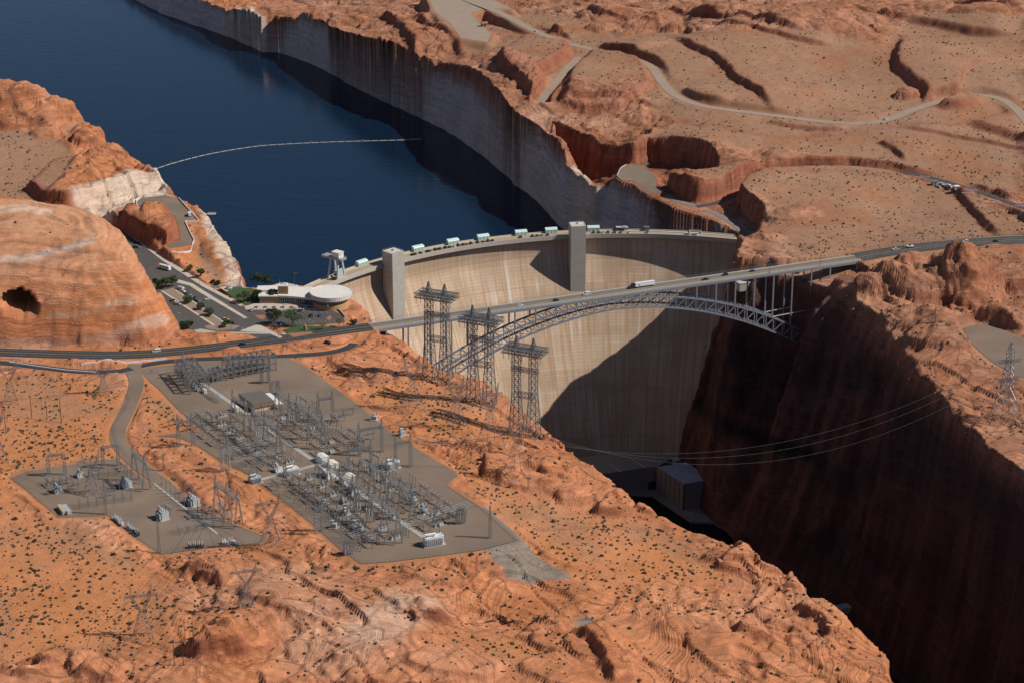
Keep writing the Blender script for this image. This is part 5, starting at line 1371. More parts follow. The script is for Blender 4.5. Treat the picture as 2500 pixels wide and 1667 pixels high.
# gate area on the far right road
for k, c, px, py, lab in [('pickup', 'white', 2298, 452, 'white truck parked at the far gatehouse, first of the cluster'), ('suv', 'silver', 2306, 457, 'silver car parked in the middle of the far gatehouse cluster'), ('van', 'white', 2318, 458, 'white van parked closest to the small gatehouse'), ('pickup', 'silver', 2290, 458, 'silver pickup truck at the left of the far gatehouse cluster'), ('suv', 'dark', 2312, 464, 'dark car at the front of the far gatehouse cluster')]:
    p = GS(px, py); put_vehicle(k, c, p, pdir(px, py, 20, 6, -10), lab)
p = U(463 - 21, 708, VZ); t = empty('cargo_trailer', (*p, VZ), pdir(442, 708, 20, 6, VZ), 'boxy grey cargo trailer at the top of the visitor parking row', 'trailer')
MB().extrude([(-3, .5), (-3, 2.6), (2.2, 2.6), (2.8, 2.0), (2.8, .5)], (0, 0, 0), (1, 0), (0, 1), 2.2).build('box_body', CM['silver'], t, fix=True); wheels(t, (-.6,), 2.2, .35); MB().bar((2.8, 0, .5), (4, 0, .5), .12).build('drawbar', M['tyre'], t)
loc, a = on_path(R['highway_e'], 2220, 606, 2); t = empty('boat_trailer', loc, a + math.pi, 'white and blue boat on a trailer behind the white pickup', 'boat')
MB().add([(-3.4, -1.1, 1.0), (1.5, -1.1, 1.0), (3.4, 0, 1.5), (1.5, 1.1, 1.0), (-3.4, 1.1, 1.0), (-3.2, -1.2, 1.9), (1.5, -1.25, 2.0), (3.9, 0, 2.3), (1.5, 1.25, 2.0), (-3.2, 1.2, 1.9), (-3.2, -.3, .6), (1.6, 0, .65), (-3.2, .3, .6)], [(0, 1, 6, 5), (1, 2, 7, 6), (2, 3, 8, 7), (3, 4, 9, 8), (4, 0, 5, 9), (5, 6, 7, 8, 9), (0, 10, 11, 1), (1, 11, 2), (2, 11, 3), (3, 11, 12, 4), (4, 12, 10, 0), (10, 12, 11)]).build('hull', M['white'], t, fix=True)
MB().extrude([(-1, 1.95), (-.6, 2.6), (.2, 2.5), (.9, 2.0)], (0, 0, 0), (1, 0), (0, 1), 1.6).build('windscreen', M['glass'], t, fix=True); MB().box((-.5, 0, .45), (6.5, 1.5, .15)).bar((3, 0, .5), (5, 0, .55), .12).build('trailer_frame', CM['blue'], t); wheels(t, (-1.2,), 2.2, .33)
# long truck on the bridge
s = spx(1565, 6, -2); q = BA + bd * s - bn * 2.2
t = empty('semi_truck', (q[0], q[1], bz(s) + .04), br_ang + math.pi, 'long semi truck with dark cab and white box trailer on the bridge', 'truck')
tr_ = MB().box((-3.0, 0, 2.65), (16.2, 2.6, 2.9)).build('trailer', M['white'], t); MB().box((-3.0, 0, 1.05), (15.6, 1.2, .3)).build('chassis', M['tyre'], tr_)
MB().box((1.9, 1.31, 2.3), (1.5, .03, .7)).build('emblem', CM['dark'], tr_)
cab = MB().extrude([(5.6, .7), (5.6, 3.7), (7.4, 3.9), (8.0, 2.6), (8.6, 1.9), (10.2, 1.7), (10.3, .6)], (0, 0, 0), (1, 0), (0, 1), 2.45).build('cab', CM['dark'], t, fix=True)
MB().extrude([(7.55, 2.7), (7.42, 3.6), (7.55, 3.6), (8.08, 2.6)], (0, 0, 0), (1, 0), (0, 1), 2.2).build('windscreen', M['glass'], cab, fix=True); wheels(t, (-9.6, -8.3, 5.2, 6.4, 9.4), 2.5, .5)
# gatehouse, barriers and hut
for nm, px, py, sz, w_, r_, lab, cat in [('gatehouse', 2335, 463, (4, 3.4, 3), 'offwhite', 'roof_white', 'small flat roofed gatehouse beside the far right road', 'gatehouse'), ('storage_shed', 2281, 452, (4.5, 3.5, 3.4), 'equip_dark', 'galv', 'grey equipment shed left of the vehicles by the far right road', 'shed'), ('vault_toilet_hut', 1182, 65, (6.5, 5, 3.6), 'brown', 'brick_red', 'brown hut with a red roof on the far dirt lot', 'hut')]:
    p = GS(px, py); t = empty(nm, p, .35, lab, cat); MB().box((0, 0, sz[2] / 2), sz).build('wall', M[w_], t)
    if nm == 'vault_toilet_hut': MB().extrude([(-3.2, 3.6), (0, 5.4), (3.2, 3.6)], (0, 0, 0), (0, 1), (1, 0), 8).build('roof', M[r_], t, fix=True); MB().bar((3, 1, 3.6), (3, 1, 6.8), .5).build('vent_pipe', M['rubber'], t)
    else: MB().box((0, 0, sz[2] + .15), (sz[0] + 1.2, sz[1] + 1.2, .3)).build('roof', M[r_], t)
    MB().box((0, -sz[1] / 2 - .02, 1.1), (1.1, .08, 2.2)).build('door', M['glass'], t)
for i, (px, py, L_) in enumerate([(2258, 434, 9), (2370, 466, 12), (2362, 474, 10), (2428, 491, 9), (2489, 506, 8)]):
    p = GS(px, py); t = empty('concrete_barrier', p, -.35, ['white concrete barrier left of the grey shed on the far road', 'white barrier behind the gatehouse on the far road', 'white barrier in front of the gatehouse on the far road', 'white barrier midway along the far right road', 'white barrier at the far right end of the far road'][i], 'barrier')
    MB().extrude([(-.4, 0), (-.15, .9), (.15, .9), (.4, 0)], (0, 0, 0), (0, 1), (1, 0), L_).build('barrier_block', M['white'], t, fix=True)

# ------------------------------------------------------------------ street lamps
def lamp_proto(double=False):
    r = bpy.data.objects.new('street_lamp', None); COL.objects.link(r)
    MB().lathe((0, 0, 0), [(.28, 0), (.28, .5), (.14, .55), (.09, 9)], 8).build('pole', M['galv'], r)
    for s in ((1, -1) if double else (1,)):
        MB().bar((0, 0, 8.8), (1.6 * s, 0, 9.2), .1).build('arm', M['galv'], r); MB().box((2.0 * s, 0, 9.2), (1.0, .4, .2)).build('lamp_head', M['equip'], r)
    return freeze(r)
LP1, LP2 = lamp_proto(), lamp_proto(True)
_u = {LP1.name: 0, LP2.name: 0}
def lamp(p, rz, label, proto=LP1, group=None, sc=1.0):
    if _u[proto.name] == 0: proto.location = tuple(map(float, p)); proto.rotation_euler = (0, 0, rz); tag(proto, label, 'street lamp', group); proto.scale = (sc,) * 3; _u[proto.name] = 1; return
    o = copy_tree(proto, p, rz, label, scale=(sc,) * 3)
    if group: o['group'] = group
    tag(o, None, 'street lamp')
GL = 'street lamps around the visitor centre'
lampspots = [(351, 592, 'topmost street lamp beside the road behind the red dome'), (383, 684, 'street lamp left of the motorhome near the dome edge'), (412, 632, 'street lamp right of the motorhome across the road'), (479, 676, 'street lamp beside the green bushes above the kerb walkway'), (488, 704, 'street lamp at the upper end of the central walkway'), (524, 728, 'street lamp halfway down the central walkway'), (560, 751, 'street lamp in the lower half of the central walkway'), (595, 774, 'street lamp at the lower tip of the central walkway'),
             (435, 796, 'street lamp at the lower left corner of the big parking lot'), (565, 805, 'street lamp on the planted island by the yellow car'), (803, 774, 'street lamp on the small island of the right lot'), (751, 811, 'street lamp on the lawn beside the red sign stone'), (839, 798, 'street lamp at the right corner of the small lot'), (601, 832, 'street lamp on the sandy strip above the highway')]
for i, (px, py, lab) in enumerate(lampspots):
    p = GS(px, py); lamp(p, (i * 1.7) % 6.28, lab, LP1, GL)
lamp(GS(680, 823), .3, 'double armed street lamp on the concrete triangle by the big trees', LP2)
for i, px in enumerate([1164, 1252, 1371, 1460, 1579, 1787, 1862, 1985]):
    s = spx(px, 5, 5.6 if i < 5 else -5.6); q = BA + bd * s + (bn * -5.6 if i not in (6, 7) else bn * 5.6)
    lamp((q[0], q[1], bz(s)), br_ang + (-1.57 if i not in (6, 7) else 1.57), 'bridge lamp, %s from the left end of the bridge' % ords[i], LP1, 'street lamps on the bridge')
for i, (px, py) in enumerate([(2172, 626), (2180, 597), (2279, 604), (2373, 574), (2442, 600)]):
    lamp(GS(px, py), 1.5, 'highway lamp right of the bridge, %s from the bridge end' % ords[i], LP1, 'street lamps on the right highway')
lamp(GS(2291, 443), 0, 'tall lamp beside the far gatehouse road', LP1); lamp(GS(2321, 462), 0, 'short lamp beside the small far gatehouse', LP1, sc=.7)
lamp(GS(135, 523), 0, 'lone lamp on the slope above the dome'); lamp(GS(289, 548), 0, 'lamp at the top of the approach road beside the butte'); lamp(GS(349, 480), 0, 'lamp at the far corner of the lookout lot')

# ------------------------------------------------------------------ visitor centre grounds
def P_(pts, z=VZ): return UP(pts, z)
def slab(name, pts, h, mt, z=VZ, thick=.0):
    o = MB().prism(P_(pts, z), z - .3, z + h).build(name, mt, None, fix=True); o['kind'] = 'structure'; return o
slab('walkway', [(305, 566), (312, 566), (420, 638), (500, 694), (592, 745), (586, 748), (494, 700), (395, 636)], .15, M['concrete'])
slab('walkway', [(428, 685), (438, 684), (470, 693), (500, 712), (604, 776), (596, 778), (490, 716), (462, 698), (430, 690)], .16, M['concrete'])
slab('walkway', [(392, 711), (397, 710), (526, 794), (519, 795)], .15, M['concrete'])
slab('planting_island', [(398, 710), (424, 703), (436, 712), (545, 787), (524, 793.5)], .13, M['planting'])
slab('kerb', [(427, 709), (430, 708), (549, 787), (545, 788)], .17, M['concrete'])
slab('planting_island', [(498, 796), (540, 790), (586, 796), (570, 805), (530, 807), (505, 803)], .14, M['planting'])
slab('traffic_triangle', [(585, 808), (628, 792), (642, 797), (690, 823), (683, 826), (652, 812), (600, 810)], .14, M['concrete'])
slab('kerb', [(473, 806), (490, 803), (530, 810), (655, 812), (658, 816), (530, 814), (480, 812)], .12, M['concrete_grey'])
slab('white_gore_marking', [(687, 813), (695, 813), (713, 823), (700, 823)], .02, M['white_paint'])
slab('sand_island', [(701, 814), (760, 810), (765, 814), (716, 823)], .13, M['brick_red'])
slab('planting_island', [(620, 770), (650, 769), (644, 781), (634, 780)], .14, M['brick_red'])
slab('planting_island', [(795, 778), (805, 770), (811, 776), (803, 783)], .14, M['brick_red'])
slab('plaza', [(600, 757), (597, 749), (620, 742), (676, 741), (678, 733), (700, 729), (742, 731), (786, 737), (806, 741), (812, 750), (812, 757)], .14, M['concrete'])
slab('lawn', [(551, 714), (574, 703), (615, 704), (626, 716), (678, 735), (677, 744), (602, 746), (585, 737)], .1, M['lawn'])
slab('lawn', [(690, 806), (720, 797), (760, 796), (845, 799), (850, 802), (790, 811), (720, 813.5), (700, 813)], .1, M['lawn'])
slab('forecourt', [(535, 702), (560, 698), (574, 702), (551, 712)], .12, M['concrete'])
slab('reflecting_pool', [(692, 739), (717, 738), (718, 745), (693, 746)], .55, M['concrete'])
slab('pool_water', [(693.5, 739.7), (715.6, 738.9), (716.6, 744.2), (694.6, 745)], .6, M['pool'])
mk = MB()
for k in range(12):
    a_, b_ = P_([(640 + k * 14, 758.5), (646 + k * 14, 765)]); mk.bar((*a_, VZ + .025), (*b_, VZ + .025), .14, .02)
for k in range(11):
    a_, b_ = P_([(725 + k * 10.5, 790 + (k > 8) * -1), (719 + k * 10.5, 782)]); mk.bar((*a_, VZ + .025), (*b_, VZ + .025), .14, .02)
o = mk.build('parking_bay_lines', M['white_paint']); o['kind'] = 'structure'
for i in range(8):
    px = 626 + i * 21.5; p = U(px, 751.5, VZ)
    t = empty('planter', (*p, VZ + .14), 0, 'round plaza planter with a dark shrub, %s from the left' % ords[i], 'planter', 'planters along the plaza')
    MB().lathe((0, 0, 0), [(1.7, 0), (1.8, .4), (1.6, .45)], 12).build('pot', M['brick_red'], t); m = MB()
    for q in range(26):
        a = random.random() * 6.28; r = random.random() * 1.2; z = .4 + random.random() * 1.1 * (1.3 - r * .7); c = (r * math.cos(a), r * math.sin(a), z); e = .35
        m.add([(c[0] - e, c[1], c[2]), (c[0], c[1] - e, c[2] + e * .5), (c[0] + e, c[1], c[2]), (c[0], c[1] + e, c[2] - .1)], [(0, 1, 2, 3)])
    m.build('shrub', M['lawn'], t)
for i in range(26):
    px = 604 + i * 8.0; p = U(px, 756.2, VZ); o = MB().lathe((0, 0, 0), [(.3, 0), (.3, .8), (.15, .95)], 8).build('bollard', M['concrete_grey']); o.location = (*map(float, p), VZ + .14)
    tag(o, 'short pale concrete bollard along the plaza kerb', 'bollard', 'bollards along the plaza kerb')
p = U(745, 806, VZ); sg = empty('sign_stone', (*p, VZ), -.5, 'tall red slab sign stone standing on the lower lawn', 'sign'); MB().extrude([(-1.2, 0), (-1.1, 3.6), (-.2, 4.3), (1.0, 3.4), (1.3, 0)], (0, 0, 0), (1, 0), (0, 1), .8).build('stone_slab', M['tan_panel'], sg, fix=True)
p = U(799, 698, 4); fp = empty('flagpole', (*U(720, 700, VZ), VZ), 0, 'slim flagpole with a small flag behind the visitor centre', 'flagpole'); MB().bar((0, 0, 0), (0, 0, 12), .12, n=6).build('pole', M['galv'], fp); MB().box((.9, 0, 11.1), (1.8, .05, 1.1)).build('flag', M['brick_red'], fp)
# buckets of the old turbine runner shown in the forecourt
t = empty('turbine_display', (*U(560, 706, VZ), VZ), .4, 'grey machinery exhibit on the forecourt above the lawn', 'exhibit'); MB().lathe((0, 0, 0), [(2.6, 0), (2.8, 1.2), (1.6, 2.2), (1.6, 2.6)], 14).build('runner', M['equip_dark'], t); MB().box((6, -1, .8), (7, 2.2, 1.4)).build('gate_section', M['galv'], t)

# ------------------------------------------------------------------ trees
M['bark'] = mat('tree_bark', (.12, .085, .06), .95)
LEAF = {'green': mat('green_leaves', (.055, .10, .025), .8, var=.45, scale=.7), 'dark': mat('dark_green_leaves', (.026, .05, .016), .8, var=.45, scale=.7), 'grey': mat('grey_green_leaves', (.085, .10, .055), .85, var=.4, scale=.7), 'bare': mat('bare_twigs', (.17, .14, .10), .9, var=.3)}
def tree(px, py, hgt, wid, leaf, label, name='tree', z=None, dens=1.0):
    p = U(px, py, VZ) if z is None else GS(px, py)
    rnd = random.Random(int(px * 7 + py))
    t = empty(name, (p[0], p[1], VZ if z is None else p[2]), 0, label, 'tree' if hgt > 3.2 else 'bush')
    tk = MB(); th = hgt * .35
    tk.bar((0, 0, -.2), (.1, 0, th), hgt * .06, n=6)
    blobs = []
    for k in range(9):
        a = k * 2.4 + rnd.random(); r = wid * .5 * (.25 + .5 * rnd.random()); z_ = hgt * (.42 + .42 * rnd.random()); q = (r * math.cos(a), r * math.sin(a), z_)
        tk.bar((.1, 0, th * .8), q, hgt * .022, n=5); blobs.append((q, wid * (.17 + .12 * rnd.random())))
    blobs.append(((0, 0, hgt * .8), wid * .25))
    tk.build('trunk', M['bark'], t)
    m = MB()
    for q, r in blobs:
        for k in range(int(105 * dens)):
            u = rnd.gauss(0, 1), rnd.gauss(0, 1), rnd.gauss(0, 1); l = math.sqrt(sum(x * x for x in u)) + 1e-6; rr = r * rnd.random() ** .35
            c = [q[i] + u[i] / l * rr * (1, 1, .75)[i] for i in range(3)]
            if c[2] < hgt * .14: c[2] = hgt * .14 + rnd.random()
            e = .34 + .26 * rnd.random(); n1 = Vector((rnd.gauss(0, 1), rnd.gauss(0, 1), rnd.gauss(0, 1))).normalized(); n2 = n1.orthogonal().normalized(); n3 = n1.cross(n2); c = Vector(c)
            if leaf == 'bare': m.add([c - n2 * e * 1.6, c + n3 * .05, c + n2 * e * 1.6], [(0, 1, 2)])
            else: m.add([c - n2 * e, c - n3 * e * .7, c + n2 * e, c + n3 * e * .7], [(0, 1, 2, 3)])
    m.build('crown', LEAF[leaf], t)
for a in [(390, 706, 7.5, 7, 'green', 'green tree, leftmost of the clump beside the dome'), (405, 704, 9, 8, 'green', 'green tree in the middle of the clump beside the dome'), (424, 700, 9.5, 7.5, 'green', 'tall green tree, rightmost of the clump beside the dome'), (379, 699, 7, 5, 'dark', 'dark tree tucked against the dome edge'),
          (628, 697, 10, 11, 'dark', 'large dark tree behind the left wing of the visitor centre'), (652, 694, 6, 8, 'dark', 'low dark tree left of the penthouse behind the visitor centre'), (596, 739, 9, 11, 'grey', 'grey green tree on the upper lawn'), (628, 734, 9, 9, 'dark', 'dark tree between the upper lawn and the left wing'), (664, 736, 10.5, 8, 'dark', 'dark dense tree in front of the penthouse'),
          (670, 791, 10, 13, 'dark', 'spreading dark tree at the left of the small lot'), (714, 797, 14, 17, 'green', 'biggest green tree at the edge of the lower lawn'), (787, 805, 7.5, 8, 'bare', 'bare brown tree on the lower lawn'), (828, 798, 7, 7, 'bare', 'bare brown tree at the right end of the lower lawn'),
          (459, 741, 5.5, 8, 'green', 'spreading green tree on the planted island near the pickups'), (490, 756, 5.5, 7, 'grey', 'grey green tree in the middle of the planted island'), (512, 771, 6, 8.5, 'grey', 'broad grey green tree on the lower planted island'), (551, 799, 5.5, 6.5, 'green', 'small green tree in front of the yellow car'), (449, 805, 6, 8, 'dark', 'dark bush tree at the lower left of the parking lot'), (463, 802, 5.5, 5.5, 'dark', 'dark slim tree at the lower left of the parking lot')]:
    tree(*a)
for a in [(462, 660, 3.4, 6, 'grey', 'grey bush above the kerb walkway'), (490, 672, 5, 7, 'green', 'green thicket beside the walkway lamp'), (520, 692, 2.6, 4, 'dark', 'small dark bush at the foot of the promontory slope'), (531, 696, 3.2, 5, 'dark', 'dark bush at the end of the promontory slope'), (865, 792, 3.2, 6, 'grey', 'grey bush at the edge of the gorge by the small lot')]:
    tree(*a, name='bush', z=1)

# ------------------------------------------------------------------ fences, rails, barriers
def along(pts, off=0.0, step=3.0, z=None):
    """ground path from pixel points"""
    P = np.array([GS(*p) if z is None else (*U(*p, z), z) for p in pts]); P = resample(P, step)
    P[:, 2] = [surf(x, y) for x, y in P[:, :2]]
    return P
def fence(name, pts, h, label, step=3.2, rails=3, mt='galv', w=.09, cat='fence', xy=None):
    P = along(pts, 0, step) if xy is None else xy
    o = empty(name, P[0], 0, label, cat); m, r = MB(), MB(); b = P[0]
    for q in P: m.bar((q[0] - b[0], q[1] - b[1], q[2] - b[2] - .3), (q[0] - b[0], q[1] - b[1], q[2] - b[2] + h), w)
    for k in range(rails):
        z = h * (k + 1) / rails
        for q, s in zip(P[:-1], P[1:]): r.bar((q[0] - b[0], q[1] - b[1], q[2] - b[2] + z - .05), (s[0] - b[0], s[1] - b[1], s[2] - b[2] + z - .05), w * .6)
    m.build('fence_posts', M[mt], o); r.build('fence_wires', M[mt], o)
fence('chain_link_fence', [(340, 905), (330, 870)][:0] or [(382, 1064), (440, 1068), (482, 1090), (540, 1127), (602, 1157), (692, 1224), (762, 1280), (832, 1344), (880, 1377), (960, 1371), (1052, 1360), (1172, 1344), (1266, 1320), (1182, 1243), (1092, 1183)], 2.4, 'chain link fence round the large switchyard')
fence('chain_link_fence', [(212, 1125), (62, 1149), (24, 1166), (60, 1194), (100, 1228), (145, 1265), (262, 1259), (330, 1312), (392, 1355), (520, 1337), (642, 1326), (650, 1309), (562, 1276), (476, 1231)], 2.4, 'chain link fence round the small switchyard')
fence('chain_link_fence', [(308, 955), (318, 980), (300, 1010), (278, 1045), (283, 1075), (312, 1115)], 2.4, 'chain link fence on the left side of the curved yard road')
fence('chain_link_fence', [(2040, 650), (2070, 632), (2120, 618), (2200, 600), (2300, 588), (2400, 577), (2500, 570)], 2.4, 'chain link fence on the far side of the right highway')
fence('chain_link_fence', [(1300, 1296), (1400, 1292), (1500, 1291), (1590, 1294)], 1.6, 'low wire fence crossing the sand near the gorge rim')
fence('guard_rail', [(2140, 627), (2200, 617), (2300, 606), (2400, 600), (2500, 597)], .9, 'steel guard rail along the near side of the right highway', 3, 1, 'galv', .3, 'guard rail')
fence('guard_rail', [(2165, 610), (2250, 596), (2350, 584), (2450, 576), (2500, 574)], .9, 'steel guard rail along the far side of the right highway', 3, 1, 'galv', .3, 'guard rail')
fence('guard_rail', [(1545, 446), (1580, 473), (1640, 502), (1700, 521), (1760, 545), (1820, 580)], 1.0, 'dark railing along the shelf road above the dam', 4, 2, 'galv_dark', .16, 'railing')
fence('guard_rail', [(700, 838), (800, 822), (890, 808)], .9, 'guard rail along the near side of the left highway', 4, 1, 'galv_dark', .25, 'guard rail')
fence('guard_rail', [(275, 541), (312, 562), (420, 634), (500, 690), (592, 740)], 1.1, 'dark railing along the outer walkway above the slope', 4, 2, 'galv_dark', .12, 'railing')
def wall_line(name, pts, h, th, label, mt='white', cat='barrier wall', step=2.5, z=None):
    P = along(pts, 0, step, z); b = P[0].copy(); Q = P - b
    o = ribbon(name, Q, -th / 2, th / 2, h, M[mt], kind=None, thick=h + .4); o.location = tuple(map(float, b)); tag(o, label, cat)
wall_line('jersey_barrier', [(199, 897), (260, 892), (330, 884), (407, 876)], .95, .6, 'white jersey barrier curving along the upper side of the service road', z=3.6)
wall_line('jersey_barrier', [(23, 888), (90, 897), (160, 905), (233, 909)], .95, .6, 'white jersey barrier left of the service road junction', z=4.2)
wall_line('lot_barrier', [(342, 517), (334, 503), (333, 492), (346, 481), (402, 474), (432, 483), (455, 508), (486, 541), (452, 542), (462, 564), (474, 586), (468, 598), (446, 605), (418, 608)], 1.0, .5, 'white barrier edging the lookout lot above the lake', z=11.6)
wall_line('lot_barrier', [(1535, 399), (1515, 412), (1506, 431), (1518, 441), (1546, 440)], .9, .5, 'pale barrier edging the overlook lot across the lake', 'concrete', z=F_(12.6))
wall_line('stone_wall', [(515, 698), (560, 696), (620, 697)], 1.6, .6, 'long low dark wall behind the lawn above the lake', 'equip_dark', z=VZ)
wall_line('stone_wall', [(810, 738), (818, 752), (832, 762), (842, 775)], 1.2, .6, 'stone retaining wall curving round the right end of the plaza', 'concrete_grey', z=VZ)
p = GS(505, 525); t = empty('viewing_deck', (p[0] + 2, p[1], p[2] + .5), 0, 'small railed viewing deck jutting over the lake cliff', 'viewing deck'); MB().box((2, 0, .4), (7, 5, .4)).build('deck', M['concrete_grey'], t); MB().path([(-1.5, -2.4, 1.6), (5.4, -2.4, 1.6), (5.4, 2.4, 1.6), (-1.5, 2.4, 1.6)], .12).build('railing', M['galv'], t)
p = GS(505, 526)
p = GS(1581, 405); t = empty('pump_box', p, .3, 'small green utility box at the back of the overlook lot', 'utility box'); MB().box((0, 0, 1.3), (4, 2.6, 2.6)).build('box_body', M['mint'], t); MB().box((0, 0, 2.7), (4.4, 3, .2)).build('lid', M['equip_dark'], t)

# ------------------------------------------------------------------ float boom on the lake
bp_ = UP([(373, 416), (417, 401), (492, 381), (560, 368), (633, 357), (700, 353), (777, 349), (870, 346), (975, 343.5), (1030, 341)], WATER)
bp_ = resample(smooth_line(bp_, 3), 9.2); b0 = bp_[0]
boom = empty('float_boom', (*b0, WATER), 0, 'thin pale line of floats strung across the blue lake', 'float boom')
for i, (p, q) in enumerate(zip(bp_[:-1], bp_[1:])):
    d = q - p; MB().bar((*(p - b0 + d * .05), .25), (*(p - b0 + d * .92), .25), .8, .6, 6).build('float', M['offwhite'], boom)
    if i % 6 == 2: MB().bar((*(q - b0), 0), (*(q - b0), 2.2), .9).build('marker_buoy', M['equip_dark'], boom)
# ------------------------------------------------------------------ lattice helpers
def lattice(mb, b4, t4, n, w, wb=None):
    """square lattice shaft between bottom and top corner quads"""
    wb = wb or w * .55
    lv = [[Vector(b).lerp(Vector(t), k / n) for b, t in zip(b4, t4)] for k in range(n + 1)]
    for c in range(4): mb.bar(lv[0][c], lv[n][c], w)
    for k in range(n):
        for c in range(4):
            d = (c + 1) % 4
            mb.bar(lv[k][c], lv[k + 1][d], wb); mb.bar(lv[k][d], lv[k + 1][c], wb)
            mb.bar(lv[k + 1][c], lv[k + 1][d], wb)
    return mb
def sq(c, a, b=None):
    b = a if b is None else b
    return [(c[0] - a / 2, c[1] - b / 2, c[2]), (c[0] + a / 2, c[1] - b / 2, c[2]), (c[0] + a / 2, c[1] + b / 2, c[2]), (c[0] - a / 2, c[1] + b / 2, c[2])]
def beam(mb, p, q, s, n, w, h=None):
    p, q = Vector(p), Vector(q); d = (q - p).normalized(); a = Vector((-d.y, d.x, 0)).normalized() * s / 2; u = Vector((0, 0, (h or s) / 2))
    return lattice(mb, [p - a - u, p + a - u, p + a + u, p - a + u], [q - a - u, q + a - u, q + a + u, q - a + u], n, w)

# three tall switching towers on the slope by the gorge
def big_tower():
    r = bpy.data.objects.new('transmission_tower', None); COL.objects.link(r)
    for x in (-6, 6):
        m = MB(); lattice(m, sq((x, 0, 0), 8, 8), sq((x, 0, 30), 4.6, 4.6), 5, .42); lattice(m, sq((x, 0, 30), 4.6, 4.6), sq((x, 0, 60), 4.4, 4.4), 7, .36); m.build('tower_leg', M['galv_dark'], r)
        for c in sq((x, 0, 0), 8, 8): MB().lathe(c, [(.6, -2), (.6, .9)], 8).build('footing', M['concrete'], r)
        m = MB(); m2 = [(x - 1.6, -1.6, 62), (x + 1.6, -1.6, 62), (x + 1.6, 1.6, 62), (x - 1.6, 1.6, 62)]; lattice(m, m2, sq((x, 0, 69.5), .4, .4), 4, .3); m.build('earth_wire_peak', M['galv_dark'], r)
    m = MB()
    for y in (-5.5, 0, 5.5): beam(m, (-14, y, 60.3), (14, y, 60.3), 2.2, 13, .26, 3.2)
    for k in range(10): x = -14 + 28 * k / 9; m.bar((x, -6.5, 61.9), (x, 6.5, 61.9), .22); m.bar((x, -6.5, 58.8), (x, 6.5, 58.8), .22)
    m.build('top_platform', M['galv_dark'], r)
    m = MB(); beam(m, (-9.5, 0, 46.5), (9.5, 0, 46.5), 3.4, 8, .24, 2.2); m.build('middle_crossarm', M['galv_dark'], r)
    m = MB(); beam(m, (-6, 0, 29), (6, 0, 29), 3, 4, .24, 3.5); m.build('lower_crossarm', M['galv_dark'], r)
    for x in (-13, -9.5, 0, 9.5, 13): MB().bar((x, -5, 58.7), (x, -5, 54.2), .34, n=6).build('insulator_string', M['porcelain'], r)
    return freeze(r)
BT = None
for i, (a_, b_, lab) in enumerate([((1047, 920), (1090, 926), 'tall double legged lattice tower farthest left beside the bridge'), ((1154, 980), (1196, 990), 'tall double legged lattice tower in the middle of the three'), ((1259, 1057), (1303, 1067), 'tall double legged lattice tower nearest the gorge edge')]):
    p, q = G(*a_), G(*b_); c = (p + q) / 2; c[2] = min(p[2], q[2]) + .2; rz = math.radians(-24)
    if BT is None: BT = big_tower(); BT.location = tuple(map(float, c)); BT.rotation_euler = (0, 0, rz); tag(BT, lab, 'pylon', 'tall switching towers by the gorge')
    else: copy_tree(BT, c, rz, lab)

def delta_tower(hgt, bw, mt, waist=.55):
    r = bpy.data.objects.new('transmission_tower', None); COL.objects.link(r)
    zw = hgt * waist; zc = hgt * .80; m = MB()
    lattice(m, sq((0, 0, 0), bw, bw), sq((0, 0, zw * .55), bw * .55, bw * .55), 2, .22); lattice(m, sq((0, 0, zw * .55), bw * .55, bw * .55), sq((0, 0, zw), bw * .2, bw * .22), 3, .18); m.build('tower_body', M[mt], r)
    for c in sq((0, 0, 0), bw, bw): MB().lathe(c, [(.45, -2), (.4, .8)], 8).build('footing', M['concrete'], r)
    m = MB()
    for s in (-1, 1): lattice(m, sq((s * bw * .06, 0, zw), bw * .1, bw * .2), sq((s * 4.6, 0, zc), 1.2, 1.2), 4, .14)
    m.build('waist_fork', M[mt], r)
    m = MB(); beam(m, (-8.6, 0, zc + .5), (8.6, 0, zc + .5), 1.0, 10, .10, 1.0); m.build('crossarm', M[mt], r)
    for s in (-1, 1): m = MB(); lattice(m, sq((s * 4.7, 0, zc + 1), 1.2, 1.2), sq((s * 5.6, 0, hgt), .2, .2), 3, .11); m.build('earth_wire_peak', M[mt], r)
    for x in (-8.2, 0, 8.2): MB().bar((x, 0, zc), (x, 0, zc - 3), .26, n=6).build('insulator_string', M['porcelain'], r)
    return freeze(r)
ATT = {}
_d = {}
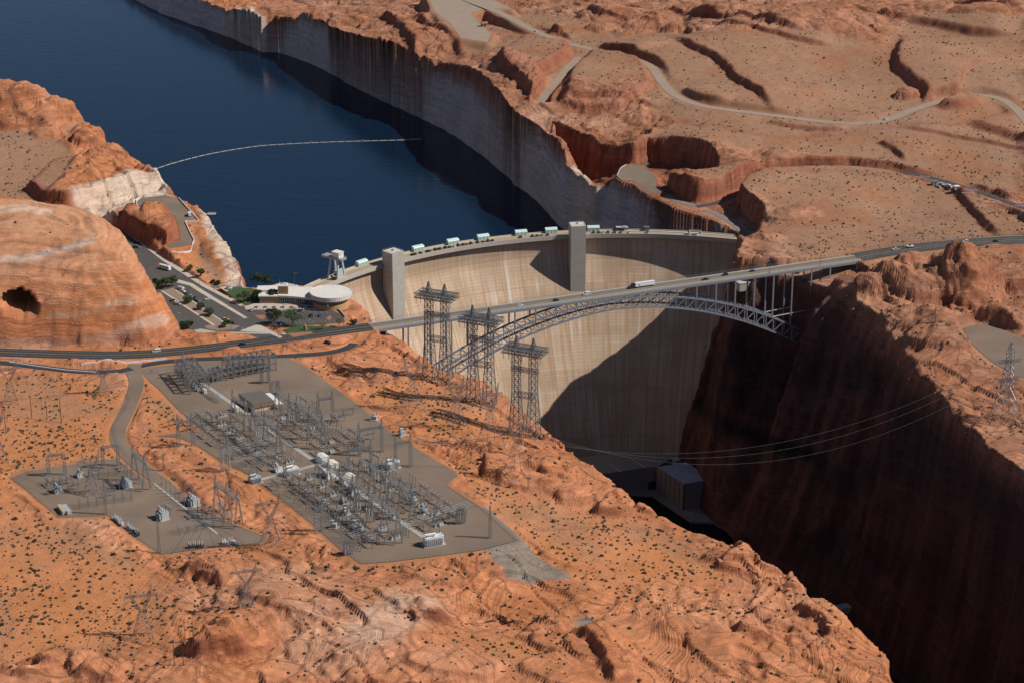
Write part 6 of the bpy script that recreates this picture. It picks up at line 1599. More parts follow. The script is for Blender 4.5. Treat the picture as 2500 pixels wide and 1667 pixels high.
for key, px, py, hgt, bw, rz, mt, lab in [
  ('a', 1008, 1000, 38, 13, .5, 'rusty', 'waisted lattice pylon standing left of the three tall towers'), ('b', 1115, 1052, 38, 13, .5, 'rusty', 'waisted lattice pylon in front of the middle tall tower'), ('c', 1198, 1080, 40, 13, .5, 'rusty', 'waisted lattice pylon between the gorge towers'), ('d', 1262, 1160, 40, 13, .5, 'rusty', 'waisted lattice pylon nearest the gorge rim'),
  ('e', 28, 985, 30, 9, .4, 'rusty', 'waisted lattice pylon at the far left above the wood poles'), ('f', 254, 962, 22, 8, .2, 'galv', 'squat grey lattice pylon beside the service road'), ('g', -5, 1125, 34, 11, .5, 'rusty', 'waisted lattice pylon cut off by the left picture edge'), ('h', 663, 1330, 32, 11, .3, 'galv_dark', 'dark waisted lattice pylon at the tip of the sand between the yards'),
  ('i', 605, 1482, 26, 7.5, .25, 'galv_dark', 'dark waisted lattice pylon on bare rock in the foreground'), ('j', 352, 1570, 34, 12, .25, 'rusty', 'reddish waisted lattice pylon on the shrubby foreground'), ('k', 228, 1205, 28, 9, .6, 'galv', 'grey waisted lattice pylon standing inside the small switchyard')]:
    p = G(px, py); kk = (hgt, bw, mt)
    if kk not in _d: o = _d[kk] = delta_tower(hgt, bw, mt); o.location = tuple(map(float, p)); o.rotation_euler = (0, 0, rz); tag(o, lab, 'pylon', 'waisted lattice pylons')
    else: o = copy_tree(_d[kk], p, rz, lab)
    ATT[key] = [(p[0] + x * math.cos(rz), p[1] + x * math.sin(rz), p[2] + hgt * .8 - 3) for x in (-8.2, 0, 8.2)]
def single_tower():
    p = G(2452, 1030); r = empty('transmission_tower', p, .3, 'tall pointed lattice pylon on the right gorge rim', 'pylon'); m = MB()
    lattice(m, sq((0, 0, 0), 15, 15), sq((0, 0, 24), 7, 7), 3, .34); lattice(m, sq((0, 0, 24), 7, 7), sq((0, 0, 42), 3.6, 3.6), 4, .3); m.build('tower_body', M['galv'], r)
    m = MB(); lattice(m, sq((0, 0, 42), 3.6, 3.6), sq((0, 0, 50), 3.6, 3.6), 3, .26); lattice(m, sq((0, 0, 50), 3.6, 3.6), sq((0, 0, 56), .5, .5), 3, .22); m.build('tower_head', M['galv'], r)
    for z in (43, 30): m = MB(); beam(m, (-8, 0, z), (8, 0, z), 2, 7, .2, 1.8); m.build('crossarm', M['galv'], r)
    for c in sq((0, 0, 0), 15, 15): MB().lathe(c, [(.5, -4), (.5, .8)], 8).build('footing', M['concrete'], r)
    ATT['r'] = [(p[0] - 7.5, p[1] + i * .5, p[2] + z) for i, z in enumerate((43, 38, 30))]
single_tower()
def mast(px, py, h, lab, w=1.6):
    p = GS(px, py); r = empty('lattice_mast', p, .3, lab, 'mast'); m = MB(); lattice(m, sq((0, 0, 0), w, w), sq((0, 0, h), w * .35, w * .35), max(int(h / 2.2), 4), .15); m.build('mast_shaft', M['galv'], r); MB().bar((0, 0, h), (0, 0, h + 2.5), .1).build('lightning_rod', M['galv'], r)
mast(258, 1255, 24, 'slim lattice mast at the lower edge of the small switchyard'); mast(389, 1350, 21, 'slim lattice mast at the bottom corner of the small switchyard'); mast(1197, 1313, 20, 'slim lattice mast near the right corner of the large switchyard', 1.9)
mast(400, 1146, 11, 'short lattice mast at the end of the curved yard road', 1.0); mast(1559, 825, 1, 'stub mast', 1.0) if 0 else None
mast(2282, 788, 13, 'slim dark mast on the rocks of the right rim', .9)
for i, (px, py, h) in enumerate([(78, 1020, 16), (115, 1024, 13), (150, 1031, 17.5), (14, 1050, 17)]):
    p = G(px, py); r = empty('wood_pole', p, .5, 'brown wood utility pole, %s of the row left of the yard road' % ['second from the left', 'third and shortest', 'rightmost', 'leftmost'][i], 'utility pole', 'wood poles left of the yard'); MB().lathe((0, 0, -1), [(.28, 0), (.18, h + 1)], 8).build('pole', M['wood'], r); MB().bar((-1, 0, h - .6), (1, 0, h - .6), .16).build('crossarm', M['wood'], r)
p = G(438, 1640); r = empty('utility_pole', p, .12, 'brown wooden H frame of two poles in the foreground', 'utility pole')
for x in (-2.2, 2.2): MB().lathe((x, 0, -1), [(.26, 0), (.17, 19.5)], 8).build('pole', M['wood'], r)
MB().bar((-4.6, 0, 17), (4.6, 0, 17), .3).build('crossarm', M['wood'], r); MB().bar((-2.2, 0, 9), (2.2, 0, 13), .16).bar((2.2, 0, 9), (-2.2, 0, 13), .16).build('cross_brace', M['wood'], r)
ATT['w'] = [(p[0] + x, p[1], p[2] + 16) for x in (-4.4, 0, 4.4)]

# ------------------------------------------------------------------ switchyard frame
YA = U(497, 937, YZ); YU = np.array([0.5608, -0.8279]); YV = np.array([-0.8279, -0.5608]); YR = math.atan2(YU[1], YU[0])
def Y(u, v): return YA + YU * u + YV * v
def yl(px, py, z): d = U(px, py, z) - YA; return d @ YU, d @ YV
M['trench'] = mat('trench_lid_concrete', (.40, .36, .31), .9, var=.15, scale=.5)
for u0, u1, v, w in ((-2, 282, 0, 1.6),):
    q = [Y(u0, v - w), Y(u1, v - w), Y(u1, v + w), Y(u0, v + w)]; o = MB().prism(q, YZ - .1, YZ + .2).build('cable_trench', M['trench'], None, fix=True); tag(o, 'long pale cable trench running down the large switchyard', 'cable trench')
q = [Y(158, 2), Y(161, 2), Y(161, 44), Y(158, 44)]; o = MB().prism(q, YZ - .1, YZ + .18).build('cable_trench', M['trench'], None, fix=True); tag(o, 'short pale cable trench crossing the large yard to the transformers', 'cable trench')
PA, PB = U(372, 1175, YZ), U(530, 1300, YZ); d_ = (PB - PA) / np.hypot(*(PB - PA)); n_ = np.array([-d_[1], d_[0]]) * .8
o = MB().prism([PA - n_, PB - n_, PB + n_, PA + n_], YZ - .7, YZ - .35).build('cable_trench', M['trench'], None, fix=True); tag(o, 'pale cable trench running down the small switchyard', 'cable trench')

def gantry(p, q, h, nl, lab, depth=1.7, mt='galv', z0=YZ, peak=True, aframe=True):
    """lattice beam on A frame legs between two plan points"""
    p, q = np.array(p), np.array(q); L_ = float(np.hypot(*(q - p))); rz = math.atan2(*(q - p)[::-1]); r = empty('lattice_gantry', (*p, z0), rz, lab, 'gantry', 'lattice gantries in the switchyards')
    m = MB(); beam(m, (0, 0, h), (L_, 0, h), depth, max(int(L_ / 1.9), 3), .16); m.build('beam', M[mt], r)
    for k in range(nl):
        x = L_ * k / (nl - 1); m = MB()
        if aframe:
            for s in (-1, 1): lattice(m, sq((x, s * 2.7, 0), .9, .7), sq((x, s * .4, h), .9, .6), 7, .11)
        else: lattice(m, sq((x, 0, 0), 1.9, 1.9), sq((x, 0, h), 1.5, 1.5), 7, .17)
        m.build('leg', M[mt], r)
        if peak: m = MB(); lattice(m, sq((x, 0, h + depth / 2), 1.2, 1.2), sq((x, 0, h + 6), .15, .15), 4, .14); m.build('peak', M[mt], r)
    for k in range(int(L_ / 6)):
        x = 3 + 6 * k
        for s in (-1, 1): MB().bar((x, s * .8, h - .6), (x + .2, s * 3.0, h - 1.5), .26, n=6).build('insulator_string', M['porcelain'], r)
    return r
def gp(a, b, z=21.4): return U(a[0], a[1], z), U(b[0], b[1], z)
for a, b, nl, lab in [((568, 969), (600, 990), 2, 'lattice gantry on A legs left of the orange walled building'), ((616, 1001), (679, 1051), 3, 'long lattice gantry in front of the orange walled building'), ((675, 954), (706, 978), 2, 'lattice gantry right behind the white canopy'), ((725, 985), (788, 1031), 3, 'long lattice gantry right of the orange walled building'),
                      ((773, 1119), (861, 1180), 4, 'long lattice gantry above the white sheds'), ((880, 1122), (934, 1156), 3, 'lattice gantry left of the white transformer on the right side'), ((870, 1182), (971, 1257), 4, 'longest lattice gantry at the lower middle of the large yard'), ((952, 1171), (1006, 1201), 3, 'lattice gantry at the right of the lower yard'), ((527, 1179), (580, 1216), 3, 'lattice gantry along the fence between the two yards'),
                      ((325, 1104), (353, 1127), 2, 'tall lattice gantry in the middle of the small yard')]:
    p, q = gp(a, b); gantry(p, q, 18, nl, lab)
for a, b, h, lab in [((776, 975), (811, 971), 16, 'square portal gantry at the top right of the large yard'), ((433, 1031), (468, 1026), 17, 'square portal gantry at the left corner of the large yard'), ((876, 1050), (932, 1041), 17, 'wide portal gantry at the right edge of the large yard'), ((850, 1100), (905, 1092), 16, 'portal gantry above the right white transformer'), ((965, 1082), (1002, 1076), 17, 'portal gantry with two peaks at the far right of the yard'),
                      ((115, 1111), (155, 1108), 13, 'portal gantry at the left of the small yard'), ((249, 1092), (286, 1086), 13, 'portal gantry at the top of the small yard'), ((540, 1090), (556, 1086), 17, 'tall narrow portal in the left of the large yard'), ((770, 1245), (786, 1237), 15, 'narrow portal near the lower fence of the large yard'), ((638, 905), (655, 903), 9, 'small portal behind the orange walled building'), ((662, 933), (680, 930), 9, 'small portal left of the canopy gantry'), ((843, 1322), (856, 1320), 8, 'small portal at the bottom of the large yard'), ((1118, 1243), (1130, 1242), 9, 'small portal at the right of the lower yard')]:
    p, q = gp(a, b, YZ + h); gantry(p, q, h, 2, lab, 1.3, aframe=False, peak=h > 13)

# ------------------------------------------------------------------ switchyard equipment
def proto(name, cat): r = bpy.data.objects.new(name, None); COL.objects.link(r); r['category'] = cat; return r
def ins(mb, x, y, z0, z1, r=.13):
    n = 5; prof = [(r * .6, z0)]
    for k in range(n): z = z0 + (z1 - z0) * (k + .5) / n; prof += [(r * 1.5, z - .02), (r * .7, z + (z1 - z0) * .08)]
    return mb.lathe((x, y, 0), prof, 6)
def p_post():
    r = proto('bus_support', 'insulator post'); MB().bar((0, 0, 0), (0, 0, 4.2), .3).box((0, 0, .15), (.9, .9, .3)).build('column', M['galv'], r); ins(MB(), 0, 0, 4.2, 7.4, .17).build('insulator', M['porcelain'], r); MB().box((0, 0, 7.5), (.5, .3, .25)).build('clamp', M['equip'], r); return freeze(r)
def p_switch():
    r = proto('disconnect_switch', 'disconnect switch')
    for y in (-3.6, 3.6): MB().bar((0, y - .7, 0), (0, y, 4.0), .2).bar((0, y + .7, 0), (0, y, 4.0), .2).build('leg', M['galv'], r)
    m = MB(); beam(m, (0, -4.6, 4.2), (0, 4.6, 4.2), .6, 7, .12, .5); m.build('frame_beam', M['galv'], r)
    for y in (-3.6, 0, 3.6):
        m = MB(); ins(m, -1.0, y, 4.5, 6.6); m.build('insulator', M['porcelain'], r); m = MB(); ins(m, 1.0, y, 4.5, 6.6); m.build('insulator', M['porcelain'], r); MB().bar((-1.3, y, 6.7), (1.3, y, 6.7), .14).build('switch_blade', M['equip'], r)
    return freeze(r)
def p_breaker():
    r = proto('circuit_breaker', 'circuit breaker'); MB().box((0, 0, .25), (2.2, 6.4, .5)).build('plinth', M['concrete_grey'], r); MB().box((-1.6, 0, 1.6), (.7, 1.4, 1.8)).build('control_cabinet', M['equip'], r)
    for y in (-2.2, 0, 2.2):
        MB().bar((-.9, y, 1.7), (.9, y, 1.7), .9, n=8).bar((0, y, .5), (0, y, 1.7), .4).build('tank', M['equip'], r)
        for s in (-1, 1): MB().bar((s * .6, y, 2.0), (s * 1.7, y, 4.9), .34, n=6).build('bushing', M['porcelain'], r)
    return freeze(r)
def p_vposts():
    r = proto('capacitor_post', 'capacitor post')
    for y in (-3.2, 0, 3.2): MB().bar((0, y, 0), (0, y, 3), .25).build('column', M['galv'], r); MB().lathe((0, y, 0), [(.3, 3), (.36, 4), (.36, 6.2), (.22, 7.2)], 8).build('porcelain_tank', M['equip'], r)
    return freeze(r)
def p_yposts():
    r = proto('y_post', 'disconnect switch')
    for y in (-3, 0, 3): MB().bar((0, y, 0), (0, y, 5), .28).build('column', M['galv'], r); MB().bar((0, y, 5), (-1.7, y, 7.4), .3, n=6).bar((0, y, 5), (1.7, y, 7.4), .3, n=6).build('insulator_arms', M['equip'], r)
    return freeze(r)
KINDS_ = {'post': (p_post, 'grey insulator post standing in the switchyard rows', 'insulator posts in the switchyards'), 'switch': (p_switch, 'three phase disconnect switch on a grey steel frame in the switchyard rows', 'disconnect switches in the switchyards'), 'breaker': (p_breaker, 'grey circuit breaker with slanted bushings in the switchyard rows', 'circuit breakers in the switchyards'), 'cap': (p_vposts, 'row of three fat pale capacitor posts in the switchyard', 'capacitor posts in the switchyards'), 'y': (p_yposts, 'row of three Y shaped white insulator arms in the switchyard', 'Y shaped switches in the switchyards')}
_kp = {}
def equip(kind, x, y, rz, z=YZ, sc=1.0):
    qx, qy = proj(x, y, z)
    if 556 < qx < 722 and 925 < qy < 1012: return
    f, lab, grp = KINDS_[kind]
    if kind not in _kp:
        o = f(); _kp[kind] = o; o.location = (float(x), float(y), z); o.rotation_euler = (0, 0, rz); tag(o, lab, None, grp)
        if sc != 1: o.scale = (sc,) * 3
    else: copy_tree(_kp[kind], (x, y, z), rz, lab, grp, scale=(sc,) * 3)
def bus(u0, v0, u1, v1, n, h=6.5, lab='', z=YZ, frame=None, sp=2.6, mt='equip'):
    """three rigid bus pipes on posts"""
    a, b = (Y(u0, v0), Y(u1, v1)) if frame is None else (np.array([u0, v0]), np.array([u1, v1])); L_ = float(np.hypot(*(b - a))); rz = math.atan2(*(b - a)[::-1])
    r = empty('rigid_bus', (*a, z), rz, lab, 'bus bar', 'rigid bus bars in the switchyards')
    for k in (-1, 0, 1): MB().bar((0, k * sp, h), (L_, k * sp, h), .2, n=6).build('bus_pipe', M['galv'], r)
    for i in range(n):
        x = L_ * (i + .5) / n
        for k in (-1, 0, 1): m = MB(); m.bar((x, k * sp, 0), (x, k * sp, h - 1.7), .24); m.box((x, k * sp, .12), (.8, .8, .25)); ins(m, x, k * sp, h - 1.7, h - .1, .13); m.build('post', M['galv'], r)
rnd = random.Random(3)
# rows of bays across the large yard: switches, breakers and posts line up along v
nsw = npost = 0
for blk, u0, u1, vmin, vmax in (('upper', 58, 150, -46, 46), ('lower', 176, 282, -34, 44)):
    u = u0
    while u < u1:
        for s in (-1, 1):
            v = 7.0
            pat = rnd.choice([['switch', 'breaker', 'switch', 'post3', 'switch'], ['switch', 'cap', 'switch', 'y', 'post3'], ['y', 'breaker', 'switch', 'switch', 'post3'], ['post3', 'switch', 'breaker', 'switch', 'switch']])
            for it in pat:
                if not (vmin < s * v < vmax): break
                p = Y(u, s * v)
                if it == 'post3':
                    for k in (-3.2, 0, 3.2): q = Y(u + k, s * v); equip('post', q[0], q[1], YR)
                else: equip(it, p[0], p[1], YR + (math.pi / 2 if it != 'breaker' else 0) + (0 if s > 0 else math.pi))
                v += {'switch': 7.2, 'breaker': 8.5, 'post3': 6, 'cap': 5.5, 'y': 6.5}[it] + rnd.random() * 1.2
        u += 12.8 if blk == 'upper' else 14.0
for u0, v0, u1, v1, n, lab in [(62, 24, 150, 24, 8, 'long bus bars on the left side of the upper rows'), (66, -24, 148, -25, 8, 'long bus bars on the right side of the upper rows'), (122, 48, 124, 8, 5, 'cross bus bars left of the trench in the upper rows'), (138, 46, 140, 10, 5, 'cross bus bars at the foot of the upper rows'), (180, 30, 270, 30, 8, 'long bus bars on the left side of the lower rows'), (182, -22, 250, -24, 7, 'long bus bars on the right side of the lower rows'),
                               (272, 30, 270, -40, 7, 'cross bus bars above the biggest white transformer'), (172, 40, 176, 12, 3, 'short bus bars below the middle transformers'), (268, 40, 268, 34, 2, 'tiny bus bars at the left end of the lower rows')]:
    bus(u0, v0, u1, v1, n, 6.8, lab)
for a, b, n, lab in [((105, 1163), (170, 1155), 4, 'bus bars at the upper left of the small yard'), ((182, 1218), (330, 1196), 7, 'long bus bars across the middle of the small yard'), ((425, 1282), (572, 1252), 7, 'long bus bars at the lower right of the small yard'), ((490, 1244), (548, 1232), 3, 'short bus bars at the right of the small yard'), ((205, 1145), (345, 1131), 6, 'long bus bars along the top of the small yard'), ((265, 1175), (310, 1166), 3, 'short bus bars beside the upper small yard transformer')]:
    p, q = U(*a, YZ + 5), U(*b, YZ + 5); bus(p[0], p[1], q[0], q[1], n, 5.6, lab, YZ - .6, frame=1)
for i in range(10):
    for j in range(2):
        p = U(395 + i * 11, 1195 + i * 7.5 - j * 14, YZ); equip('post', p[0], p[1], .3, YZ - .6, .85)
for px, py in [(120, 1185), (165, 1180), (180, 1195), (230, 1160), (300, 1145), (410, 1250), (330, 1180), (455, 1200), (500, 1260), (540, 1245), (470, 1262), (270, 1210)]:
    p = U(px, py, YZ); equip('switch', p[0], p[1], YR + rnd.choice((0, 1.57)), YZ - .6, .85)
for px, py in [(425, 1040), (488, 1030), (505, 1040), (470, 1050), (830, 1030), (850, 1015), (900, 1075), (880, 1090), (1085, 1270), (1120, 1260), (1070, 1255), (1000, 1225)]:
    p = U(px, py, YZ); equip('switch', p[0], p[1], YR + rnd.choice((0, 1.57)), YZ)
# old dense racks at the top of the yard
def rack(pa, pb, wid, h, lab, nb):
    p, q = pa, pb; L_ = float(np.hypot(*(q - p))); rz = math.atan2(*(q - p)[::-1]); r = empty('steel_rack', (*p, YZ), rz, lab, 'steel rack')
    for y in (-wid / 2, wid / 2):
        for z in (h * .45, h): m = MB(); beam(m, (0, y, z), (L_, y, z), .9, max(int(L_ / 2.2), 3), .11, .8); m.build('long_beam', M['galv'], r)
    for k in range(nb + 1):
        x = L_ * k / nb
        for y in (-wid / 2, wid / 2): m = MB(); lattice(m, sq((x, y, 0), .9, .9), sq((x, y, h + .6), .8, .8), 6, .11); m.build('column', M['galv'], r)
        m = MB(); beam(m, (x, -wid / 2, h), (x, wid / 2, h), .8, 5, .1); m.build('cross_beam', M['galv'], r)
    for k in range(nb * 2):
        x = L_ * (k + .5) / nb / 2
        for y in (-wid * .3, 0, wid * .3): m = MB(); ins(m, x, y, h * .5, h * .5 + 2.4, .16); m.bar((x, y, h - .5), (x, y, h - 2.2), .2, n=6); m.bar((x, y, 0), (x, y, h * .5), .16); m.build('insulator', M['porcelain'], r)
    for k in range(nb): x = L_ * (k + .5) / nb; MB().box((x, 0, 1.3), (1.6, 2.2, 2.2)).build('breaker_tank', M['equip_dark'], r)
rack(U(450, 905, YZ + 2), U(488, 958, YZ), 13, 11, 'dense dark steel rack of switchgear at the top left of the yard', 6)
rack(U(565, 915, YZ), U(665, 896, YZ), 13, 11, 'dense steel rack of switchgear behind the orange walled building', 7)
rack(U(515, 930, YZ), U(537, 925, YZ), 6, 8, 'small steel rack between the two dense racks', 2)
gantry(U(447, 878, YZ + 14), U(474, 893, YZ + 14), 14, 2, 'lattice gantry above the top left steel rack')
gantry(U(546, 872, YZ + 14), U(560, 879, YZ + 14), 14, 2, 'lattice gantry above the rack behind the building')
for i in range(6):
    p = U(513 + i * 4.2, 965 + i * 3.2, YZ); equip('cap', p[0], p[1], YR + 1.57, YZ, .75)

# transformers
def transformer(px, py, L_, W_, H_, rz, lab, mt='equip', z=YZ, nb=6, rad=True):
    p = U(px, py, z); r = empty('power_transformer', (*p, z), rz, lab, 'transformer'); MB().box((0, 0, .25), (L_ + 2, W_ + 2.4, .5)).build('plinth', M['concrete_grey'], r)
    tk = MB().box((0, 0, .5 + H_ / 2), (L_, W_, H_)); tk.box((0, 0, .5 + H_), (L_ + .3, W_ + .3, .2))
    for k in range(5): tk.box((-L_ / 2 + L_ * (k + .5) / 5, 0, .5 + H_ / 2), (.15, W_ + .24, H_ * .9))
    tk.build('tank', M[mt], r)
    for s in ((-1, 1) if rad else ()):
        m = MB()
        for k in range(9): m.box((-L_ * .42 + L_ * .84 * k / 8, s * (W_ / 2 + .65), .5 + H_ * .48), (.14, 1.1, H_ * .75))
        m.bar((-L_ * .42, s * (W_ / 2 + .3), .5 + H_ * .85), (L_ * .42, s * (W_ / 2 + .3), .5 + H_ * .85), .25); m.build('radiator', M[mt], r)
    MB().bar((-L_ * .5, -W_ * .2, H_ + 2.2), (L_ * .1, -W_ * .2, H_ + 2.2), 1.1, n=10).bar((-L_ * .4, -W_ * .2, H_), (-L_ * .4, -W_ * .2, H_ + 2), .3).bar((0, -W_ * .2, H_), (0, -W_ * .2, H_ + 2), .3).build('conservator', M[mt], r)
    for k in range(nb):
        x = -L_ * .4 + L_ * .8 * (k % 3) / 2; s = 1 if k < 3 else -1; m = MB(); m.bar((x, s * W_ * .25, H_ + .5), (x, s * W_ * .42, H_ + (3.4 if s > 0 else 2.2)), .42, n=8); m.build('bushing', M['porcelain'], r)
for a in [(1058, 1328, 11, 4.5, 5.0, YR + 1.35, 'biggest white transformer at the bottom end of the trench', 'white'), (958, 1142, 8, 4, 4.4, YR + 1.57, 'white transformer alone at the right side of the yard', 'white'), (712, 1158, 8, 4.2, 4.2, YR + 1.57, 'white transformer in the middle of the large yard', 'white'), (622, 1178, 7, 3.6, 3.8, YR + 1.57, 'grey transformer left of the middle white one'), (679, 1150, 4, 2.4, 2.6, YR, 'small pale transformer beside the middle white one', 'white'),
          (308, 1188, 6, 3.6, 4.2, YR, 'grey transformer in the upper middle of the small yard', 'equip', YZ - .6), (472, 1230, 7.5, 3.6, 4.0, YR, 'grey transformer at the right of the small yard', 'equip', YZ - .6), (397, 1265, 6.4, 3.6, 4.6, YR, 'grey transformer in the lower middle of the small yard', 'equip', YZ - .6), (141, 1200, 4, 2.6, 2.8, YR, 'small grey transformer at the left of the small yard', 'equip', YZ - .6), (196, 1163, 3.6, 2.2, 2.6, YR, 'small grey transformer at the top left of the small yard', 'equip', YZ - .6)]:
    transformer(*a)
for i, (px, py) in enumerate([(793, 1228), (815, 1288), (846, 1255), (880, 1292), (863, 1280), (1012, 1230), (1036, 1252), (955, 1265), (860, 1195), (838, 1225), (914, 1025), (982, 1062), (858, 1205), (938, 1175)]):
    transformer(px, py, 3.4, 2.4, 2.6, YR + (i % 3) * .78, 'small pale oil breaker among the lower rows' if i not in (10, 11) else ['', 'pale oil breaker parked by the upper right fence', 'cluster of grey breaker tanks at the right fence'][i - 9], 'equip', nb=3, rad=False)
for o in [q for q in COL.objects if q.get('label') == 'small pale oil breaker among the lower rows']: o['group'] = 'small oil breakers in the lower rows'

# buildings and boxes in the yards
rf = [(582, 960), (640, 953), (670, 978), (619, 988)]
zb = YZ + 5.4; Pq = UP(rf, zb); c0 = Pq.mean(0)
cb = empty('control_building', (*c0, YZ), 0, 'orange walled control building with a flat grey roof', 'building'); Q = [(p - c0) for p in Pq]
MB().prism(Q, 4.9, 5.4).build('roof', M['roof_grey'], cb, fix=True); MB().prism(np.array(Q) * .995, 2.9, 4.9).build('fascia', M['tan_panel'], cb, fix=True); MB().prism(np.array(Q) * .93, -.2, 2.9).build('wall', M['offwhite'], cb, fix=True)
e0, e1 = np.array(Q[3]), np.array(Q[2]); m = MB()
for k in range(16): p = e0 + (e1 - e0) * (k + .5) / 16; m.box((p[0], p[1] - .05, 3.95), (.12, .25, 1.9), math.atan2(*(e1 - e0)[::-1]))
m.build('fascia_ribs', M['brown'], cb)
for t_ in (.25, .78): p = e0 * .93 + (e1 - e0) * .93 * t_; MB().box((p[0], p[1] - .08, 1.1), (1.3, .2, 2.2), math.atan2(*(e1 - e0)[::-1])).build('door', M['tan_panel'], cb)
cn = [(646, 959), (660, 958), (692, 985), (673, 986)]; Pq = UP(cn, YZ + 4); c0 = Pq.mean(0); t = empty('canopy', (*c0, YZ), 0, 'bright white canopy roof beside the control building', 'canopy'); MB().prism(Pq - c0, 3.8, 4.0).build('canopy_roof', M['white'], t, fix=True)
for q in (Pq - c0) * .9: MB().bar((q[0], q[1], 0), (q[0], q[1], 3.8), .2).build('post', M['galv'], t)
for px, py, sx, sy, sz, rz, wl, lab in [(788, 1126, 7, 5, 4.2, YR, 'white', 'white shed above the trench at the middle of the yard'), (811, 1139, 7, 5.5, 3.2, YR, 'offwhite', 'cream shed right of the trench'), (803, 1162, 7.5, 5.5, 3.6, YR, 'white', 'white shed left of the trench'), (842, 1178, 6, 4, 3.4, YR, 'white', 'low white shed under the long gantry'), (857, 1172, 6, 4.5, 3.8, YR, 'tan_panel', 'tan walled shed beside the trench'), (575, 1003, 4.5, 3, 3.2, YR, 'offwhite', 'small cream shed left of the control building'), (845, 1350, 3, 2.6, 3.2, YR, 'white', 'small white cabinet at the lower fence'), (500, 958, 3, 2, 2.4, YR, 'white', 'white cabinet at the foot of the top left rack')]:
    p = U(px, py, YZ); t = empty('equipment_shed', (*p, YZ), rz, lab, 'shed'); MB().box((0, 0, sz / 2), (sx, sy, sz)).build('wall', M[wl], t); MB().extrude([(-sy / 2 - .2, sz), (0, sz + .7), (sy / 2 + .2, sz)], (0, 0, 0), (0, 1), (1, 0), sx + .4).build('roof', M['roof_white'], t, fix=True); MB().box((sx / 2 + .03, 0, 1.05), (.06, 1, 2.1)).build('door', M['equip_dark'], t)
for px, py, c, lab in [(151, 1246, 'beige', 'beige shipping container in the corner of the small yard'), (163, 1246, 'silver', 'blue grey shipping container beside the beige one')]:
    p = U(px, py, YZ); t = empty('shipping_container', (*p, YZ - .6), math.atan2(*(U(px + 12, py + 15, YZ) - p)[::-1]), lab, 'container'); MB().box((0, 0, 1.4), (10.5, 2.5, 2.6)).build('container_shell', CM[c], t)
    m = MB(); [m.box((-4.9 + k * .7, 0, 1.4), (.12, 2.58, 2.4)) for k in range(15)]; m.build('corrugation', CM[c], t); MB().box((5.28, 0, 1.35), (.08, 2.2, 2.3)).build('door', CM[c], t)
def pile(px, py, n, rz, lab, mt):
    p = U(px, py, YZ); t = empty('stored_parts', (*p, YZ - .6), rz, lab, 'stored parts'); m = MB()
    for k in range(n): m.box((k * 1.3 - n * .6, rnd.uniform(-.6, .6), .7 + rnd.random() * .6), (.9, 1.6 + rnd.random(), 1.2 + rnd.random()), rnd.random() * .4)
    m.build('crates', M[mt], t); m = MB()
    for k in range(n): m.bar((k * 1.2 - n * .6, -.8, 1.5), (k * 1.2 - n * .6 + rnd.uniform(-.8, .8), .8, 3.2 + rnd.random()), .34, n=6)
    m.build('spare_bushings', M['equip'], t)
r5 = math.atan2(*(U(350, 1320, YZ) - U(270, 1258, YZ))[::-1])
pile(290, 1272, 9, r5, 'pale spare insulators stacked along the small yard fence', 'equip'); pile(318, 1290, 5, r5, 'grey coils stored beside the spare insulators', 'equip_dark'); pile(333, 1302, 5, r5, 'dark beams stored near the bottom corner of the small yard', 'rubber'); pile(480, 1333, 7, .15, 'dark scrap stored along the lower small yard fence', 'rubber'); pile(560, 1324, 6, .15, 'pale pipes stored at the lower right of the small yard', 'white')
p = GS(243, 953); t = empty('entrance_gate', GS(370, 912), .2, 'metal yard gate with a red notice beside the service road', 'gate'); MB().path([(-4.5, 0, 0), (-4.5, 0, 2.4), (4.5, 0, 2.4), (4.5, 0, 0)], .14).bar((-4.5, 0, .3), (4.5, 0, .3), .1).bar((-4.5, 0, 1.3), (4.5, 0, 1.3), .1).build('gate_frame', M['galv'], t); MB().box((0, -.12, 1.7), (1.8, .06, .9)).build('notice_board', M['brick_red'], t)

# ------------------------------------------------------------------ conductors
def wire(p, q, sag, lab, grp, r=.09, n=26):
    p, q = np.array(p, float), np.array(q, float); P = [(*(p + (q - p) * t)[:2], (p + (q - p) * t)[2] - 4 * sag * t * (1 - t)) for t in np.linspace(0, 1, n)]; P = [tuple(np.array(a) - p) for a in P]
    o = MB().path(P, r * 2, n=4).build('power_line', M['wire']); o.location = tuple(map(float, p)); tag(o, lab, 'power line', grp)
for i in range(3):
    wire(ATT['d'][i], ATT['r'][i], 34 + 3 * i, 'long sagging conductor strung across the dark gorge', 'conductors across the gorge', .042, 44)
spot = {'g3': U(690, 966, 21.4), 'g4': U(750, 1003, 21.4), 'pr': U(900, 1046, 20), 'pr2': U(985, 1079, 20)}
for key, g in (('a', 'g3'), ('b', 'g4'), ('c', 'pr'), ('d', 'pr2')):
    for i in range(3): wire(ATT[key][i], (*(spot[g] + YU * (i - 1) * 6), 20.6), 3, 'conductor from a waisted pylon down to the %s gantry' % {'g3': 'canopy', 'g4': 'upper right', 'pr': 'right hand', 'pr2': 'far right'}[g], 'conductors from the gorge pylons to the yard', .06)
BTL = [BT] + [o for o in COL.objects if o.parent is None and o.get('group') == 'tall switching towers by the gorge' and o != BT]
for o, key in zip(BTL, 'abd'):
    for i in range(3): wire((o.location.x - 9 + 9 * i, o.location.y - 4, o.location.z + 54), ATT[key][i], 4, 'conductor between a tall gorge tower and a waisted pylon', 'conductors between the gorge towers and pylons', .06)
for a, b in (('e', 'f'), ('g', 'k')):
    for i in range(3): wire(ATT[a][i], ATT[b][i], 5, 'conductor over the shrubs at the left edge', 'conductors over the left shrubs', .05)
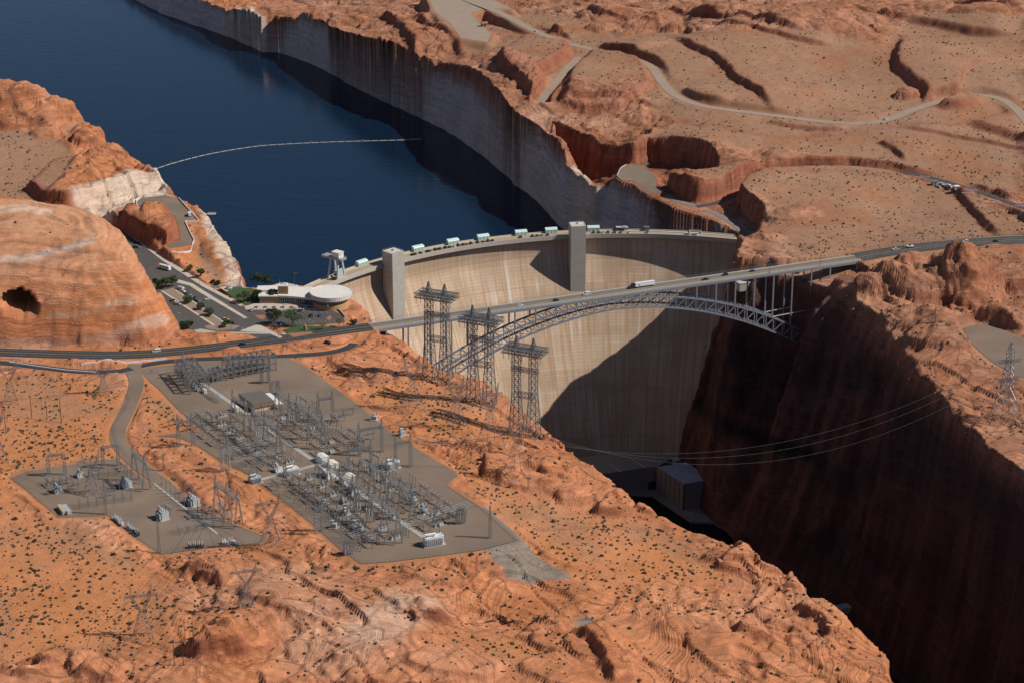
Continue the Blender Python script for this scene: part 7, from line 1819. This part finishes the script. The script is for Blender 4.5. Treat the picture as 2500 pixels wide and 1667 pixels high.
for i in range(3):
    wire(ATT['f'][i], (*(U(460, 886, YZ + 14) + YU * (i - 1) * 4), YZ + 13.5), 2.5, 'conductor from the squat pylon to the top rack', 'conductors to the top rack', .05)
    wire(ATT['h'][i], (*(U(553, 1197, 21.4) + YU * (i - 1) * 6), 20.6), 2.5, 'conductor from the yard tip pylon to the fence gantry', 'conductors to the fence gantry', .05)
    wire(ATT['i'][i], ATT['h'][i], 3, 'conductor between the two dark foreground pylons', 'conductors in the foreground', .05)
    wire(ATT['j'][i], (*(U(560, 1197, 21.4) + YU * (i - 1) * 6), 20.6), 6, 'conductor from the reddish foreground pylon to the fence gantry', 'conductors from the foreground pylon', .05)
    pb = U(150, 1800, 25); wire(ATT['j'][i], (pb[0] + i * 8, pb[1], 28), 5, 'conductor leaving the picture at the bottom left', 'conductors at the bottom left', .05)
    wire((*Y(58, 14 + i), 20.8), (*(U(450, 1028, 20) + YU * (i - 1) * 6), 19.8), 2, 'conductor across the left of the large yard', 'conductors across the large yard', .05)
    wire((*(Y(100, 13) + YV * 0 + YU * i * 9), 20.6), (*(Y(104, -15) + YU * i * 9), 20.6), 1.2, 'conductor between the upper yard gantries', 'conductors between the upper gantries', .05)
    wire((*(Y(196, 15) + YU * i * 10), 20.6), (*(Y(206, -6) + YU * i * 8), 20.6), 1.2, 'conductor between the lower yard gantries', 'conductors between the lower gantries', .05)
# ------------------------------------------------------------------ desert shrubs
M['shrub'] = mat('desert_shrub_leaves', (.050, .046, .026), .9, var=.5, scale=.25)
def shrubs():
    rs = np.random.RandomState(5); n = 90000
    py = 1690 - 1720 * rs.rand(n) ** .8; px = rs.rand(n) * 2700 - 100
    u, v = (px - CXP) / FPX, (py - CYP) / FPX
    dz = -(SP + v * CP); dy = CP - v * SP; t = (0 - CAMH) / dz
    x, y = u * t, dy * t
    i = np.clip(np.searchsorted(gx, x), 1, NI - 2); j = np.clip(np.searchsorted(gy, y), 1, NJ - 2)
    sl = np.hypot((Z[j, i + 1] - Z[j, i - 1]) / (gx[i + 1] - gx[i - 1]), (Z[j + 1, i] - Z[j - 1, i]) / (gy[j + 1] - gy[j - 1]))
    cl = .45 + .9 * np.clip(fbm(x, y, 60, 3, 301) + .35, 0, 1) + .7 * np.clip(fbm(x, y, 14, 2, 303), 0, 1)
    dens = (SOIL[j, i] * .72 + (1 - SOIL[j, i]) * .15 + crack[j, i] * (1 - SOIL[j, i]) * 2.2) * cl ** 1.7
    dens *= (FLAT[j, i] < .02) * (sl < .9) * (GW[j, i] < .02) * (Z[j, i] > WATER + 6) * (1 - .75 * GRAV[j, i]) * (1 - .9 * DOMEK[j, i]) * (1 - PALE[j, i])
    a = np.arctan2(y - DC0[1], x - DC0[0]); r = np.hypot(x - DC0[0], y - DC0[1]) / KD
    dens *= ~((r < 300) & (r > 200) & (a > 1.15) & (a < 2.7))
    ok = rs.rand(n) < dens * np.where(y < 1450, 1.25, .8)
    x, y = x[ok], y[ok]; m = len(x); z = zat(x, y)
    rad = .28 + .75 * rs.rand(m) ** 2.5 + .55 * rs.rand(m) * (rs.rand(m) > .9)
    app = rad / y
    order = np.argsort(-app); big, rest = order[:300], order[300:]
    # the mass of small ones
    K = 7; ang = np.arange(K) * 2 * np.pi / K
    R_ = rad[rest][:, None] * (.75 + .5 * rs.rand(len(rest), K)); a0 = rs.rand(len(rest))[:, None] * 6.28
    bx = x[rest][:, None] + R_ * np.cos(ang + a0); by = y[rest][:, None] + R_ * np.sin(ang + a0)
    bz_ = z[rest][:, None] - .15 + .3 * rad[rest][:, None] * rs.rand(len(rest), K)
    R2 = R_ * (.55 + .3 * rs.rand(len(rest), K)); cx_ = x[rest][:, None] + R2 * np.cos(ang + a0 + .4); cy_ = y[rest][:, None] + R2 * np.sin(ang + a0 + .4); cz_ = z[rest][:, None] + rad[rest][:, None] * (.65 + .5 * rs.rand(len(rest), K))
    V = np.concatenate([np.stack([bx, by, bz_], -1), np.stack([cx_, cy_, cz_], -1)], 1).reshape(-1, 3).astype(np.float32)
    base = (np.arange(len(rest)) * 2 * K)[:, None]; q = np.arange(K); q2 = (q + 1) % K
    F1 = np.stack([base + q, base + q2, base + K + q], -1).reshape(-1, 3); F2 = np.stack([base + q2, base + K + q2, base + K + q], -1).reshape(-1, 3)
    F3 = np.stack([base + K + q[:-2] * 0, base + K + q[1:-1], base + K + q[2:]], -1).reshape(-1, 3)
    F = np.concatenate([F1, F2, F3]).astype(np.int32)
    me = bpy.data.meshes.new('desert_shrubs'); me.vertices.add(len(V)); me.vertices.foreach_set('co', V.ravel()); me.loops.add(len(F) * 3); me.loops.foreach_set('vertex_index', F.ravel()); me.polygons.add(len(F)); me.polygons.foreach_set('loop_start', np.arange(0, len(F) * 3, 3, dtype=np.int32)); me.update(calc_edges=True); me.materials.append(M['shrub'])
    o = bpy.data.objects.new('desert_shrubs', me); COL.objects.link(o); tag(o, 'countless small dark shrubs dotted over the sand and rock', None, None, 'stuff')
    # the largest ones, each a thing
    protos = []
    for k in range(3):
        rr = random.Random(40 + k); mb = MB()
        for c in range(34):
            a = rr.random() * 6.28; r = rr.random() ** .6 * .95; h = .1 + rr.random() * .75 * (1.15 - r * .6); e = .22 + .16 * rr.random(); p = Vector((r * math.cos(a), r * math.sin(a), h)); d1 = Vector((rr.gauss(0, 1), rr.gauss(0, 1), rr.gauss(0, .7))).normalized(); d2 = d1.orthogonal().normalized()
            mb.add([p - d1 * e, p - d2 * e, p + d1 * e, p + d2 * e], [(0, 1, 2, 3)])
        me = bpy.data.meshes.new('shrub'); me.from_pydata(mb.v, [], mb.f); me.materials.append(M['shrub']); protos.append(me)
    for n_, k in enumerate(big):
        o = bpy.data.objects.new('desert_shrub', protos[n_ % 3]); COL.objects.link(o); o.location = (float(x[k]), float(y[k]), float(z[k]) - .08); o.rotation_euler = (0, 0, n_ * 1.3); o.scale = (float(rad[k]) * 1.15,) * 3
        tag(o, 'dark round desert shrub on the foreground sand and rock', 'shrub', 'larger desert shrubs in the foreground')
    print('shrubs', m)
shrubs()

# ------------------------------------------------------------------ loose blocks along the ledges and the rim
M['boulder'] = mat('broken_sandstone_block', (.50, .20, .10), .95, var=.3, scale=.3)
def boulders():
    rr = random.Random(77); protos = []
    for k in range(5):
        bm = bmesh.new(); bmesh.ops.create_cube(bm, size=1.0)
        bmesh.ops.subdivide_edges(bm, edges=bm.edges[:], cuts=1, use_grid_fill=True)
        for v in bm.verts:
            v.co = Vector((v.co.x * (1 + rr.uniform(-.25, .25)), v.co.y * (.8 + rr.uniform(-.2, .2)), v.co.z * (.6 + rr.uniform(-.12, .12)))) + Vector((rr.uniform(-.07, .07), rr.uniform(-.07, .07), rr.uniform(-.05, .05)))
        bmesh.ops.bevel(bm, geom=bm.edges[:], offset=.03, segments=1, affect='EDGES')
        me = bpy.data.meshes.new('boulder'); bm.to_mesh(me); bm.free(); me.materials.append(M['boulder']); protos.append(me)
    spots = []
    lines = [[(1340, 1055), (1420, 1140), (1545, 1236), (1700, 1322), (1850, 1386), (1960, 1446), (2060, 1530), (2180, 1655)], [(2060, 705), (2130, 780), (2210, 868), (2300, 968), (2420, 1088)], [(1240, 1500), (1340, 1525), (1420, 1580)], [(450, 1600), (560, 1612)], [(1170, 1120), (1200, 1160)], [(980, 1470), (1060, 1500)], [(430, 1400), (540, 1430)], [(1230, 280), (1330, 340), (1390, 420)]]
    for ln in lines:
        L = sum(math.hypot(b[0] - a[0], b[1] - a[1]) for a, b in zip(ln[:-1], ln[1:])); n = max(int(L / 13), 5)
        for q in range(n):
            t = rr.random() * (len(ln) - 1); i = int(t); f = t - i; spots.append((ln[i][0] + (ln[i + 1][0] - ln[i][0]) * f - rr.random() * 26 - 2, ln[i][1] + (ln[i + 1][1] - ln[i][1]) * f + rr.random() * 18))
    for n_, (px, py) in enumerate(spots):
        p = G(px, py); sc = .8 + 2.2 * rr.random() ** 2.5
        o = bpy.data.objects.new('boulder', protos[n_ % 5]); COL.objects.link(o); o.location = (float(p[0]), float(p[1]), float(p[2]) + .1 * sc); o.scale = (sc * 1.3, sc, sc); o.rotation_euler = (rr.uniform(-.2, .2), rr.uniform(-.2, .2), rr.random() * 6.28)
        tag(o, 'loose angular sandstone block lying on the bare rock near a ledge', 'boulder', 'loose sandstone blocks along ledges and rims')
boulders()
# ------------------------------------------------------------------ light, sky, camera
SUN = Vector((1.0, -0.12, 1.0)).normalized()
w = bpy.data.worlds.new('World'); scene.world = w; w.use_nodes = True
N, L = w.node_tree.nodes, w.node_tree.links
sk = N.new('ShaderNodeTexSky'); sk.sky_type = 'NISHITA'; sk.sun_disc = False
sk.sun_elevation = math.asin(SUN.z); sk.sun_rotation = math.atan2(SUN.x, SUN.y)
sk.altitude = 1500; sk.air_density = .8; sk.dust_density = .3
bg = N['Background']; bg.inputs['Strength'].default_value = .085
L.new(sk.outputs['Color'], bg.inputs['Color'])
sd = bpy.data.lights.new('sun', 'SUN'); sd.energy = 5.0; sd.angle = math.radians(.53); sd.color = (1, .95, .87)
so = bpy.data.objects.new('sun', sd); COL.objects.link(so)
so.rotation_euler = SUN.to_track_quat('Z', 'Y').to_euler()
cd = bpy.data.cameras.new('camera'); co = bpy.data.objects.new('camera', cd); COL.objects.link(co)
cd.sensor_width = 36; cd.lens = FPX / 2500 * 36; cd.clip_start = 5; cd.clip_end = 30000
co.location = (0, 0, CAMH); co.rotation_euler = (math.pi / 2 - PITCH, 0, 0)
scene.camera = co
vs = scene.view_settings; vs.view_transform = 'Standard'; vs.look = 'None'; vs.gamma = 1; vs.exposure = -.22; vs.use_curve_mapping = False
scene.cycles.max_bounces = 4; scene.cycles.diffuse_bounces = 1; scene.cycles.use_denoising = True
